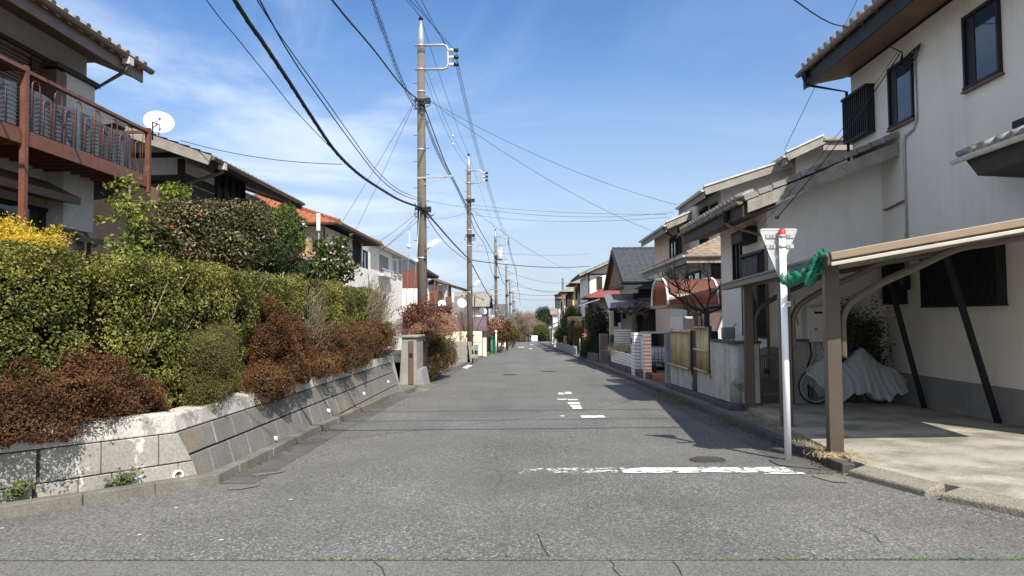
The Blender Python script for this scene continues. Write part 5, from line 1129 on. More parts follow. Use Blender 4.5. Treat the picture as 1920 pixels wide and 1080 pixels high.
# small lower roofs and canopy below the balcony
m_ = MB(); cy0, cy1 = 7.0, AX(146,385,-7.5).y; zc = AX(146,385,-7.5).z; m_.hexa([V(-7.45,cy0,zc),V(WL,cy0,zc+.1),V(WL,cy1,zc+.1),V(-7.45,cy1,zc)][::-1], [V(-7.45,cy0,zc+.12),V(WL,cy0,zc+.42),V(WL,cy1,zc+.42),V(-7.45,cy1,zc+.12)][::-1]); m_.build('window_canopy', M['shutter'], l1)
win(l1, 'x', WL, 8.3, AX(95,420,WL).y, .9, zc-.05, 1, M['blackmetal'], M['glassdark'], .06, 2, .05)
m_ = MB(); q = AX(160,432,-7.9); m_.tube([V(-7.9,q.y-.9,q.z+.12), V(-7.9,q.y,q.z), V(-7.9,q.y+.3,q.z-.25)], .05, 8); m_.build('duct', M['guttergrey'], l1)
m_ = MB(); a = AY(178,160,16.0); b = AY(224,218,16.0); m_.hexa([V(a.x-1.5,15.8,a.z-1.2),V(b.x,15.8,b.z-.2),V(b.x,17.5,b.z-.2),V(a.x-1.5,17.5,a.z-1.2)], [V(a.x-1.5,15.8,a.z+.4),V(b.x,15.8,b.z),V(b.x,17.5,b.z),V(a.x-1.5,17.5,a.z+.4)]); m_.build('rear_roof', M['tiledark'], l1)
m_ = MB(); a = AY(200,440,13.2); m_.hexa([V(a.x-.5,13.0,a.z-.1),V(a.x+.55,13.0,a.z-.32),V(a.x+.55,14.2,a.z-.32),V(a.x-.5,14.2,a.z-.1)], [V(a.x-.5,13.0,a.z),V(a.x+.55,13.0,a.z-.22),V(a.x+.55,14.2,a.z-.22),V(a.x-.5,14.2,a.z)]); m_.build('lean_to_roof', M['tile'], l1)
# balcony
BX = -7.0; b0_, b1_ = AX(45,290,BX), AX(280,352,BX); ya, yb = b0_.y, b1_.y; zr_ = AX(276,243,BX).z
bal = MB(); bal.box(BX-.04, BX, ya, yb, fz, fz+.21); bal.box(WL, BX-.04, ya, ya+.04, fz, fz+.21); bal.box(WL, BX-.04, yb-.04, yb, fz, fz+.21)
bal.box(WL, BX-.04, 4.5, ya, fz, fz+.03)
for i in range(12): bal.box(WL, BX-.045, ya+.1+i*(yb-ya-.2)/12, ya+.14+i*(yb-ya-.2)/12, fz+.03, fz+.10)
balo = bal.build('balcony', M['rust'], l1)
MB().box(WL+.003, BX-.05, 4.5, yb-.05, fz+.10, fz+.13).build('deck', M['timber'], balo)
m_ = MB(); m_.box(BX-.06, BX+.02, ya+.05, yb, zr_-.05, zr_); m_.box(WL, BX-.06, yb-.05, yb, zr_-.05, zr_); m_.build('handrail', M['rust'], balo)
m_ = MB(); m_.box(BX-1.0, BX+.04, 4.5, ya-.05, zr_-.045, zr_+.01); m_.box(BX-.04, BX, 4.5, ya-.06, fz, fz+.21); m_.build('near_rail', M['rust'], balo)
for yy, zb_ in ((ya, .3), (yb-.05, fz-.1)): m_ = MB(); m_.box(BX-.045, BX+.035, yy-.04, yy+.04, zb_, zr_+.04); m_.build('post', M['rust'], balo)
n = 13
for i in range(n):                                            # arched wrought bars, alternating tall and short
    y = ya+.25+(yb-ya-.4)*i/(n-1); w_ = .085; zt = zr_-(.10 if i % 2 == 0 else .30); m_ = MB()
    pts = [V(BX-.012,y-w_,fz+.21)]+[V(BX-.012,y-w_*math.cos(t),zt-w_+w_*math.sin(t)) for t in np.linspace(0,math.pi,9)]+[V(BX-.012,y+w_,fz+.21)]; m_.tube(pts, .009, 5); m_.build('arched_bar', M['rust'], balo)
for i in range(7):
    y = 5.2+i*.75; m_ = MB(); w_ = .10; pts = [V(BX-.012,y-w_,fz+.21)]+[V(BX-.012,y-w_*math.cos(t),zr_-.28-w_+w_*math.sin(t)) for t in np.linspace(0,math.pi,9)]+[V(BX-.012,y+w_,fz+.21)]; m_.tube(pts, .009, 5); m_.build('arched_bar', M['rust'], balo)
def screen(y0, y1):
    m_ = MB(); k = int((y1-y0)/.02); f = lambda y: BX-.045+.012*math.sin(y*9)
    for i in range(k): a, b = y0+(y1-y0)*i/k, y0+(y1-y0)*(i+1)/k; m_.add([(f(a),a,fz+.24),(f(b),b,fz+.24),(f(b),b,zr_-.24+.02*math.sin(b*5)),(f(a),a,zr_-.24+.02*math.sin(a*5))], [(0,1,2,3)], True)
    for j in range(1, 9): z = fz+.24+j*(zr_-fz-.5)/9; m_.beam(V(BX-.032,y0,z), V(BX-.032,y1,z+.012), .004, .012)
    m_.build('privacy_screen', M['screen'], balo)
screen(4.6, ya-.12); yq = AX(152,260,BX).y; screen(ya+.1, yq-.05); screen(yq+.04, yb-.55)
m_ = MB(); m_.tube([V(BX+.03,yb-.02,fz-.1), V(BX+.03,yb-.04,zr_-.1), V(BX+.02,yb+.1,zr_)], .008, 5); m_.build('cable', M['black'], balo)
# satellite dishes
def dish(name, label, c, r, aim, foot, group='satellite dishes on the left side'):
    t = thing(name, label, 'satellite dish', foot, group); ax = Vector(aim).normalized(); prof = [(r*math.sqrt(k/7), -.22*r*(1-k/7)) for k in range(8)]; prof[0] = (.001, -.22*r)
    m_ = MB(); m_.lathe(prof, c, 24, axis=ax); m_.lathe([(p, z-.008) for p, z in prof], c, 24, axis=ax); m_.lathe([(r,0),(r,-.008)], c, 24, axis=ax); m_.build('reflector', M['whitepaint'], t)
    c = Vector(c); l = c+ax*r*.95-V(0,0,r*.35); m_ = MB(); m_.tube([c-V(0,0,r*.92)-ax*.02, c-V(0,0,r*.9)+ax*r*.5, l], .012, 6); m_.build('arm', M['guttergrey'], t); m_ = MB(); m_.tube([l-ax*.08+V(0,0,.02), l+ax*.02], [.03,.022], 8); m_.build('receiver', M['whitepaint'], t)
    m_ = MB(); m_.tube([foot, V(foot[0],foot[1],c.z-.05)-ax*.0, c-ax*(.22*r+.02)], .016, 6); m_.build('mast', M['black'], t); return t
dc = AX(298, 228, -6.9); dish('satellite_dish', 'large white satellite dish on the corner of the red brown balcony', dc, .27, (.42,-.72,.45), V(BX+.06, yb-.02, zr_-.18))
# ---- second house, dark timber and white panels under a low gable
l2 = thing('timber_house', 'white house with dark timber beams and a low grey tiled gable behind the camellias', 'house', (-12,20,.3))
ea, eb = AX(395,296,-7.0), AX(566,376,-7.0); ze = (ea.z+eb.z)/2-.02; y0, y1 = ea.y, eb.y; xw = -7.95; rs_ = .36; zr_2 = ze+5*rs_
gable_x(l2, -17, -7.0, y0, y1, ze, zr_2, M['tile'], M['timber'], tw=.28, k=4, verge=M['timber2'], gut=M['gutterbrown'])
w_ = MB(); w_.box(-16, xw, y0+.7, y1-.5, .2, ze-.02); w_.prism([(-16,y0+.7,ze-.02),(xw,y0+.7,ze-.02),(xw,y0+.7,ze+.2),(-12,y0+.7,zr_2-.3),(-16,y0+.7,ze+.2)], (0,.2,0)); w_.build('wall', M['white'], l2)
yf = y0+.7
def fbeam(x0, x1, z0, z1, name='timber_beam', mt='timber', d=.06): MB().box(x0, x1, yf-d, yf-.001, z0, z1).build(name, M[mt], l2)
p = AY(283,292,yf); q = AY(360,332,yf); fbeam(-12, xw+.05, p.z-.05, p.z+.06); fbeam(-12, xw+.02, q.z-.10, q.z+.03, d=.16); fbeam(xw-.10, xw+.06, .3, ze+.1); fbeam(AY(355,350,yf).x-.08, AY(358,350,yf).x, .3, q.z-.1)
pz = AY(320,346,yf); MB().box(AY(286,350,yf).x, AY(352,350,yf).x-.1, yf-.08, yf-.046, AY(320,385,yf).z, pz.z).build('front_shutter', M['shutter'], l2)
MB().box(-15.9, AY(352,350,yf).x-.1, yf-.045, yf-.001, .35, q.z-.11).build('dark_panel', M['timber'], l2)
A = lambda x, y: AX(x, y, xw)
MB().box(xw-.01, xw+.03, y0+.72, A(401,330).y, A(401,320).z-2.2, ze-.45).build('shutter_panel', M['timber'], l2)
wz0, wz1 = .9, A(430,325).z; win(l2, 'x', xw, A(402,350).y+.02, A(456,370).y, wz0, wz1, 1, M['blackmetal'], M['glass'], .10, 3, .07)
win(l2, 'x', xw, A(476,395).y, A(528,405).y, A(500,410).z-.5, A(476,384).z, 1, M['blackmetal'], M['glassdark'], .10, 1, .25, 'bay_window')
MB().box(xw+.002, xw+.03, y0+.72, y1-.5, ze-.42, ze-.22).build('eave_beam', M['timber'], l2)
pipe(l2, [V(-6.95,y0+.55,ze-.08), V(-6.98,y0+.6,ze-.25), V(xw+.12,y0+.66,ze-.48), V(xw+.06,y0+.62,ze-.62), V(xw+.06,y0+.62,.4)], .04, M['gutterbrown'])
m_ = MB(); m_.box(-7.03,-6.88,y0+.48,y0+.62,ze-.2,ze-.05); m_.build('gutter_outlet', M['guttergrey'], l2); pipe(l2, [V(-6.95,y1-.3,ze-.1), V(-7.1,y1-.3,ze-.2), V(xw+.05,y1-.5,ze-.4)], .035, M['black'])
# ---- third house, orange tiles
l3 = thing('orange_roof_house', 'white house with an orange clay tiled hip roof on the left', 'house', (-11,31,.0))
ca, cb = AX(636,419,-7.0), AX(706,451,-7.0); ze = (ca.z+cb.z)/2; y0, y1 = ca.y, cb.y
hip(l3, -16, -7.0, y0, y1+1.2, ze, ze+1.75, M['tilered'], M['timber'], inset=4.2, tw=.30, k=4, gut=M['gutterbrown'])
xw = -7.8; MB().box(-15.3, xw, y0+.8, y1+.6, -.6, ze-.03).build('wall', M['white'], l3)
A = lambda x, y: AX(x, y, xw)
win(l3, 'x', xw, A(630,470).y, A(648,470).y, A(640,500).z, A(640,447).z, 1, M['blackmetal'], M['glassdark'], .08, 1, .06)
louvre(l3, 'x', xw, A(661,480).y, A(673,480).y, A(667,498).z, A(667,455).z, 1, M['timber'], 'shutter_box', .2, .08)
win(l3, 'x', xw, A(680,490).y, A(688,490).y, A(684,520).z, A(684,470).z, 1, M['blackmetal'], M['glassdark'], .08, 0, .05)
m_ = MB(); a, b = AX(648,492,-7.0), AX(690,497,-7.0); m_.box(-7.8,-7.0,a.y,b.y,a.z-1.6,a.z); m_.build('porch_wall', M['white'], l3)
m_ = MB(); a = AY(560,447,y0+.3); b = AY(584,486,y0+.3); m_.box(a.x, b.x, y0-.2, y0+.75, b.z, a.z); m_.build('wood_bay', M['tanwood'], l3)
win(l3, 'y', y0+.8, AY(587,440,y0+.8).x, AY(610,440,y0+.8).x, AY(600,475,y0+.8).z, AY(600,450,y0+.8).z, -1, M['timber'], M['glass'], .07, 1)
pipe(l3, [V(-7.6,y0+.05,ze-.1), V(-7.75,y0+.7,ze-.4), V(-7.78,y0+.75,0)], .04, M['gutterbrown'])
dc = AY(560,422,y0-.6); dish('satellite_dish', 'white satellite dish in front of the orange tiled roof', dc, .30, (.5,-.6,.35), V(dc.x, dc.y+.1, dc.z-.75))
an = MB(); a = AY(597,400,y0-.3); b = AY(597,433,y0-.3); an.box(a.x-.07, a.x+.07, a.y-.04, a.y+.04, b.z, a.z); at_ = thing('flat_antenna', 'white upright box antenna on a thin mast by the orange roof', 'antenna', (a.x, a.y, b.z-1.2)); an.build('panel', M['whitepaint'], at_, bevel=.02); MB().tube([V(a.x,a.y+.06,b.z-1.2), V(a.x,a.y+.06,a.z-.1)], .02, 6).build('mast', M['galv'], at_)
# ---- fourth house, white with flat beige roof
l4 = thing('white_box_house', 'plain white house with white window trims and a thin beige eave on the left', 'house', (-11,43,-.6))
ca, cb = AX(706,452,-7.5), AX(770,487,-7.5); ze = (ca.z+cb.z)/2; y0, y1 = ca.y, cb.y; xw = -8.0
MB().box(-14, xw, y0+.5, y1-.3, -1.2, ze-.03).build('wall', M['white'], l4)
m_ = MB(); m_.box(-14.4, -7.5, y0-.1, y1, ze, ze+.16); m_.build('eave', M['whitepaint'], l4); m_ = MB(); m_.hexa([V(-14.4,y0-.1,ze+.163),V(-7.55,y0-.1,ze+.163),V(-7.55,y1,ze+.163),V(-14.4,y1,ze+.163)], [V(-12,y0+2,ze+.8),V(-9.6,y0+2,ze+.8),V(-9.6,y1-2,ze+.8),V(-12,y1-2,ze+.8)]); m_.build('roof', M['tilewarm'], l4)
A = lambda x, y: AX(x, y, xw)
for (xa, xb) in ((735.5,742),(746,752)):
    win(l4, 'x', xw, A(xa,500).y, A(xb,500).y, A(xa,516).z, A(xa,484).z, 1, M['whitepaint'], M['glass'], .10, 1, .06)
    m_ = MB(); m_.box(xw+.002, xw+.05, A(xa,500).y-.05, A(xb,500).y+.05, A(xa,521).z, A(xa,516).z-.03); m_.box(xw+.002, xw+.05, A(xa,500).y-.05, A(xb,500).y+.05, A(xa,484).z+.02, A(xa,480).z); m_.build('brick_trim', M['tanwood'], l4)
m_ = MB(); m_.box(xw-.02, xw+.012, A(711,500).y, A(728,500).y, A(720,512).z, A(720,480).z); m_.build('recess', M['greyconc'], l4)  # flat grey patch; the shade of the opening is painted as its colour
m_ = MB(); m_.box(xw+.0, xw+.3, A(709,520).y, A(730,520).y, A(720,520).z, A(720,516).z)
for i in range(8): y = A(711,520).y+i*.28; m_.box(xw+.26, xw+.28, y, y+.03, A(720,516).z, A(720,508).z)
m_.box(xw+.24, xw+.3, A(709,520).y, A(730,520).y, A(720,508).z, A(720,507).z); m_.build('balcony', M['whitepaint'], l4)
m_ = MB(); a, b = AX(688,480,-6.5), AX(706,530,-6.5); m_.box(-10,-7.9,y0-.6,y0+.4,-1,ze-.5); m_.build('front_wing', M['white'], l4)
# ---- fifth house, blue grey tiles and red brown boarding
l5 = thing('blue_tile_house', 'house with a blue grey tiled roof and red brown boarded balcony behind the first pole', 'house', (-10,53,-1.2))
c = AX(803,511,-6.8); ze = c.z; y0 = c.y
hip(l5, -15, -6.8, y0-1.5, y0+6, ze, ze+1.9, M['tileblue'], M['timber'], inset=3, tw=.35, k=4, along='x')
MB().box(-14.2, -7.5, y0-.7, y0+5.2, -1.4, ze-.03).build('wall', M['cream'], l5)
a, b = AY(757,506,y0-.75), AY(787,541,y0-.75); MB().box(a.x-2, b.x+.4, y0-1.5, y0-.703, b.z, a.z).build('boarded_balcony', M['rust'], l5); MB().box(a.x-2, b.x+.6, y0-1.52, y0-.702, b.z-1.6, b.z-.02).build('lower_wall', M['white'], l5)
# ---- sixth: cluttered brown terraces
l6 = thing('terrace_house', 'cream house with stacked brown timber terraces and grey tiled roofs on the left', 'house', (-8,73,-1.8))
Y6 = 70; A6 = lambda x, y, d=0: AY(x, y, Y6+d)
a, b = A6(800,546), A6(825,571); MB().box(a.x, b.x, Y6-2, Y6+1, b.z, a.z).build('enclosed_balcony', M['rust'], l6); m_ = MB(); m_.box(a.x+.05, a.x+.5, Y6-2.03, Y6-2.002, b.z+.1, a.z-.1); m_.build('pale_door', M['whitepaint'], l6)
a, b = A6(838,556), A6(862,600); MB().box(a.x-3, b.x+.3, Y6+1.2, Y6+8, -2, a.z).build('wall', M['greyconc'], l6)
a, b = A6(812,520), A6(840,545); MB().box(a.x-2, b.x-.3, Y6+1.1, Y6+6, -1, b.z+.6).build('rear_wall', M['greywall'], l6)
gable_x(l6, A6(800,540).x-3, A6(858,541).x+.6, Y6+2.5, Y6+9, A6(858,541).z, A6(858,541).z+1.0, M['tilewarm'], M['timber'], tw=.35, k=4)
m_ = MB(); a, b = A6(805,520), A6(838,533); m_.hexa([V(a.x,Y6-1.5,a.z-.1),V(b.x,Y6-1.5,b.z-.1),V(b.x,Y6+3,b.z+.1),V(a.x,Y6+3,a.z+.1)], [V(a.x,Y6-1.5,a.z),V(b.x,Y6-1.5,b.z),V(b.x,Y6+3,b.z+.2),V(a.x,Y6+3,a.z+.2)])
for (xx, ya_, yb_) in ((815,524,548),(822,526,548),(832,531,598),(840,530,598)): p, q = A6(xx,ya_,-1.4), A6(xx,yb_,-1.4); m_.beam(q, p, .10, .10)
m_.build('timber_terrace', M['shutter'], l6)
m_ = MB(); a, b = A6(836,557,-1), A6(846,580,-1); m_.box(a.x, b.x, Y6-1.5, Y6, b.z, a.z); a, b = A6(818,573,-1), A6(845,578,-1); m_.box(a.x, b.x, Y6-2, Y6, b.z, a.z); m_.build('lower_terrace', M['shutter'], l6)
a, b = A6(826,586,-2), A6(862,596,-2); m_ = MB(); tiles(m_, (a.x,Y6-3,b.z), (b.x,Y6-3,b.z), (b.x-.4,Y6-1,a.z+.05), (a.x,Y6-1,a.z+.05), tw=.35, k=4); slabq(m_, (a.x,Y6-3,b.z), (b.x,Y6-3,b.z), (b.x-.4,Y6-1,a.z+.05), (a.x,Y6-1,a.z+.05), .1); m_.build('porch_roof', M['tilewarm'], l6)
# ---- seventh: grey tiled house farther on
l7 = thing('grey_tile_house', 'white house with weathered grey tiles, beyond the brown terraces on the left', 'house', (-7,93,-2.3))
Y7 = 90; A7 = lambda x, y, d=0: AY(x, y, Y7+d)
gable_y(l7, A7(855,560).x-2.5, A7(916,574).x+.1, Y7, Y7+9, A7(905,575).z, A7(880,556).z+.55, M['tilewarm'], M['timber'], tw=.4, k=4, verge=M['timber'])
MB().box(A7(850,580).x-3, A7(904,580).x, Y7+.8, Y7+8, -2.2, A7(905,575).z-.02).build('wall', M['white'], l7)
m_ = MB(); x = A7(903,580).x; m_.box(x+.02, x+.5, Y7+.7, Y7+7, -2.2, A7(905,575).z-.1); m_.build('dark_side', M['timber'], l7)
m_ = MB(); a, b = A7(868,545,-8), A7(912,560,-8); m_.hexa([V(a.x,Y7-9,a.z-.15),V(b.x-.5,Y7-9,b.z-.15),V(b.x-.5,Y7-4,b.z-.15),V(a.x,Y7-4,a.z-.15)], [V(a.x,Y7-9,a.z),V(b.x-.5,Y7-9,b.z),V(b.x-.5,Y7-4,b.z+.1),V(a.x,Y7-4,a.z+.1)]); m_.build('terrace_roof', M['tilewarm'], l7)
m_ = MB()
for xx in (866,874,890): p, q = A7(xx,553,-8.5), A7(xx,604,-8.5); m_.beam(q, p, .12, .12)
a, b = A7(862,575,-8), A7(884,578,-8); m_.box(a.x,b.x,Y7-9,Y7-5,b.z,a.z); m_.build('terrace_posts', M['timber'], l7)
# ---- eighth, far dark roof with white walls
l8 = thing('far_dark_roof_house', 'far white house with a plain dark grey roof left of the road end', 'house', (-6,117,-2.9))
Y8 = 114; A8 = lambda x, y: AY(x, y, Y8)
gable_y(l8, A8(931,590).x-1, A8(952,590).x, Y8, Y8+8, A8(940,590).z, A8(940,576).z+.4, M['tiledark'], M['whitepaint'], tw=.5, k=3, gut=M['whitepaint'])
MB().box(A8(931,590).x-.5, A8(950,590).x, Y8+.5, Y8+7.5, -3, A8(940,590).z-.02).build('wall', M['white'], l8)
for i, (x, y, Y, r) in enumerate(((829,570,68,.40),(866,568,67.5,.45),(906,583,80,.42))):
    c = AY(x, y, Y); dish('satellite_dish', ('white round dish beside the red brown enclosed balcony', 'wide white dish on the brown terraces right of the flat white antenna', 'white round dish in front of the far grey tiled house')[i], c, r, (.4,-.8,.35), V(c.x, c.y+.15, c.z-1.3))
c = AY(849,560,67.5); t = thing('flat_antenna', 'white upright box antenna among the brown terraces', 'antenna', (c.x,c.y,c.z-1.2)); MB().box(c.x-.09,c.x+.09,c.y-.05,c.y+.05,c.z-.35,c.z+.55).build('panel', M['whitepaint'], t, bevel=.02); MB().tube([V(c.x,c.y+.07,c.z-1.2), V(c.x,c.y+.07,c.z+.4)], .025, 6).build('mast', M['galv'], t)
# ================================================================== LEFT STREET FRONT BEYOND THE HEDGE
gpz = gz(22.3)+.1
gt_ = thing('gate_pillar', 'weathered grey concrete gate pillar with a dark letterbox strip by the left kerb', 'pillar', (-3.5,22.6,gpz))
a, b, c = AY(750,640,22.3), AY(781,640,22.3), AY(800,640,22.3)
m_ = MB(); m_.hexa([V(a.x-.03,22.3,gpz),V(b.x,22.3,gpz),V(b.x,23.7,gpz),V(a.x-.03,23.7,gpz)], [V(a.x+.06,22.3,AY(765,633,22.3).z),V(b.x,22.3,AY(765,633,22.3).z),V(b.x,23.7,AY(765,633,22.3).z),V(a.x+.06,23.7,AY(765,633,22.3).z)]); m_.build('shaft', M['oldconc'], gt_, bevel=.01)
zt = AY(765,633,22.3).z; MB().box(a.x+.0, b.x+.06, 22.24, 23.76, zt+.001, zt+.06).build('cap', M['oldconc'], gt_, bevel=.012)
x0_, x1_ = AY(766.5,680,22.3).x, AY(775.5,680,22.3).x; m_ = MB(); m_.box(x0_, x1_, 22.255, 22.299, gpz+.02, AY(770,639,22.3).z); m_.build('dark_strip', M['shutter'], gt_, bevel=.006); m_ = MB(); zm = AY(771,664,22.3).z; m_.box(x0_+.02, x1_-.02, 22.235, 22.2545, zm-.09, zm+.03); m_.tube([V((x0_+x1_)/2,22.24,zm-.03), V((x0_+x1_)/2,22.22,zm-.03)], .02, 8); m_.build('intercom', M['blackmetal'], gt_)
m_ = MB(); z2 = AY(790,690,23).z; m_.hexa([V(b.x+.004,22.35,gpz-.05),V(b.x+.22,22.35,gpz-.05),V(b.x+.22,23.7,gpz-.08),V(b.x+.004,23.7,gpz-.08)], [V(b.x+.004,22.35,z2),V(b.x+.12,22.35,z2),V(b.x+.12,23.7,z2),V(b.x+.004,23.7,z2)]); m_.build('side_plinth', M['greyconc'], gt_)
w2 = thing('retaining_wall', 'short sloping concrete block retaining wall beyond the gate pillar on the left', 'wall', (-3.6,28,gz(28))); m_ = MB(); rr = random.Random(5)
for ci in range(3):
    za, zb_ = (0, .36, .72, 1.06)[ci]+.01, (0, .36, .72, 1.06)[ci+1]-.01; y = 24.3
    while y < 34.2:
        yb_ = min(34.3, y+.62); z0, z1 = gz(28)-.05+za, gz(28)-.05+zb_; xa, xb = -3.50-.28*za, -3.50-.28*zb_
        m_.hexa([V(xa,y+.008,z0),V(xa,yb_-.008,z0),V(xa-.3,yb_-.008,z0),V(xa-.3,y+.008,z0)], [V(xb,y+.008,z1),V(xb,yb_-.008,z1),V(xb-.3,yb_-.008,z1),V(xb-.3,y+.008,z1)]); y += .62
m_.build('sloping_block_face', M['block'], w2, bevel=.01); m_ = MB(); m_.hexa([V(-3.6,24.3,-1.2),V(-3.6,34.3,-1.3),V(-4.4,34.3,-1.3),V(-4.4,24.3,-1.2)], [V(-3.86,24.3,.3),V(-3.86,34.3,.3),V(-4.4,34.3,.3),V(-4.4,24.3,.3)]); m_.build('backing', M['stone'], w2)
m_ = MB(); m_.lathe([(.03,-.05),(.04,.05),(.028,.05)], AX(826,688,-3.62), 10, axis=(1,0,-.2)); m_.build('weep_pipe', M['porcelain'], w2)
def lp(name, label, cat, mt, x0, x1, y0, y1, za, zb_, bev=.01, group=None):
    m_ = MB(); gzb(m_, x0, x1, y0, y1, za, zb_); o = m_.build(name, mt, bevel=bev); return tag(o, label, cat, group)
lp('cream_pillar', 'cream end pillar leaning against the far retaining wall on the left', 'pillar', M['cream'], -3.95, -3.50, 34.4, 34.75, 0, 1.25)
m_ = MB(); Yb = 43; xb0, xb1 = AY(850,660,Yb).x, AY(876,660,Yb).x
for r_ in range(5):
    for k in range(4):
        o = .35*(r_ % 2); xa = xb0-.8+k*.62+o; m_.box(xa+.006, min(xb1, xa+.614), Yb, Yb+.18, gz(Yb)+.06+r_*.24+.005, gz(Yb)+.06+r_*.24+.235)
o_ = m_.build('block_wall', M['oldconc'], bevel=.008); tag(o_, 'low grey concrete block wall facing the camera past the cream end pillar', 'wall')
m_ = MB(); zt = gz(Yb)+1.26; m_.hexa([V(xb1+.01,Yb,gz(Yb)-.1),V(xb1+.20,Yb,gz(Yb)-.1),V(xb1+.20,Yb+4,gz(Yb)-.2),V(xb1+.01,Yb+4,gz(Yb)-.2)], [V(xb1+.01,Yb,zt),V(xb1+.03,Yb,zt),V(xb1+.03,Yb+4,zt-.15),V(xb1+.01,Yb+4,zt-.15)]); o_ = m_.build('sloping_side_wall', M['block']); tag(o_, 'dark sloping concrete side face right of the low grey block wall', 'wall')
m_ = MB(); Yc = 50; x0_, x1_ = AY(877,660,Yc).x, AY(889,660,Yc).x; m_.box(x0_, x1_, Yc, Yc+.3, gz(Yc), AY(880,652,Yc).z); o_ = m_.build('cream_pillar', M['cream'], bevel=.04); tag(o_, 'low cream pillar in front of the pale blue scooter', 'pillar')
cg = thing('cream_gate_wall', 'cream rendered entrance wall with rounded top corner and small nameplate on the left', 'wall', (-4.4,58.5,gz(58))); Yc = 58.0
def P2(x, y): return AY(x, y, Yc)
pl = [P2(861,676), P2(861,622), P2(896,621), P2(901,623), P2(903.5,628), P2(904,676)]
hole = None; m_ = MB(); m_.prism(pl, (0,.3,0)); m_.build('wall_face', M['cream'], cg, bevel=.02)
m_ = MB(); a, b = P2(874,633), P2(889,627.5); m_.box(a.x, b.x, Yc-.012, Yc-.002, a.z, b.z); m_.build('window_slot', M['timber'], cg)
m_ = MB(); 
for k in range(5): a = P2(879.5+k*1.7,624.5); m_.box(a.x, a.x+.03, Yc-.012, Yc-.002, a.z-.03, a.z+.03)
m_.build('nameplate', M['iron'], cg); m_ = MB(); a, b = P2(886,631), P2(892,662); m_.box(a.x, b.x, Yc-.5, Yc-.013, b.z, a.z); m_.build('inner_pier', M['pinkwall'], cg); a, b = P2(874,634), P2(885,664); m_ = MB(); m_.box(a.x, b.x, Yc-.3, Yc-.014, b.z, a.z); m_.build('step_wall', M['cream'], cg)
m_ = MB(); a, b = P2(904,634), P2(911,668); m_.box(a.x-.02, b.x, Yc+1, Yc+1.3, b.z-.4, a.z); o_ = m_.build('cream_pillar', M['cream'], bevel=.02); tag(o_, 'cream block pillar between the rounded entrance wall and the dark gate', 'pillar')
m_ = MB(); c0, c1 = AY(845,640,49), AY(861,622,49); m_.box(c0.x-.6, c1.x, 49, 49.1, gz(49), c1.z); o_ = m_.build('board_fence', M['cream'], bevel=.01); tag(o_, 'pale yellowish board fence left of the rounded cream entrance wall', 'fence')
a = AX(911,640,-3.6); b = AX(920.5,640,-3.6); m_ = MB()
k = 10
for i in range(k): y = a.y+(b.y-a.y)*i/k; m_.box(-3.63,-3.60,y,y+(b.y-a.y)/k*.7,gz(y)+.1,AX(916,631,-3.6).z)
o_ = m_.build('dark_slat_gate', M['timber']); tag(o_, 'dark brown slatted gate along the left kerb beyond the cream pillars', 'gate')
Yg = 68; a, b = AY(922,631,Yg), AY(929.5,657,Yg); m_ = MB(); m_.box(a.x, b.x, Yg, Yg+.12, gz(Yg), a.z)
for i in range(5): m_.box(a.x+.02+i*.07, a.x+.04+i*.07, Yg-.02, Yg-.001, gz(Yg)+.05, a.z-.02)
o_ = m_.build('green_door', M['greenpanel']); tag(o_, 'bright green upright panel by the left kerb under the third pole', 'panel')
lt = thing('lamp_post', 'slim pale garden lamp post with a white globe beside the green panel', 'lamp', (AY(929,640,67.5).x+.05,67.5,gz(67.5))); c = AY(929,624,67.5); MB().tube([V(c.x+.05,67.5,gz(67.5)), V(c.x+.05,67.5,c.z)], .07, 8).build('post', M['guttergrey'], lt); MB().ball((c.x+.05,67.5,c.z+.1), .14, 10).build('globe', M['whitepaint'], lt)
c = AY(925,597,78); t = thing('wall_lamp', 'round white lamp on a thin mast beyond the purple carport', 'lamp', (c.x,c.y,gz(78))); MB().tube([V(c.x,c.y,gz(78)), V(c.x,c.y,c.z)], .035, 6).build('mast', M['guttergrey'], t); MB().ball(c, (.2,.2,.34), 10).build('globe', M['whitepaint'], t)
gbn = MB(); c = AY(864.5,645,52); gbn.box(c.x-.3,c.x+.3,51.8,52.2,c.z-.55,c.z+.13); gbn.box(c.x-.32,c.x+.32,51.78,52.22,c.z+.131,c.z+.16); o_ = gbn.build('green_bin', M['greenpanel'], bevel=.03); tag(o_, 'small green bin behind the low grey block wall', 'bin')
# barrel vault carport in purple brown sheet
pc = thing('vaulted_carport', 'carport with a long purple brown translucent barrel roof on the left', 'carport', (-5.6,65,gz(65)))
def vault(parent, x0, x1, y0, y1, zb, h, mt, mf, nr=5, name='vault_sheet'):
    N_ = 14; prof = [(y0+(y1-y0)*(.5-.5*math.cos(math.pi*k/N_)), zb+h*math.sin(math.pi*k/N_)**.8) for k in range(N_+1)]
    m_ = MB(); m_.add([(x, y, z) for x in (x0, x1) for y, z in prof], [(k, k+1, N_+2+k, N_+1+k) for k in range(N_)], True); m_.build(name, mt, parent)
    for i in range(nr):
        x = x0+(x1-x0)*i/(nr-1); m_ = MB()
        for (p, q) in zip(prof[:-1], prof[1:]): m_.beam(V(x,p[0],p[1]+.012), V(x,q[0],q[1]+.012), .05, .03, up=(1,0,0))
        m_.build('rib', mf, parent)
    for yy in (y0, y1): MB().beam(V(x0,yy,zb-.03), V(x1,yy,zb-.03), .06, .09).build('side_beam', mf, parent)
Yv = 63.5; xa, xb = AY(826,610,Yv).x, AY(912,610,Yv).x; zb_ = AY(870,620,Yv).z; vault(pc, xa-1, xb, Yv, Yv+3.2, zb_, AY(870,594,Yv+1.6).z-zb_, M['purplepoly'], M['shutter'], 6)
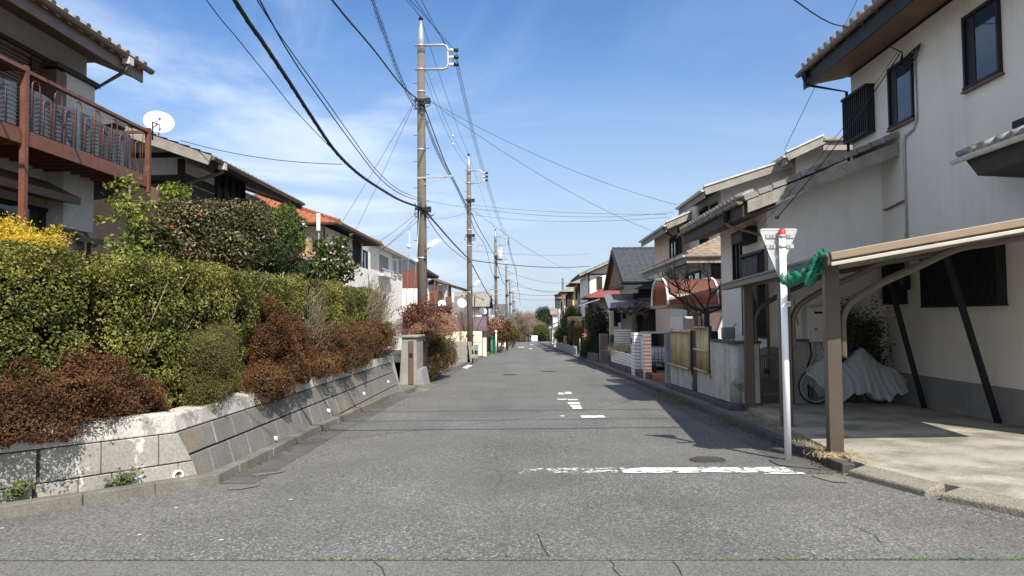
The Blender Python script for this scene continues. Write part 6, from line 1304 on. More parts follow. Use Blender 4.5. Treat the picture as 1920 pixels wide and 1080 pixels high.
for x in (xa-.5, (xa+xb)/2, xb-.1):
    m_ = MB(); m_.beam(V(x,Yv+.1,gz(Yv)), V(x,Yv+.1,zb_-.03), .1, .1); m_.build('post', M['shutter'], pc)
# pale blue scooter seen from behind
def scooter():
    zg_ = gz(54)+.11; x = AY(893,660,54).x; y = 54.0; t = thing('scooter', 'pale blue motor scooter parked behind the low cream pillar on the left', 'scooter', (x,y,zg_))
    for dy in (-.1, 1.1): w_ = MB(); w_.tube([V(x-.05,y+dy,zg_+.23), V(x+.05,y+dy,zg_+.23)], .225, 18); o = w_.build('wheel', M['black'], t); MB().tube([V(x-.056,y+dy,zg_+.23), V(x+.056,y+dy,zg_+.23)], .11, 12).build('rim', M['galv'], o)
    m_ = MB(); m_.hexa([V(x-.17,y-.3,zg_+.42),V(x+.17,y-.3,zg_+.42),V(x+.14,y+.55,zg_+.38),V(x-.14,y+.55,zg_+.38)], [V(x-.13,y-.42,zg_+.72),V(x+.13,y-.42,zg_+.72),V(x+.15,y+.5,zg_+.74),V(x-.15,y+.5,zg_+.74)]); m_.box(x-.16,x+.16,y+.5,y+.95,zg_+.20,zg_+.30); m_.hexa([V(x-.2,y+.9,zg_+.2),V(x+.2,y+.9,zg_+.2),V(x+.2,y+1.0,zg_+.2),V(x-.2,y+1.0,zg_+.2)], [V(x-.2,y+.72,zg_+.98),V(x+.2,y+.72,zg_+.98),V(x+.2,y+.84,zg_+.98),V(x-.2,y+.84,zg_+.98)]); m_.build('bodywork', M['scooterpaint'], t, bevel=.05)
    m_ = MB(); m_.box(x-.13,x+.13,y-.38,y+.48,zg_+.745,zg_+.82); m_.build('seat', M['black'], t, bevel=.04); m_ = MB(); m_.box(x-.15,x+.10,y-.3,y+.35,zg_+.2,zg_+.41); m_.build('engine', M['black'], t, bevel=.03)
    m_ = MB(); m_.box(x-.09,x+.09,y-.45,y-.41,zg_+.58,zg_+.66); m_.build('tail_light', M['redcap'], t); m_ = MB(); m_.tube([V(x-.32,y+.68,zg_+1.0), V(x,y+.75,zg_+1.04), V(x+.32,y+.68,zg_+1.0)], .018, 6); m_.build('handlebar', M['black'], t)
scooter()
# plants on the left street front
shrub('nandina_bush', 'red leaved bush at the foot of the first utility pole', 'bush', [(*AY(790,583,24.2),.55,.5,.35),(*AY(775,592,23.9),.4,.4,.35),(*AY(830,585,26),.4,.4,.25)], 4200, .07, M['f_nandina'], base=(-3.8,24.2,0), seed=31, depth=.7, rough=.35, sn=8, r0=.015)
shrub('twiggy_bush', 'rounded pinkish brown leafless bush behind the gate pillar', 'bush', [(*AY(795,608,24.6),.72,.7,.42),(*AY(822,612,25.2),.62,.6,.40),(*AY(775,618,24.4),.5,.5,.4)], 42000, .06, M['f_pinktwig'], base=(-3.9,24.8,0), seed=32, depth=.5, rough=.25, aspect=.2, core=.45, sn=12, r0=.016)
shrub('evergreen_bush', 'brownish green rounded bush spilling over the wall beyond the gate pillar', 'bush', [(*AY(815,660,26.4),.55,.9,.65),(*AY(835,662,28.0),.42,1.0,.52),(*AY(808,684,25.6),.30,.6,.4)], 20000, .055, M['f_greentwig'], base=(-4.1,26.6,-.2), seed=33, depth=.4, rough=.25, core=.55)
shrub('loose_bush', 'thin greyish bush in front of the pale board fence on the left', 'bush', [(*AY(852,636,50),.6,.5,.9),(*AY(860,630,50.5),.4,.4,.6)], 3600, .10, M['f_pinktwig'], base=(AY(853,650,50).x,50,gz(50)), seed=34, depth=.9, rough=.3, aspect=.2, sn=12, r0=.015)
shrub('bare_tree', 'small bare garden tree in front of the purple barrel carport', 'tree', [(*AY(878,592,60),1.0,.8,.6),(*AY(865,588,60.5),.7,.6,.5)], 5200, .13, M['f_bare'], base=(AY(880,620,60).x,60,gz(60)), seed=35, depth=.9, rough=.3, aspect=.06, sn=16, r0=.05)
for i, (x, y, Y, rx, rz, f, lab) in enumerate(((940,612,74,.95,.85,'f_rust2','reddish brown and green rounded bush under the third pole'),(950,622,80,.9,.75,'f_mid','bright green rounded bush beyond the reddish one on the left kerb'),(938,628,71,.7,.6,'f_rust2','low brown bush at the left kerb near the green panel'),(961,624,100,1.0,.9,'f_greentwig','dull green bush near the far end of the left kerb'),(964,630,118,1.0,.8,'f_olive','last yellowish bush on the left before the road end'),(926,612,72,.6,.9,'f_pinktwig','thin reddish bush between the purple carport and the third pole'))):
    c = AY(x, y, Y); shrub('kerbside_bush', lab, 'bush', [(c.x,c.y,c.z,rx,rx,rz),(c.x+.4,c.y+.6,c.z-.25,rx*.7,rx*.7,rz*.75)], 4200, .12, M[f], base=(c.x,c.y,gz(Y)+.1), seed=40+i, depth=.4, rough=.25, core=.6, group='bushes along the far left kerb')
tg2 = MB(); tg2.hexa([V(-3.87,24.3,-1.2),V(-3.87,34.3,-1.3),V(-30,34.3,-1.3),V(-30,24.3,-1.2)][::-1], [V(-3.87,24.3,.1),V(-3.87,34.3,.1),V(-30,34.3,.1),V(-30,24.3,.1)][::-1]); struct(tg2.build('far_garden_terrace', M['soil'], origin=(0,0,0)))
# ================================================================== RIGHT SIDE BEYOND THE CORNER HOUSE
def courses(mb, core, x0, x1, y0, y1, zb, zt, h=.115, gap=.022, vert=.25, faces='xy'):
    """tiled wall: courses with dark joints, bottom follows the street"""
    core.hexa([V(x0+.012,y0+.012,zb-.3),V(x1-.012,y0+.012,zb-.3),V(x1-.012,y1-.012,zb-.3),V(x0+.012,y1-.012,zb-.3)], [V(x0+.012,y0+.012,zt-.01),V(x1-.012,y0+.012,zt-.01),V(x1-.012,y1-.012,zt-.01),V(x0+.012,y1-.012,zt-.01)])
    n = int(round((zt-zb)/h)); hh = (zt-zb)/n
    for i in range(n):
        z0, z1 = zb+i*hh+gap/2, zb+(i+1)*hh-gap/2; k = max(1, int((y1-y0)/(vert*4)))
        for j in range(k): a, b = y0+(y1-y0)*j/k, y0+(y1-y0)*(j+1)/k; mb.box(x0, x1, a+(.006 if j else 0), b-(.006 if j < k-1 else 0), z0, z1)
tw = thing('tiled_wall', 'white tiled garden wall with dark joints, dry plants and square pillars on the right', 'wall', (4.0,30,gz(30)))
m_ = MB(); c_ = MB()
y = 27.0
zt1 = AX(1158,655,3.95).z
for k in range(4): ya, yb = 27.0+k*1.85, 28.85+k*1.85; courses(m_, c_, 3.92, 4.08, ya, yb-.002, gz(yb)+.35, zt1-.02*k)
courses(m_, c_, 4.08, 4.85, 34.3, 34.45, -.5, AY(1160,617,34.3).z)
m_.build('white_tiles', M['whitetile'], tw); c_.build('joints', M['grout'], tw)
sf = MB(); rr = random.Random(9); y = 24.0
while y < 34.4: L = rr.uniform(.4,.7); gzb(sf, 3.86-rr.uniform(0,.05), 4.1, y, y+L-.015, -.05, .34); y += L
sf.build('stone_foot', M['stone'], tw, bevel=.02)
m_ = MB(); c_ = MB(); courses(m_, c_, 3.80, 4.28, 26.2, 26.95, gz(26.9)+.1, AX(1190,623,3.85).z); m_.build('pillar', M['whitetile'], tw); c_.build('pillar_joints', M['grout'], tw)
p = AX(1183.5,639,3.79); m_ = MB(); m_.tube([V(3.775,p.y,p.z), V(3.80,p.y,p.z)], .11, 16); m_.build('nameplate', M['iron'], tw)
m_ = MB(); c_ = MB(); courses(m_, c_, 3.82, 4.05, 24.1, 24.4, gz(24.5)+.05, AX(1210,625,3.9).z); o_ = m_.build('pink_tiled_pillar', M['pinktile']); tag(o_, 'pinkish tiled gate pillar right of the white tiled wall', 'pillar'); c_.build('joints', M['grout'], o_)
m_ = MB(); m_.box(4.02,4.06,24.6,26.1,gz(26)+.15,AX(1195,632,4.0).z); o_ = m_.build('white_gate_panel', M['whitepaint'], bevel=.01); tag(o_, 'plain white gate panel between the white and pinkish tiled pillars', 'gate')
m_ = MB(); m_.box(4.0,6.0,21.0,24.0,gz(24)+.02,gz(24)+.30); o_ = m_.build('entrance_step', M['brick'], bevel=.01); tag(o_, 'brownish tiled entrance step in the opening behind the grey pillar', 'step')
m_ = MB(); c_ = MB(); courses(m_, c_, 5.2, 5.35, 21.2, 24.4, gz(24)+.3, .55); o_ = m_.build('inner_wall', M['whitetile']); tag(o_, 'low white tiled wall at the back of the car space', 'wall'); c_.build('joints', M['grout'], o_)
m_ = MB(); rr = random.Random(2)
for i in range(9): m_.box(4.1+i*.12,4.115+i*.12,24.55,24.57,gz(24)+.1,.55)
for z in (.1,.3,.5): m_.box(4.08,5.15,24.54,24.56,z,z+.02)
o_ = m_.build('wire_gate', M['blackmetal']); tag(o_, 'thin dark wire gate in front of the silver car', 'gate')
dg = thing('dry_plants', 'clump of dry straw coloured plants on the white tiled wall', 'plant', (4.4,30.5,.0)); mb = MB(); r_ = np.random.default_rng(3); Q = []
c = AX(1166,655,4.35)
for i in range(900):
    b = V(4.38+r_.normal()*.14, c.y+r_.normal()*.9, c.z-.25+r_.normal()*.08); d = V(r_.normal()*.6-.2, r_.normal()*.6, .9+r_.normal()*.3).normalized(); L = .35*(.5+r_.random()); s = d.cross(V(*r_.normal(size=3))).normalized()*.012
    m1 = b+d*L; e = m1+V(r_.normal()*.15-.1, r_.normal()*.15, -.08); Q.append([b-s,b+s,m1+s,m1-s]); Q.append([m1-s,m1+s,e+s*.2,e-s*.2])
mb.np_quads(np.array([[tuple(p) for p in q] for q in Q])); mb.build('stalks', M['f_dry'], dg); MB().box(4.1,4.74,27.2,34.2,-.7,c.z-.3).build('planter_soil', M['soil'], dg)
# silver car in the car space
def car(x, y, z, label):
    t = thing('parked_car', label, 'car', (x,y,z)); m_ = MB(); sec = [(-1.75,.35,.62,.66),(-1.70,.28,.70,.72),(-1.0,.22,.84,.78),(-.75,.22,.92,.80),(.95,.22,.95,.80),(1.65,.26,.90,.76),(1.72,.35,.72,.70)]
    vs = []
    for (dy, zb_, zt, hw) in sec: vs += [(x-hw,y+dy,z+zb_),(x-hw-.03,y+dy,z+(zb_+zt)/2),(x-hw+.05,y+dy,z+zt),(x+hw-.05,y+dy,z+zt),(x+hw+.03,y+dy,z+(zb_+zt)/2),(x+hw,y+dy,z+zb_)]
    n = len(sec); fs = [(i*6+k,(i+1)*6+k,(i+1)*6+(k+1)%6,i*6+(k+1)%6) for i in range(n-1) for k in range(6)]+[tuple(range(6)),tuple(range(n*6-1,n*6-7,-1))]; m_.add(vs, fs, False); m_.build('body', M['carpaint'], t, bevel=.03)
    m_ = MB(); m_.hexa([V(x-.70,y-.82,z+.925),V(x+.70,y-.82,z+.925),V(x+.72,y+1.5,z+.94),V(x-.72,y+1.5,z+.94)], [V(x-.55,y-.2,z+1.42),V(x+.55,y-.2,z+1.42),V(x+.56,y+1.2,z+1.44),V(x-.56,y+1.2,z+1.44)]); m_.build('windows', M['glassdark'], t, bevel=.04)
    m_ = MB(); m_.hexa([V(x-.56,y-.22,z+1.43),V(x+.56,y-.22,z+1.43),V(x+.57,y+1.22,z+1.45),V(x-.57,y+1.22,z+1.45)], [V(x-.48,y-.1,z+1.49),V(x+.48,y-.1,z+1.49),V(x+.5,y+1.1,z+1.5),V(x-.5,y+1.1,z+1.5)])
    for sx in (-1,1): m_.beam(V(x+sx*.70,y-.83,z+.93), V(x+sx*.56,y-.2,z+1.44), .05, .05); m_.beam(V(x+sx*.72,y+1.5,z+.94), V(x+sx*.57,y+1.2,z+1.45), .07, .06); m_.beam(V(x+sx*.72,y+.4,z+.94), V(x+sx*.58,y+.45,z+1.44), .05, .03)
    m_.build('roof', M['carpaint'], t, bevel=.02)
    for sx in (-1,1):
        for dy in (-1.15,1.1): w_ = MB(); w_.tube([V(x+sx*.62,y+dy,z+.29), V(x+sx*.80,y+dy,z+.29)], .29, 18); o = w_.build('wheel', M['black'], t); MB().tube([V(x+sx*.79,y+dy,z+.29), V(x+sx*.812,y+dy,z+.29)], .18, 14).build('rim', M['galv'], o)
        m_ = MB(); m_.ball((x+sx*.52,y-1.70,z+.62), (.16,.07,.08), 10); m_.build('headlight', M['porcelain'], t); m_ = MB(); m_.box(x+sx*.80,x+sx*.92,y-.7,y-.6,z+.95,z+1.06); m_.build('mirror', M['carpaint'], t, bevel=.02)
car(5.55, 31.6, gz(30)+.13, 'silver car parked in the shaded car space behind the white tiled wall')
# ---- second house: stepped gables and a low hip roof in front
r2 = thing('stepped_gable_house', 'grey stucco house with two stepped gables and white gutters behind the corner house', 'house', (8,26,-.5))
ea = AX(1320,355,5.8); zA = ea.z; yA = ea.y; rA = AY(1437,317,yA); slA = (rA.z-zA)/(rA.x-5.8)
def lean(parent, x0, x1, y0, y1, z0, sl_, mt, verge_m, name, gut=True, th=.12):
    """one roof slope rising from its street side eave"""
    t = MB(); s = MB(); z1 = z0+(x1-x0)*sl_; tiles(t, (x0,y1,z0), (x0,y0,z0), (x1,y0,z1), (x1,y1,z1), tw=.3, k=4); t.build(name, mt, parent); slabq(s, (x0,y1,z0), (x0,y0,z0), (x1,y0,z1), (x1,y1,z1), th); s.build('soffit', M['timber'], parent)
    v = MB(); v.beam(V(x0,y0-.04,z0-.06), V(x1,y0-.04,z1-.06), .05, .26); v.build('bargeboard', verge_m, parent); v = MB(); v.beam(V(x0-.02,y0-.06,z0+.09), V(x1,y0-.06,z1+.09), .10, .05); v.build('verge_cap', M['guttergrey'], parent)
    if gut: g_ = MB(); half_gutter(g_, (x0-.06,y0-.05,z0-.02), (x0-.06,y1,z0-.02), .065); g_.build('gutter', M['guttergrey'], parent); f_ = MB(); f_.box(x0, x0+.03, y0, y1, z0-.28, z0-.05); f_.build('fascia', M['timber2'], parent)
lean(r2, 5.8, 8.6, yA, AX(1272,388,5.8).y, zA, slA, M['slate'], M['timber2'], 'lower_gable_roof')
yB = yA-.6; eb = AY(1474,291,yB); rB = AY(1543,259,yB); lean(r2, eb.x, rB.x, yB, yB+5, eb.z, (rB.z-eb.z)/(rB.x-eb.x), M['slate'], M['timber2'], 'upper_gable_roof')
t_ = MB(); zt = rB.z; tiles(t_, (rB.x,yB,zt), (rB.x+4.2,yB,zt-.05), (rB.x+4.2,yB+2.4,zt+.85), (rB.x,yB+2.4,zt+.25), tw=.3, k=4); t_.build('ridge_roof', M['slate'], r2); m_ = MB(); half_gutter(m_, (rB.x,yB-.06,zt-.04), (rB.x+4.2,yB-.06,zt-.08), .07); m_.build('gutter', M['guttergrey'], r2); m_ = MB(); m_.box(rB.x,rB.x+4.2,yB,yB+.04,zt-.38,zt-.06); m_.build('fascia', M['timber2'], r2)
wA = AY(1352,400,yA+.6).x; MB().box(wA, 12.5, yA+.6, 30.0, -.7, zA+.2).build('wall', M['greywall'], r2); MB().box(eb.x+.55, 12.4, yB+.7, yB+4.6, zA+.203, eb.z+.1).build('upper_wall', M['greywall'], r2)
m_ = MB(); m_.prism([(eb.x+.55,yB+.7,eb.z+.1),(12.4,yB+.7,eb.z+.1),(12.4,yB+.7,eb.z+.45),(rB.x,yB+.7,rB.z-.1),(eb.x+.55,yB+.7,eb.z+.17)], (0,.15,0)); m_.prism([(wA,yA+.6,zA+.2),(9,yA+.6,zA+.2),(9,yA+.6,zA+.2+(9-wA)*slA*.9),(wA,yA+.6,zA+.22)], (0,.15,0)); m_.build('gable_wall', M['greywall'], r2)
win(r2, 'x', wA, yA+1.0, yA+1.9, zA-1.2, zA-.25, -1, M['blackmetal'], M['glassdark'], .06, 1, .05); win(r2, 'x', wA, yA+2.3, yA+3.4, zA-2.1, zA-.2, -1, M['blackmetal'], M['glassdark'], .07, 1, .08)
# low hip roof over the entrance side
fy = 23.2; f0, f1 = AY(1287,478,fy), AX(1204,510,AY(1287,478,fy).x); xh = f0.x; zh = (f0.z+f1.z)/2
t_ = MB(); s_ = MB(); A_, B_, C_, D_ = V(xh,f1.y,zh), V(xh,fy,zh), V(xh+1.9,fy+1.9,zh+.85), V(xh+1.9,f1.y,zh+.85)
tiles(t_, A_, B_, C_, D_, tw=.3, k=4); slabq(s_, A_, B_, C_, D_, .1); E_, F_ = V(xh+6,fy,zh), V(xh+6,fy+1.9,zh+.85); tiles(t_, B_, E_, F_, C_, tw=.3, k=4); slabq(s_, B_, E_, F_, C_, .1); ridge(t_, B_, C_, .07); t_.build('low_roof', M['slate'], r2); s_.build('soffit', M['timber'], r2)
m_ = MB(); half_gutter(m_, (xh-.06,fy-.06,zh-.02), (xh-.06,f1.y,zh-.02), .07); half_gutter(m_, (xh-.06,fy-.06,zh-.02), (xh+6,fy-.06,zh-.02), .07); m_.build('gutter', M['guttergrey'], r2); m_ = MB(); m_.box(xh-.0,xh+.03,fy+.03,f1.y,zh-.26,zh-.06); m_.box(xh+.0,xh+6,fy,fy+.03,zh-.26,zh-.06); m_.build('fascia', M['timber2'], r2)
MB().box(xh+.75, wA-.003, fy+.75, 29.9, -.7, zh-.05).build('entrance_wall', M['greywall'], r2)
win(r2, 'y', fy+.75, xh+.95, xh+2.2, zh-.85, zh-.25, -1, M['blackmetal'], M['glassdark'], .06, 1, .05); win(r2, 'x', xh+.75, fy+1.3, fy+3.3, zh-1.9, zh-.4, -1, M['blackmetal'], M['glassdark'], .07, 1, .05)
pipe(r2, [V(xh+.7,fy+.70,zh-.2), V(xh+.7,fy+.70,-.5)], .04, M['guttergrey']); pipe(r2, [V(xh+1.5,fy+.70,zh-1.2), V(xh+1.5,fy+.70,-.5)], .03, M['guttergrey'])
MB().box(xh+.1, xh+.7, fy+1.2, fy+3.4, .1, 1.5).build('grey_shed', M['guttergrey'], r2, bevel=.01)
# ---- third house directly behind it, peach wall
r3 = thing('peach_house', 'peach walled house with a low white edged gable right of the blue grey roof', 'house', (8,32,-.7))
ec = AX(1249,421,5.5); zC = ec.z; yC = ec.y; vC = AY(1311,394,yC); lean(r3, 5.5, 9.0, yC, AX(1202,447,5.5).y, zC, (vC.z-zC)/(vC.x-5.5), M['tiledark'], M['timber2'], 'gable_roof')
wC = AY(1272,470,yC+.6).x; MB().box(wC, 12, yC+.6, yC+6, -.9, zC+.1).build('wall', M['pinkwall'], r3); win(r3, 'x', wC, yC+.9, yC+2.2, zC-1.9, zC-.3, -1, M['blackmetal'], M['glassdark'], .07, 1, .05)
m_ = MB(); m_.box(wC-.03, wC+.12, yC+.5, yC+.597, -.6, zC-.05); m_.build('corner_trim', M['timber'], r3); pipe(r3, [V(5.45,yC+.3,zC-.1), V(5.6,yC+.35,zC-.3), V(wC-.05,yC+.6,zC-.5), V(wC-.05,yC+.8,-.5)], .04, M['blackmetal'])
# ---- brown barrel canopy over the car space
bc = thing('barrel_canopy', 'orange brown translucent barrel canopy with white frame over a car space', 'canopy', (4.8,22.2,gz(22)))
na, fa_ = AX(1253,573,4.05), AX(1222,573,4.05); tp = AX(1240,523,4.05); ny, fy_ = na.y, fa_.y; zb_ = na.z+.02; hb = tp.z-zb_
x1_ = AY(1352,575,ny).x+1.2
prof = [(ny,0),(ny+.06,.30),(ny+.20,.60),(ny+.45,.84),(ny+.85,.97),(ny+(fy_-ny)*.5,1.0),(fy_-.85,.97),(fy_-.45,.84),(fy_-.2,.60),(fy_-.06,.30),(fy_,0)]
m_ = MB(); k = len(prof); m_.add([(x,y,zb_+hb*h) for x in (4.05,x1_) for y,h in prof], [(i,i+1,k+i+1,k+i) for i in range(k-1)], True); m_.build('vault_sheet', M['brownpoly'], bc)
for x in (4.05, (4.05+x1_)/2+.1, x1_):
    m_ = MB()
    for p, q in zip(prof[:-1], prof[1:]): m_.beam(V(x,p[0],zb_+hb*p[1]+.012), V(x,q[0],zb_+hb*q[1]+.012), .075, .05, up=(1,0,0))
    m_.build('rib', M['whitepaint'], bc)
m_ = MB(); m_.beam(V(4.0,ny,zb_-.04), V(x1_,ny,zb_-.04), .07, .09); m_.beam(V(4.0,fy_,zb_-.04), V(x1_,fy_,zb_-.04), .07, .09); m_.beam(V(4.05,ny,zb_-.03), V(4.05,fy_,zb_-.03), .06, .07); m_.build('edge_beam', M['bronzelight'], bc)
for yy in (ny+.35, fy_-.4):
    px_ = AY(1305,600,yy).x; m_ = MB(); m_.beam(V(px_,yy,gz(yy)), V(px_,yy,zb_-.02), .09, .09); pts = smooth_path([V(px_-.02,yy,zb_-.55), V(px_-.08,yy,zb_-.28), V(px_-.3,yy,zb_-.10), V(px_-.62,yy,zb_-.05)], 4); m_.tube(pts, .035, 6); m_.build('post', M['bronzelight'], bc)
# bare tree behind the bamboo screens
def bare_tree(name, label, base, top, seed, r, L, depth, n, m, spread=.75, grp=None, nf=0, fm=None, flen=.16, grav=.05, kink=.25, minr=.004, lean_=(0,0), fine=.55):
    rr = random.Random(seed); t = thing(name, label, 'tree', base, grp); b = MB(); base = Vector(base); pts = [base, base+V(lean_[0]*.3,lean_[1]*.3,(top-base.z)*.4), V(base.x+lean_[0],base.y+lean_[1],top)]; b.tube(smooth_path(pts,4), [r*(1-.03*i) for i in range(9)], 9); b.build('trunk', m, t)
    c = MB(); tips = []
    for i in range(n):
        a = 6.28*i/n+rr.uniform(-.4,.4); branchy(c, pts[2]-V(0,0,rr.uniform(0,.25)*L), (math.cos(a)*spread, math.sin(a)*spread, rr.uniform(.25,.9)), L, r*fine, depth, rr, .6, grav, 3, minr, tips, kink)
    c.build('branches', m, t)
    if nf: 
        P = np.array([tuple(p) for p in tips]); k_ = max(1, nf//len(P)); P = np.repeat(P, k_, 0)+rng.normal(size=(len(P)*k_,3))*L*.16; MB().np_quads(leaf_quads(P, rng.normal(size=P.shape), flen, .06, 1.0, seed)).build('twigs', fm, t)
    return t
bx_ = AY(1326,640,19.6); bare_tree('bare_tree', 'dark bare pollarded tree with crooked branches in front of the barrel canopy', (bx_.x,19.6,gz(19.6)), AY(1326,577,19.6).z, 4, .095, .80, 3, 6, M['darkbark'], 1.0, kink=.38, grav=.12, minr=.0035, fine=.42)
bx_ = AY(1192,660,34); bare_tree('bare_tree', 'stubby bare tree with a leaning trunk and short twigs behind the white tiled wall', (bx_.x+.15,34,gz(34)), AY(1186,588,34).z, 8, .16, .45, 2, 7, M['bark'], .9, kink=.3, minr=.008, lean_=(-.25,0))
# ---- fourth house: blue grey gable facing the street
r4 = thing('blue_roof_house', 'beige house with a steep blue grey tiled roof and a brown boarded gable', 'house', (9,42,-1))
g0 = AX(1168,528,4.9); g1 = AX(1133,541,4.9); gt_r = AX(1148,470,4.9); ze = g0.z; ynear, yfar = g0.y, g1.y; yr = (ynear+yfar)/2
gable_y(r4, 4.9, 14, ynear, yfar, ze, gt_r.z+.05, M['tileblue'], M['soffit'], tw=.33, k=5, verge=M['blackmetal'], gut=M['tileblue'])
m_ = MB(); m_.box(4.95,14,ynear-.01,ynear+.03,ze-.38,ze-.05); m_.build('fascia', M['tileblue'], r4)
xw4 = 5.75; MB().box(xw4, 13.5, ynear+.7, yfar-.7, -1.3, ze-.04).build('wall', M['greywall'], r4); m_ = MB(); m_.prism([(xw4,ynear+.7,ze-.04),(xw4,yfar-.7,ze-.04),(xw4,yr,gt_r.z-.5)], (.12,0,0)); m_.build('gable_wall', M['pinkwall'], r4)
m_ = MB(); m_.prism([(5.1,ynear+.35,ze-.02),(5.1,yfar-.35,ze-.02),(5.1,yr,gt_r.z-.25)], (.02,0,0)); m_.build('gable_boarding', M['soffit'], r4)
m_ = MB(); m_.box(5.12,xw4,ynear+.4,yfar-.4,ze-.14,ze-.05); m_.build('gable_soffit', M['soffit'], r4)
yw = ynear+.7; a, b = AY(1186,559,yw), AY(1245,549,yw); win(r4, 'y', yw, a.x, b.x+1.5, a.z, b.z, -1, M['blackmetal'], M['glassdark'], .08, 1, .22, 'bay_window')
m_ = MB(); a, b = AY(1158,541,yw), AY(1168,538,yw); m_.box(xw4-.0, xw4+1.0, yw-.10, yw-.002, ze-.55, ze-.32); m_.build('small_canopy', M['blackmetal'], r4)
m_ = MB(); p0, p1 = AX(1130,555,4.3), AX(1142,579,4.3); zt, zb2 = 0, 0; ya_, yb_ = 38.0, 47; za_ = AY(1142,579,36.5); m_.hexa([V(za_.x,36.5,za_.z-.05),V(7.6,36.5,za_.z-.05),V(7.6,38.9,za_.z+.75),V(za_.x,38.9,za_.z+.75)], [V(za_.x,36.5,za_.z),V(7.6,36.5,za_.z),V(7.6,38.9,za_.z+.80),V(za_.x,38.9,za_.z+.80)]); m_.build('awning', glass('grey awning sheet', (.16,.165,.175), .25), r4)
m_ = MB(); m_.beam(V(za_.x,36.5,za_.z-.03), V(8.5,36.5,za_.z-.03), .06, .14); m_.build('awning_beam', M['blackmetal'], r4)
a, b = AY(1143,582,39.5), AY(1162,640,39.5); MB().box(a.x, b.x, 39.4, 39.7, -1.3, a.z).build('lit_wall', M['cream'], r4); MB().box(b.x+.1, 9, 39.45, 39.72, -1.3, a.z-.1).build('porch_wall', M['greywall'], r4)
a, b = AY(1142,640,39.3), AY(1152,668,39.3); MB().box(a.x, b.x+.5, 39.2, 39.39, -1.3, a.z).build('brick_base', M['brick'], r4)
m_ = MB(); a, b = AY(1206,583,37.2), AY(1240,612,37.2)
for i in range(12): x = a.x+(b.x-a.x)*i/11; m_.box(x, x+.035, 37.2, 37.26, -.9, a.z)
m_.build('porch_grille', M['bronze'], r4); MB().box(a.x-.3, b.x+.8, 37.5, 37.6, -1.2, a.z+.1).build('porch_back', M['blackmetal'], r4)
m_ = MB(); m_.tube([V(xw4-.2,38.2,ze-.9), V(xw4-.02,38.2,ze-.9)], .22, 14); m_.build('vent_cowl', M['blackmetal'], r4)
for i, x in enumerate((1154,1160,1170)): a = AY(x, 585, 39.0); m_ = MB(); m_.box(a.x-.10, a.x+.10, 38.9, 39.0, a.z-.75+.2*i, a.z+.1); m_.build('dark_shutter', M['blackmetal'], r4)
# ---- fifth: white house with red lower roof
r5 = thing('white_gable_house', 'white walled house with dark shutter and grey gable above a red tiled porch roof', 'house', (8,72,-1.8))
e5 = AY(1086,514,68); v5 = AY(1141,487,68); gable_x(r5, e5.x, e5.x+7.6, 68, 80, e5.z, v5.z+.35, M['tile'], M['timber2'], tw=.35, k=4, verge=M['timber2'], gut=M['blackmetal'])
yw = 68.8; xw = AY(1103,530,yw).x; MB().box(xw, xw+5.6, yw, 79, -2.2, e5.z+.05).build('wall', M['white'], r5); m_ = MB(); m_.prism([(xw,yw,e5.z+.05),(xw+5.6,yw,e5.z+.05),(xw+2.8,yw,v5.z+.05)], (0,.15,0)); m_.build('gable_wall', M['greywall'], r5); a, b = AY(1119,542,yw), AY(1129,520,yw); louvre(r5, 'y', yw, a.x, b.x, a.z, b.z, -1, M['timber'], 'shutter', .15, .06); m_ = MB(); m_.box(xw-.02,xw+.12,yw-.03,yw-.002,-1,e5.z); m_.box(xw,xw+5,yw-.03,yw-.002,e5.z-.05,e5.z+.08); m_.build('timber_trim', M['timber'], r5)
a = AY(1098,558,65.2); b = AY(1152,556,65.2); hip(r5, a.x, b.x+3, 65.2, 69.6, a.z, a.z+.85, M['tilemaroon'], M['timber'], inset=2, tw=.35, k=4, gut=M['blackmetal'], along='x'); MB().box(a.x+.7, b.x+2, 66, 68.7, -2.0, a.z-.02).build('porch_wall', M['mauve'], r5)
a2 = AY(1078,572,65); m_ = MB(); tiles(m_, (a2.x+.3,72,a2.z), (a2.x+.3,65,a2.z), (a.x+1.2,65,a2.z+.55), (a.x+1.2,72,a2.z+.55), tw=.35, k=4); slabq(m_, (a2.x+.3,72,a2.z), (a2.x+.3,65,a2.z), (a.x+1.2,65,a2.z+.55), (a.x+1.2,72,a2.z+.55), .1); m_.build('side_roof', M['tile'], r5)
m_ = MB(); m_.box(a.x+.1,a.x+.69,66,67.5,-2,a2.z-.2); m_.build('dark_porch', M['timber'], r5)
# ---- sixth: ochre house; seventh: dark house; eighth: red roof; ninth: far dark box
def far_house(name, label, Y, roofpx, wallpx, mt, mw, rise, dy=8, trim=True, tw=.5):
    (rx0, ry), (rx1, _) = roofpx; a, b = AY(rx0, ry, Y), AY(rx1, ry, Y); t = thing(name, label, 'house', ((a.x+b.x)/2,Y+dy/2,gz(Y)))
    hip(t, a.x, b.x+5, Y, Y+dy, a.z, a.z+rise, mt, M['timber'], inset=2.6, tw=tw, k=3, gut=M['blackmetal'], along='x'); xw = AY(wallpx, ry, Y+.8).x; MB().box(xw, b.x+4.2, Y+.8, Y+dy-.8, gz(Y)-.5, a.z-.02).build('wall', mw, t)
    if trim: m_ = MB(); m_.box(xw-.03,xw+.3,Y+.75,Y+.797,gz(Y),a.z-.1); m_.box(xw,b.x+4,Y+.74,Y+.797,a.z-2.2,a.z-1.9); m_.build('timber_trim', M['timber'], t)
    win(t, 'x', xw, Y+1.5, Y+3.5, a.z-1.8, a.z-.4, -1, M['blackmetal'], M['glassdark'], .1, 1, .1); return t, a, b
t6, a, b = far_house('ochre_house', 'ochre yellow house with dark timber and a glossy grey tiled roof on the right', 84, ((1069,531),(1104,531)), 1083, M['tile'], M['yellow'], 1.2)
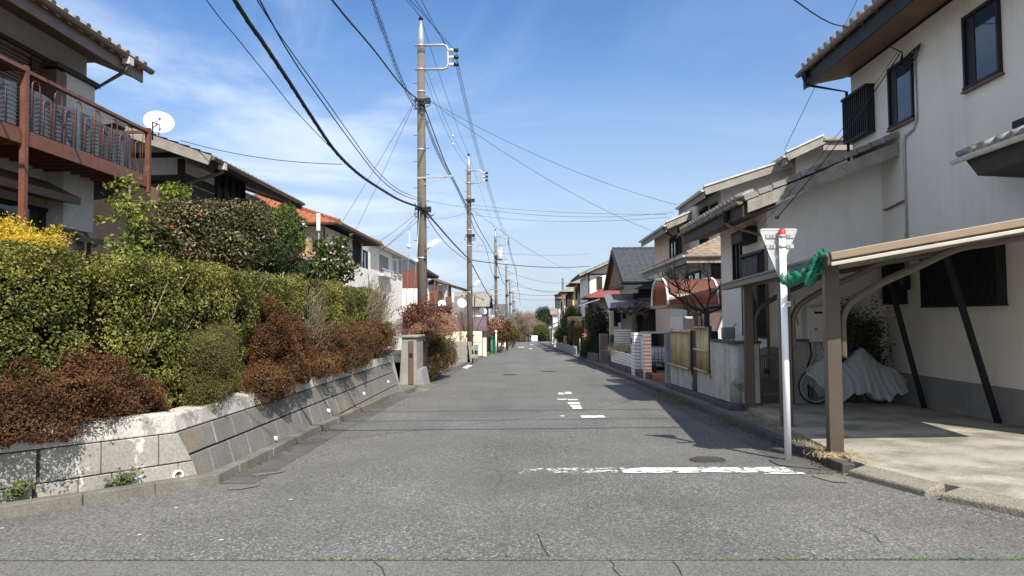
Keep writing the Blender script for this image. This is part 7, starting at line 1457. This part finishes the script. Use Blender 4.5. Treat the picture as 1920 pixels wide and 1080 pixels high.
t7, a, b = far_house('dark_timber_house', 'dark timber and ochre house with pale grey tiles beyond the ochre one', 100, ((1052,547),(1084,547)), 1064, M['tilewarm'], M['yellow'], 1.1); m_ = MB(); x = AY(1064,560,100.8).x; m_.box(x-.05, x+.7, 100.70, 100.796, gz(100), a.z-.05); m_.build('dark_front', M['timber'], t7)
t8, a, b = far_house('red_roof_house', 'far white house with a small bright red tiled roof on the right', 114, ((1045,560),(1066,560)), 1054, M['tilered'], M['white'], 1.0, trim=False)
m_ = MB(); a, b = AY(1043,553,128), AY(1054,577,128); m_.box(a.x, b.x+2, 128, 134, b.z, a.z); o_ = thing('far_dark_house', 'far house with a dark blue grey upper storey and white base at the right', 'house', ((a.x+b.x)/2,131,gz(131))); m_.build('upper_storey', M['tileblue'], o_); MB().box(a.x+.4, b.x+2, 128.2, 133.8, gz(128)-.3, b.z-.002).build('wall', M['white'], o_); MB().box(a.x-.2, b.x+2.2, 127.8, 134.2, a.z+.001, a.z+.15).build('roof', M['tiledark'], o_)
m_ = MB(); a, b = AY(1032,590,150), AY(1046,605,150); o_ = thing('far_white_house', 'far white house with stepped brown roofs beside the road end', 'house', ((a.x+b.x)/2,153,gz(153))); MB().box(a.x+.6, b.x+3, 150.5, 156, gz(150)-.3, a.z-.02).build('wall', M['white'], o_); gable_y(o_, a.x, b.x+3.5, 150, 157, a.z, a.z+1.2, M['slate'], M['timber'], tw=.6, k=3); m_ = MB(); m_.hexa([V(a.x-.6,146,b.z-.9),V(b.x,146,b.z+.1),V(b.x,149.5,b.z+.1),V(a.x-.6,149.5,b.z-.9)], [V(a.x-.6,146,b.z-.75),V(b.x,146,b.z+.25),V(b.x,149.5,b.z+.25),V(a.x-.6,149.5,b.z-.75)]); m_.build('porch_roof', M['timber'], o_); m_ = MB(); m_.box(a.x+.2,b.x+.5,147,149.4,gz(148),b.z-.9); m_.build('porch_wall', M['white'], o_)
# ---- hedges, pillars and plants along the right kerb
def boxhedge(name, label, x0, x1, y0, y1, zb, zt, m, n, leaf, taper=.25, seed=3, grp=None):
    t = thing(name, label, 'hedge', ((x0+x1)/2,(y0+y1)/2,zb), grp); r = np.random.default_rng(seed); u = r.random((n,3)); f = r.integers(0,6,n); ax = f//2; P = u.copy(); P[np.arange(n),ax] = (f%2); N_ = np.zeros((n,3)); N_[np.arange(n),ax] = (f%2)*2-1
    k = 1-taper*(1-P[:,2]); Q = np.stack([(x0+x1)/2+(P[:,0]-.5)*(x1-x0)*k, (y0+y1)/2+(P[:,1]-.5)*(y1-y0)*k, zb+P[:,2]*(zt-zb)], 1); rc = np.clip((np.abs(P[:,0]-.5)+np.abs(P[:,1]-.5)+np.abs(P[:,2]-.5)-.93)/.5, 0, 1)*.35; ctr = np.array([(x0+x1)/2,(y0+y1)/2,(zb+zt)/2]); Q = ctr+(Q-ctr)*(1-rc)[:,None]
    Q += N_*(.08*npnoise(Q, .8, seed, 2)-.12*r.random(n)**2)[:,None]; MB().np_quads(leaf_quads(Q, N_, leaf, .4, .8, seed)).build('foliage', m, t); c = MB(); c.box((x0+x1)/2-(x1-x0)*.3,(x0+x1)/2+(x1-x0)*.3,y0+.3,y1-.3,zb,zt-.25); c.build('shade_core', M['core'], t); s = MB(); s.tube([V((x0+x1)/2,(y0+y1)/2,gz(y0)), V((x0+x1)/2,(y0+y1)/2,zt-.3)], .06, 6); s.build('trunk', M['bark'], t)  # the dark box core is a filler added to block light
Yh = 60; boxhedge('clipped_hedge', 'tall clipped brown leafless hedge narrowing to its foot on the right', AY(1066,640,Yh).x, AY(1104,640,Yh).x, Yh, Yh+4.5, gz(Yh)+.5, AY(1080,595,Yh).z, M['f_brownhedge'], 26000, .10, .45)
c = AY(1073,603,78); shrub('evergreen_tree', 'bright green columnar evergreen behind the clipped brown hedge', 'tree', [(c.x,78,c.z,1.0,1.2,1.5),(c.x+.3,78,c.z-1.5,.9,1.0,1.2)], 9000, .14, M['f_mid'], base=(c.x,78,gz(78)), seed=51, core=.7, rough=.18)
c = AY(1122,613,44); shrub('evergreen_tree', 'dark blue green dense tree in the shade left of the white tiled wall', 'tree', [(c.x,44,c.z+.1,.75,.9,1.0),(c.x+.1,44.2,c.z-.9,.6,.8,.8)], 14000, .08, M['f_dark'], base=(c.x,44,gz(44)), seed=52, core=.7, rough=.2)
c = AY(1110,650,46); shrub('dark_shrub', 'dark leafy shrub at the kerb between red bricks and the mauve pillar', 'shrub', [(c.x,46,c.z,.7,1.1,.75),(c.x-.2,47,c.z-.3,.5,.9,.5)], 9000, .07, M['f_dark'], base=(c.x,46,gz(46)), seed=53, core=.65, rough=.25)
for i, (x, y, Y, f, lab, rx, rz) in enumerate(((1052,622,100,'f_greentwig','autumn tinted garden tree beyond the clipped hedge',1.1,1.0),(1055,630,95,'f_mid','yellow green bush at the far right kerb',1.0,.8),(1048,640,112,'f_greentwig','small brown bush by the far right plant trough',.8,.7),(1063,606,84,'f_dark','dark ivy covered shrub behind the bright evergreen',.9,1.6))):
    c = AY(x, y, Y); shrub('roadside_bush', lab, 'bush', [(c.x,Y,c.z,rx,rx,rz),(c.x+.5,Y+.8,c.z-.2,rx*.7,rx*.7,rz*.7)], 4000, .13, M[f], base=(c.x,Y,gz(Y)), seed=60+i, core=.6, rough=.25, group='bushes along the far right kerb')
Yp_ = 38; a, b = AY(1122,626,Yp_), AY(1129,680,Yp_); mp_ = thing('mauve_gate_pillar', 'mauve brown gate pillars with a small white mailbox on the right kerb', 'pillar', (4,Yp_,gz(Yp_))); MB().box(3.78, AY(1141,640,Yp_).x, Yp_, Yp_+.5, gz(Yp_), a.z).build('pillar', M['mauve'], mp_, bevel=.015); a2 = AY(1143,640,37); MB().box(a2.x+.0, a2.x+.1, 36.6, 37.2, gz(37), AY(1143,628,37).z).build('gate_post', M['bronze'], mp_); MB().box(a2.x-.12, a2.x+.1, 36.3, 36.58, AY(1141,657,36.4).z, AY(1141,652,36.4).z).build('mailbox', M['whitepaint'], mp_, bevel=.02); MB().box(AY(1141,640,Yp_).x+.003, a2.x+.6, Yp_+.1, Yp_+.2, gz(Yp_), a.z-.05).build('gate_leaf', M['timber'], mp_)
Yk = 53; a, b = AY(1092,624,Yk), AY(1105,664,Yk); m_ = MB()
for i in range(int((a.z-gz(Yk))/.09)):
    for k in range(4): m_.box(a.x+k*.22+(.11 if i%2 else 0), a.x+k*.22+.21+(.11 if i%2 else 0), Yk, Yk+.2, gz(Yk)+i*.09, gz(Yk)+i*.09+.08)
o_ = m_.build('brick_pillar', M['brick']); tag(o_, 'red brick pillar beside the clipped brown hedge on the right', 'pillar')
for (x, y0_, y1_, Y, mt, nm, lab, cat) in ((1089.5,635,668,56,'galv','white_post','thin white post beside the red brick pillar','post'),(1075,630,660,66,'cream','lit_pillar','narrow sunlit cream pillar under the clipped brown hedge','pillar'),(1060,630,658,78,'tanwood','tan_pillar','tan fence pillar by the bright green evergreen','pillar'),(1042,628,652,100,'guttergrey','pale_fence','pale grey green fence panel at the far right kerb','fence'),(1052,643,655,94,'cream','plant_trough','low cream plant trough at the far right kerb','trough')):
    a = AY(x-3.0, y0_, Y); b = AY(x+3.0, y1_, Y); m_ = MB(); wd = (b.x-a.x)*(1.0 if nm != 'white_post' else .3); m_.box(a.x, a.x+wd, Y, Y+(.4 if nm != 'pale_fence' else 4), gz(Y), a.z); o_ = m_.build(nm, M[mt], bevel=.01); tag(o_, lab, cat)
lp('low_kerb_wall', 'low dark stone edging wall along the right kerb beyond the mauve pillar', 'wall', M['stone'], 3.75, 4.0, 39, 52, 0, .55)
lp('grey_kerb_wall', 'low shaded grey wall along the far right kerb beside the clipped hedge', 'wall', M['greyconc'], 3.7, 3.9, 57, 92, 0, .75)
# ================================================================== UTILITY POLES AND WIRES
def bolts(mb, x, y, za, zb_, r, step=.45):
    i = 0; z = za
    while z < zb_: s = 1 if i % 2 else -1; mb.tube([V(x+s*r*.8,y-.02,z), V(x+s*(r+.15),y-.02,z)], .010, 5); z += step; i += 1
def utility_pole(label, x, y, top, rb, rt, bz=None, reach=.85, lamp=None, arm=None, trans=False, far=False):
    base = gz(y); t = thing('utility_pole', label, 'utility pole', (x,y,base-.1), 'utility poles along the left kerb'); zt = top-1.0
    MB().tube([V(x,y,base-.1), V(x,y,(base+zt)/2), V(x,y,zt)], [rb,(rb+rt)/2,rt], 18 if not far else 10).build('shaft', M['poleconc'], t)
    MB().tube([V(x,y,zt-.15), V(x,y,zt+.5), V(x,y,top)], [rt+.012,rt*.75,.045], 12).build('top_spike', M['galv'], t); MB().lathe([(.03,0),(.09,.03),(.06,.10),(.001,.14)], (x,y,top), 10).build('top_insulator', M['blackmetal'], t)
    z1, z2 = zt-.02, zt-.92
    if bz: z1, z2 = bz
    m_ = MB(); pts = [V(x-rt-.08,y-.05,z1), V(x+reach-.16,y-.05,z1), V(x+reach-.04,y-.05,z1-.04), V(x+reach,y-.05,z1-.16), V(x+reach,y-.05,z2+.16), V(x+reach-.04,y-.05,z2+.04), V(x+reach-.16,y-.05,z2), V(x-rt-.08,y-.05,z2)]; m_.tube(pts, .045, 8); m_.build('bracket', M['galv'], t)
    for k in range(3): z = z1+(z2-z1)*(.22+.30*k); m_ = MB(); m_.lathe([(.03,0),(.055,.03),(.055,.10),(.04,.11),(.06,.14),(.06,.22),(.03,.26)], (x+reach+.04,y-.05,z), 10, axis=(1,0,0)); o = m_.build('insulator', M['porcelain'], t); MB().tube([V(x+reach+.20,y-.05,z), V(x+reach+.36,y-.05,z)], .065, 10).build('cover', M['black'], o)
    for z in (z1, z2, base+7.9, base+9.9, base+4.2): rz = rb+(rt-rb)*(z-base)/(zt-base); MB().lathe([(rz,-.03),(rz+.012,-.03),(rz+.012,.03),(rz,.03)], (x,y,z), 14).build('clamp_band', M['galv'], t)
    if not far: m_ = MB(); bolts(m_, x, y, base+4.8, zt-.5, rt); m_.build('step_bolts', M['iron'], t)
    if arm: m_ = MB(); za, L = arm; m_.beam(V(x-.15,y-.12,za), V(x+L,y-.12,za+.06), .06, .05); m_.beam(V(x+.08,y-.12,za-.22), V(x+L*.8,y-.12,za+.03), .025, .025); m_.build('cable_arm', M['galv'], t)
    if lamp: m_ = MB(); z = lamp; m_.tube([V(x+.1,y-.1,z-.15), V(x+.3,y-.2,z)], .03, 6); o = m_.build('lamp_arm', M['galv'], t); m_ = MB(); m_.hexa([V(x+.22,y-.5,z-.06),V(x+.42,y-.5,z-.06),V(x+.66,y-.1,z+.16),V(x+.46,y-.1,z+.16)], [V(x+.22,y-.5,z+.04),V(x+.42,y-.5,z+.04),V(x+.66,y-.1,z+.26),V(x+.46,y-.1,z+.26)]); m_.build('lamp_head', M['whitepaint'], o, bevel=.02)
    rr = random.Random(int(y))
    for zc in (AY(790,392,25).z, AY(790,190,25).z) if y < 30 else (base+7.6, base+9.7):
        m_ = MB(); m_.box(x-.20,x+.22,y-.26,y-.12,zc-.05,zc+.02)
        for i in range(6): a = V(x+rr.uniform(-.25,.35),y-.22,zc+rr.uniform(-.1,.1)); b = V(x+rr.uniform(-.3,.5),y-.25,zc+rr.uniform(-.35,.2)); m_.tube(smooth_path([a, a.lerp(b,.5)+V(rr.uniform(-.15,.2),-.05,-.18), b], 4), .014, 5)
        m_.box(x+.18,x+.34,y-.3,y-.14,zc-.14,zc+.04); m_.build('cable_joint', M['black'], t)
    if trans: 
        for k in range(2): m_ = MB(); c = V(x+.48+.0*k, y-.5+.75*k, base+9.35); m_.lathe([(.001,0),(.26,0),(.28,.05),(.28,.85),(.22,.93),(.001,.95)], c, 14); o = m_.build('transformer', M['guttergrey'], t); m_ = MB(); m_.tube([c+V(.1,0,.93), c+V(.12,0,1.2)], .05, 8); m_.build('bushing', M['porcelain'], o)
        m_ = MB(); m_.beam(V(x-.2,y-.2,base+9.3), V(x+1.0,y-.2,base+9.3), .08, .1); m_.build('platform', M['galv'], t)
        m_ = MB(); 
        for z in (base+6.3, base+5.8): m_.beam(V(x-.6,y-.15,z), V(x+.6,y-.15,z), .06, .06)
        for dx in (-.5,-.25,.3,.55):
            for z in (base+6.3, base+5.8): m_.lathe([(.05,0),(.06,.05),(.03,.12)], V(x+dx,y-.15,z+.03), 8)
        m_.build('crossarm', M['galv'], t)
    return t
x1p, x2p, x3p = AY(791,400,25).x, AY(879.5,400,44).x, AY(929.5,500,75).x
T1, T2, T3 = AY(788,38,25).z, AY(878,292,44).z, AY(930,432,75).z
utility_pole('nearest tall concrete utility pole with a white bracket and street lamp', x1p, 25, T1, .185, .125, (AY(790,86,25).z, AY(790,131,25).z), AY(840,100,25).x-x1p, AY(800,463,25).z, (AY(800,335,25).z, AY(852,335,25).x-x1p))
utility_pole('second utility pole, behind the purple barrel carport, with a street lamp', x2p, 44, T2, .185, .125, (AY(880,320,44).z, AY(880,343,44).z), AY(904,330,44).x-x2p, AY(885,534,44).z, (AY(885,461,44).z, AY(914,461,44).x-x2p))
utility_pole('third utility pole with grey transformers, above the reddish bushes', x3p, 75, T3, .185, .125, (AY(930,444,75).z, AY(930,460,75).z), AY(948,450,75).x-x3p, None, None, True)
far_p = [(949.6,488,107),(956,518,136),(961.8,540,166),(965,560,198),(969,574,236),(972.5,584,280)]
fp = [(AY(x, 560, Y).x, Y, AY(x, yt, Y).z) for x, yt, Y in far_p]
names = ['fourth utility pole along the left kerb, past the dark roofed white house','fifth utility pole along the left kerb','sixth utility pole along the left kerb, counted from the camera','seventh utility pole, near the road end','eighth utility pole, just beyond the road end','last and smallest utility pole beyond the road end']
p4 = utility_pole(names[0], fp[0][0], fp[0][1], fp[0][2], .18, .12, far=True, reach=1.15)
for i in range(1, 6):
    dz = fp[i][2]-fp[0][2]; copy_tree(p4, (fp[i][0]-fp[0][0], fp[i][1]-fp[0][1], dz), names[i])
c = AY(1055, 522, 112); t = thing('utility_pole', 'plain grey pole top standing behind the small red tiled roof on the right', 'utility pole', (c.x,c.y,gz(112))); MB().tube([V(c.x,c.y,gz(112)), V(c.x,c.y,c.z)], .17, 10).build('shaft', M['poleconc'], t); MB().lathe([(.15,0),(.1,.06),(.001,.08)], c, 10).build('top_cap', M['poleconc'], t)
# ------------------------------------------------------------------ wires
def sag(p, q, s, n=14): p = Vector(p); q = Vector(q); return [p.lerp(q, i/n)-V(0,0,4*s*(i/n)*(1-i/n)) for i in range(n+1)]
def wire(name, label, pts, r, m='cable', n=5, group=None, cat='wire'):
    o = MB().tube(pts, r, n).build(name, M[m]); tag(o, label, cat, group); return o
def pxX(pix, X): return [AX(x, y, X) for x, y in pix]
def ext(pts, L=8, rise=.25): d = (pts[0]-pts[1]).normalized(); return [pts[0]+d*L+V(0,0,rise*L*.4), pts[0]+d*L*.5+V(0,0,rise*L*.1)]+pts
def q1(y, dx=0): return AY(791+dx, y, 24.8)
b1p = ext(pxX([(440,0),(490,75),(540,150),(585,220),(630,285),(675,328),(720,358),(752,376)], -3.62)+[q1(390)]); b1s = smooth_path(b1p, 8)
bw = thing('cable_bundle', 'thick black bundled cable sweeping down from the top left to the nearest pole', 'cable', b1s[0]); MB().tube(b1s, .030, 8).build('cable', M['cable'], bw)
hx = []; L = 0
for i in range(len(b1s)-1):
    p, q = b1s[i], b1s[i+1]; k = max(2, int((q-p).length/.03)); d = (q-p).normalized(); s = d.cross(V(0,0,1)).normalized(); u = s.cross(d)
    for j in range(k): L += (q-p).length/k; a = L*20; hx.append(p.lerp(q, j/k)+(s*math.cos(a)+u*math.sin(a))*.028)
MB().tube(hx, .009, 4).build('spiral_wrap', M['cable'], bw)
wire('thin_wire', 'thin black wire curving from the top left down to the thick bundled cable', smooth_path(ext(pxX([(387,0),(440,66),(500,140),(560,214)], -3.9)+[AX(640,297,-3.65)]), 6), .007)
wire('telephone_wire', 'upper of two close wires curving down to the nearest pole above the bundle', smooth_path(ext(pxX([(482,0),(545,95),(600,172),(655,250),(705,318),(748,356)], -3.55)+[q1(374)]), 6), .009)
wire('telephone_wire', 'lower of two close wires curving down to the nearest pole above the bundle', smooth_path(ext(pxX([(487,0),(550,112),(605,192),(660,268),(712,334),(752,364)], -3.5)+[q1(378)]), 6), .011)
wire('supply_cable', 'straight thick black cable running from the top centre to the nearest pole\'s upper clamp', smooth_path(ext(pxX([(623,0),(700,92),(755,162)], -3.5)+[q1(192)]), 5), .022)
rg = thing('ringed_cable', 'cable hung in small rings from a messenger wire, passing the nearest pole', 'cable', AX(700,0,-3.45)); rp = smooth_path(ext(pxX([(700,0),(722,62),(746,130),(770,182)], -3.45)+[q1(212,2)]+[AX(812,262,-3.4),AX(832,306,-3.35),AX(852,340,-3.3),AX(870,378,-3.3),AY(879,400,43.8)]), 8)
MB().tube(rp, .010, 5).build('messenger_wire', M['cable'], rg); MB().tube([p-V(0,0,.11) for p in rp], .009, 5).build('cable', M['cable'], rg); m_ = MB(); d_ = 0
for a, b in zip(rp[:-1], rp[1:]):
    n_ = int((b-a).length/.33)+1
    for k in range(n_): c = a.lerp(b, k/n_); m_.tube([c+V(.06*math.cos(t), .02*math.cos(t), -.055+.075*math.sin(t)) for t in np.linspace(0, 6.28, 9)], .005, 3, cap=False)
m_.build('rings', M['cable'], rg)
wire('supply_cable', 'thick black cable from the nearest pole down to the second pole, beside the ringed cable', smooth_path([q1(196,3), AX(822,272,-3.35), AX(838,312,-3.33), AX(858,352,-3.3), AY(879,393,43.8)], 6), .020)
wire('earth_wire', 'thin top wire from the upper edge to the nearest pole\'s tip', ext([AX(762,0,-3.5), V(x1p,25,T1+.1)]), .008); wire('earth_wire', 'second thin wire from the upper edge to the nearest pole\'s tip', ext([AX(767,0,-3.45), V(x1p+.04,25,T1+.05)]), .007)
spans = [(x1p,25,T1),(x2p,44,T2),(x3p,75,T3)]+fp
for i, (a, b) in enumerate(zip(spans[:-1], spans[1:])):
    if i < 5: wire('earth_wire', 'top wire spanning from the '+['nearest to the second','second to the third','third to the fourth','fourth to the fifth','fifth to the sixth'][i]+' pole tip', sag(V(a[0],a[1],a[2]+.1), V(b[0],b[1],b[2]+.1), .25), .008 if i < 2 else .012)
ins = [[AY(855,97+13*k,24.95) for k in range(3)], [AY(911,326+8*k,43.95) for k in range(3)], [AY(952.5,447+5.5*k,74.95) for k in range(3)]]
for f in fp[:4]: ins.append([V(f[0]+1.45, f[1]-.05, f[2]-1.25-.27*k) for k in range(3)])
for k in range(3):
    wire('power_line', 'power line from the top edge to the nearest pole\'s white bracket', ext([AX((770,779,790)[k],0,-2.45), ins[0][k]]), .009, group='three power lines into the nearest bracket')
    for j in range(len(ins)-1):
        wire('power_line', 'power line strung between the brackets of the '+['nearest and second','second and third','third and fourth','fourth and fifth','fifth and sixth','sixth and seventh'][j]+' poles', sag(ins[j][k], ins[j+1][k], .3+.02*j), .009 if j < 2 else .013, group='three power lines between the '+['nearest and second','second and third','third and fourth','fourth and fifth','fifth and sixth','sixth and seventh'][j]+' poles')
for k in range(2):
    a, b = AY(793,112+22*k,24.9), AY(878,300+12*k,43.9); o = wire('low_voltage_wire', ('upper','lower')[k]+' thin wire with a white insulator ball between the first two poles', sag(a, b, .5), .007); c = a.lerp(b,.52)-V(0,0,.5); MB().ball(c, .06, 8).build('insulator_ball', M['porcelain'], o)
for lab, px_, Yq, s_, r_ in (('long thin wire from the nearest pole to the stepped gable house eave',(1268,384),27.6,.35,.007),('long thin wire from the nearest pole to the peach house',(1240,440),31,.4,.007)):
    wire('service_wire', lab, sag(q1(187,12), AY(*px_, Yq), s_), r_)
wire('service_wire', 'dark service cable from the top edge to the corner house wall above its window', smooth_path([AX(1690,96,7.0)+(AY(1490,0,10.2)-AX(1690,96,7.0))*2.6+V(0,0,1.2), AY(1490,0,10.2), AX(1600,55,6.3), AX(1692,98,7.0)], 8), .011)
m_ = MB(); rr = random.Random(3); c = AX(1692,100,7.04)
for i in range(4): m_.tube(smooth_path([c, c+V(-.06,rr.uniform(-.2,.15),-.2-.05*i), c+V(-.03,-.25-.08*i,-.12-.05*i), c+V(0,-.62,-.05)], 5), .012, 5)
o = m_.build('wire_loops', M['cable']); tag(o, 'loose loops of cable above the corner house window', 'cable')
wire('service_wire', 'thin wire sloping down behind the corner house eave to the stepped gable', [AY(1608,-2,19), AY(1470,283,22.4)], .008)
for k in range(2): wire('service_wire', ('thicker','thinner')[k]+' of two wires from the corner house window down to its low wing bargeboard', sag(AX(1690-6*k,96,7.0), AY(1457+8*k-36*k,408+12*k,13.98), .12), (.010,.005)[k])
m_ = MB(); c = AY(1457,408,13.99); m_.ball(c, (.05,.03,.035), 8); o = m_.build('wire_anchor', M['rust']); tag(o, 'small reddish wire anchor on the grey bargeboard of the low wing', 'anchor')
wire('service_wire', 'thin wire from the timber house gable to the thick bundled cable', sag(AY(338,263,16.4), AX(642,308,-3.62), .12), .007)
for lab, (xa, ya_), (xb, yb_), Yq in (('steep thin wire from the nearest pole to the orange roofed house, left one',(774,195),(628,438),29),('steep thin wire from the nearest pole to the orange roofed house, right one',(776,195),(668,430),32),('thin wire from the nearest pole to the white box house eave, topmost',(783,398),(712,452),33.5),('thin wire from the nearest pole to the white box house eave, middle',(784,404),(716,468),33.6),('thin wire from the nearest pole to the white box house eave, lowest',(785,412),(700,480),34.4)):
    wire('service_wire', lab, sag(AY(xa, ya_, 24.7), AY(xb, yb_, Yq), .05), .007)
wire('telephone_cable', 'thick black cable drooping between the nearest and second poles', smooth_path([q1(393,3), AX(822,424,-3.4), AX(850,456,-3.35), AY(880,487,43.8)], 6), .034)
wire('telephone_cable', 'thinner black cable drooping just under the thick one between the first two poles', smooth_path([q1(396,3), AX(818,434,-3.4), AX(846,466,-3.35), AY(878,490,43.8)], 6), .014)
wire('telephone_cable', 'thick black cable from the second to the third pole, low', smooth_path([AY(882,490,43.8), AX(900,524,-3.2), AX(917,554,-3.05), AY(930,568,74.8)], 6), .032)
wire('supply_cable', 'black cable from the second to the third pole, high', smooth_path([AY(881,393,43.8), AX(896,424,-3.2), AX(912,452,-3.05), AY(929,483,74.8)], 6), .024)
wire('ringed_cable', 'thin dark wire below the high cable from the second to the third pole', smooth_path([AY(881,400,43.8), AX(890,432,-3.2), AX(910,462,-3.05), AX(922,510,-3.0), AY(930,520,74.8)], 6), .018)
pts = [(930,568,74.8),(950,585,106.8),(956,592,135.8),(962,600,165.8),(965,606,197.8)]
for i in range(4): wire('telephone_cable', 'dark cable low between the '+['third and fourth','fourth and fifth','fifth and sixth','sixth and seventh'][i]+' poles', sag(AY(*pts[i]), AY(*pts[i+1]), .9), .035)
pts = [(930,485,74.8),(950,535,106.8),(956,556,135.8),(962,572,165.8)]
for i in range(3): wire('supply_cable', 'dark cable high between the '+['third and fourth','fourth and fifth','fifth and sixth'][i]+' poles', sag(AY(*pts[i]), AY(*pts[i+1]), .8), .03)
for lab, a, b, s_, r_ in (('thin wire crossing right from the nearest pole at mid height',(795,376,25),(1262,398,29.5),.35,.006),('thin wire crossing right from the second pole, upper',(884,384,44),(1250,402,30),.15,.007),('thin wire crossing right from the second pole, lower',(884,402,44),(1255,407,31),.3,.007),('thick dark cable crossing right from the second pole to the white gable house',(884,488,44),(1106,499,68),.25,.026),('thin wire crossing right above the thick crossing cable',(882,470,44),(1106,476,68),.2,.008),('sloping wire from the second pole down right to the ochre house',(884,392,44),(1085,512,84),.5,.010),('sloping wire from the third pole down right to the ochre house',(934,500,75),(1072,530,84),.6,.014),('long sloping wire from the third pole to the dark timber house',(934,510,75),(1056,545,100),.9,.016),('wire crossing right at the fourth pole, upper',(952,532,107),(1062,548,92),.3,.016),('wire crossing right at the fourth pole, lower',(952,548,107),(1052,552,107),.3,.024),('wire crossing right at the fifth pole',(957,557,136),(1046,561,108),.3,.018),('thin wire crossing left from the second pole to the brown terraces',(878,398,44),(800,408,52),.2,.007),('wire crossing left from the third pole to the grey tiled house',(929,535,75),(870,553,72),.2,.010),('second wire crossing left from the third pole to the terraces',(929,540,75),(852,556,62),.2,.010)):
    wire('crossing_wire', lab, sag(AY(*a), AY(*b), s_), r_)
for i, Yt in enumerate((15.2, 13.55, 12.25)):                  # wires over the junction, just above the frame
    z = 6.6; y = Yt-.83*(z+.35); wire('junction_wire', ('far','middle','near')[i]+' cable crossing above the junction, its shadow a line on the road', sag(V(-26,y-.25,z+.6), V(26,y+.25,z+.6), .65, 20), (.030,.024,.036)[i])
for lab, (xa, ya_), (xb, yb_), by_ in (('left guard wire with a white ball beside the nearest pole',(771,372),(762,570),463),('right guard wire with a white ball beside the nearest pole',(787,395),(775,568),490)):
    a, b = AY(xa, ya_, 24.4), AY(xb, yb_, 23.9); o = wire('guard_wire', lab, [a, b], .011, 'galv'); f = (by_-ya_)/(yb_-ya_); MB().ball(a.lerp(b, f), .075, 10).build('ball', M['porcelain'], o); 
# ================================================================== THE ROAD'S END
wb = thing('white_board', 'white notice board on posts at the far end of the road', 'sign', (AY(1003,630,214).x,214,gz(214))); a, b = AY(996.5,629,214), AY(1008,639.5,214); MB().box(a.x,b.x,214,214.1,b.z,a.z).build('board', M['whitepaint'], wb)
for x in (a.x+.1, b.x-.2): m_ = MB(); m_.box(x,x+.1,214.101,214.2,gz(214)-.2,a.z); m_.build('post', M['greyconc'], wb)
c0 = AY(1031.5,612,150); fs_ = thing('far_sign_pole', 'small far white pole with a triangular sign back on the right kerb', 'road sign', (c0.x,150,gz(150))); MB().tube([V(c0.x,150,gz(150)), V(c0.x,150,c0.z)], .08, 8).build('pole', M['whitepaint'], fs_); MB().prism([AY(1027.5,612.5,150.1), AY(1035,612.5,150.1), AY(1031.2,622,150.1)], (0,.03,0)).build('sign_plate', M['signback'], fs_)
rr = random.Random(12)
bt = None; k = 0
spots = [(957,596,236),(966,592,240),(975,586,232),(983,588,238),(990,590,230),(997,592,244),(1000,602,226),(1012,606,226),(946,600,250),(1040,598,250),(938,602,256),(1052,600,258)]
labs = ['leftmost','second','third','fourth, central','fifth','sixth','pale forked','short pale','far left','far right','farthest left','farthest right']
bt = bare_tree('bare_tree', 'tall bare winter tree at the road end, central one', (0,232,gz(232)), gz(232)+3.2, 21, .20, 3.0, 4, 6, M['bark'], .55, 'bare trees at the road end', 7000, M['f_bare'], .75, .10, .2, .035)
for i, (x, y, Y) in enumerate(spots):
    c = AY(x, y, Y); h = (c.z-gz(232))/10.2
    o = bt if i == 0 else copy_tree(bt)
    o.location = (c.x, Y, gz(232)-.1); o['_o'] = tuple(o.location); o.scale = (h*rr.uniform(.85,1.05), h, h); o.rotation_euler = (0,0,rr.uniform(0,6.28)); o['label'] = labs[i]+' bare winter tree of the row beyond the road end'
et = [((1020,590,238),(2.6,2.6,2.4),'round dark evergreen crown standing above the bare trees at the road end'),((1038,594,244),(3.6,2.6,1.8),'wide olive evergreen right of the round dark crown'),((1014,622,224),(2.0,1.8,2.0),'dark green evergreen below the round crown at the road end'),((1026,625,222),(1.6,1.6,2.0),'lighter green conifer left of the far triangular sign'),((1019,603,236),(2.0,2.0,2.4),'dark lower evergreen mass under the round crown')]
for i, (p, r3, lab) in enumerate(et):
    c = AY(*p); shrub('evergreen_tree', lab, 'tree', [(c.x,c.y,c.z,*r3),(c.x+r3[0]*.6,c.y+1,c.z-r3[2]*.5,r3[0]*.7,r3[1]*.7,r3[2]*.7),(c.x-r3[0]*.5,c.y,c.z-r3[2]*.6,r3[0]*.6,r3[1]*.6,r3[2]*.6)], 7000, .34, M['f_greentwig'] if i in (1,) else (M['f_dark'] if i in (0,4) else M['f_mid']), base=(c.x,c.y,gz(232)), seed=70+i, core=.7, rough=.22, r0=.12, group='evergreens at the road end')
uw = np.random.default_rng(8); n = 26000; xs = uw.uniform(-130,130,n); ys = uw.uniform(252,300,n); hh = 4.6+1.6*npnoise(np.stack([xs,ys*0,xs*0],1),.05,3); P = np.stack([xs,ys,gz(232)+hh*uw.random(n)**.7],1)
o = MB().np_quads(leaf_quads(P, uw.normal(size=P.shape), 1.1, .35, 1., 4)).build('distant_wood', M['f_bare'], origin=(0,270,gz(232))); o['kind'] = 'stuff'; tag(o, 'grey brown leafless wood closing the view beyond the road end', 'wood')
P2_ = P[::3]+np.array([0,-14,0]); P2_[:,2] = gz(232)+(P2_[:,2]-gz(232))*.42; o = MB().np_quads(leaf_quads(P2_, uw.normal(size=P2_.shape), .7, .5, 1., 5)).build('undergrowth', M['f_dark'], origin=(0,240,gz(232))); o['kind'] = 'stuff'; tag(o, 'dark low undergrowth between the trunks at the road end', 'undergrowth')
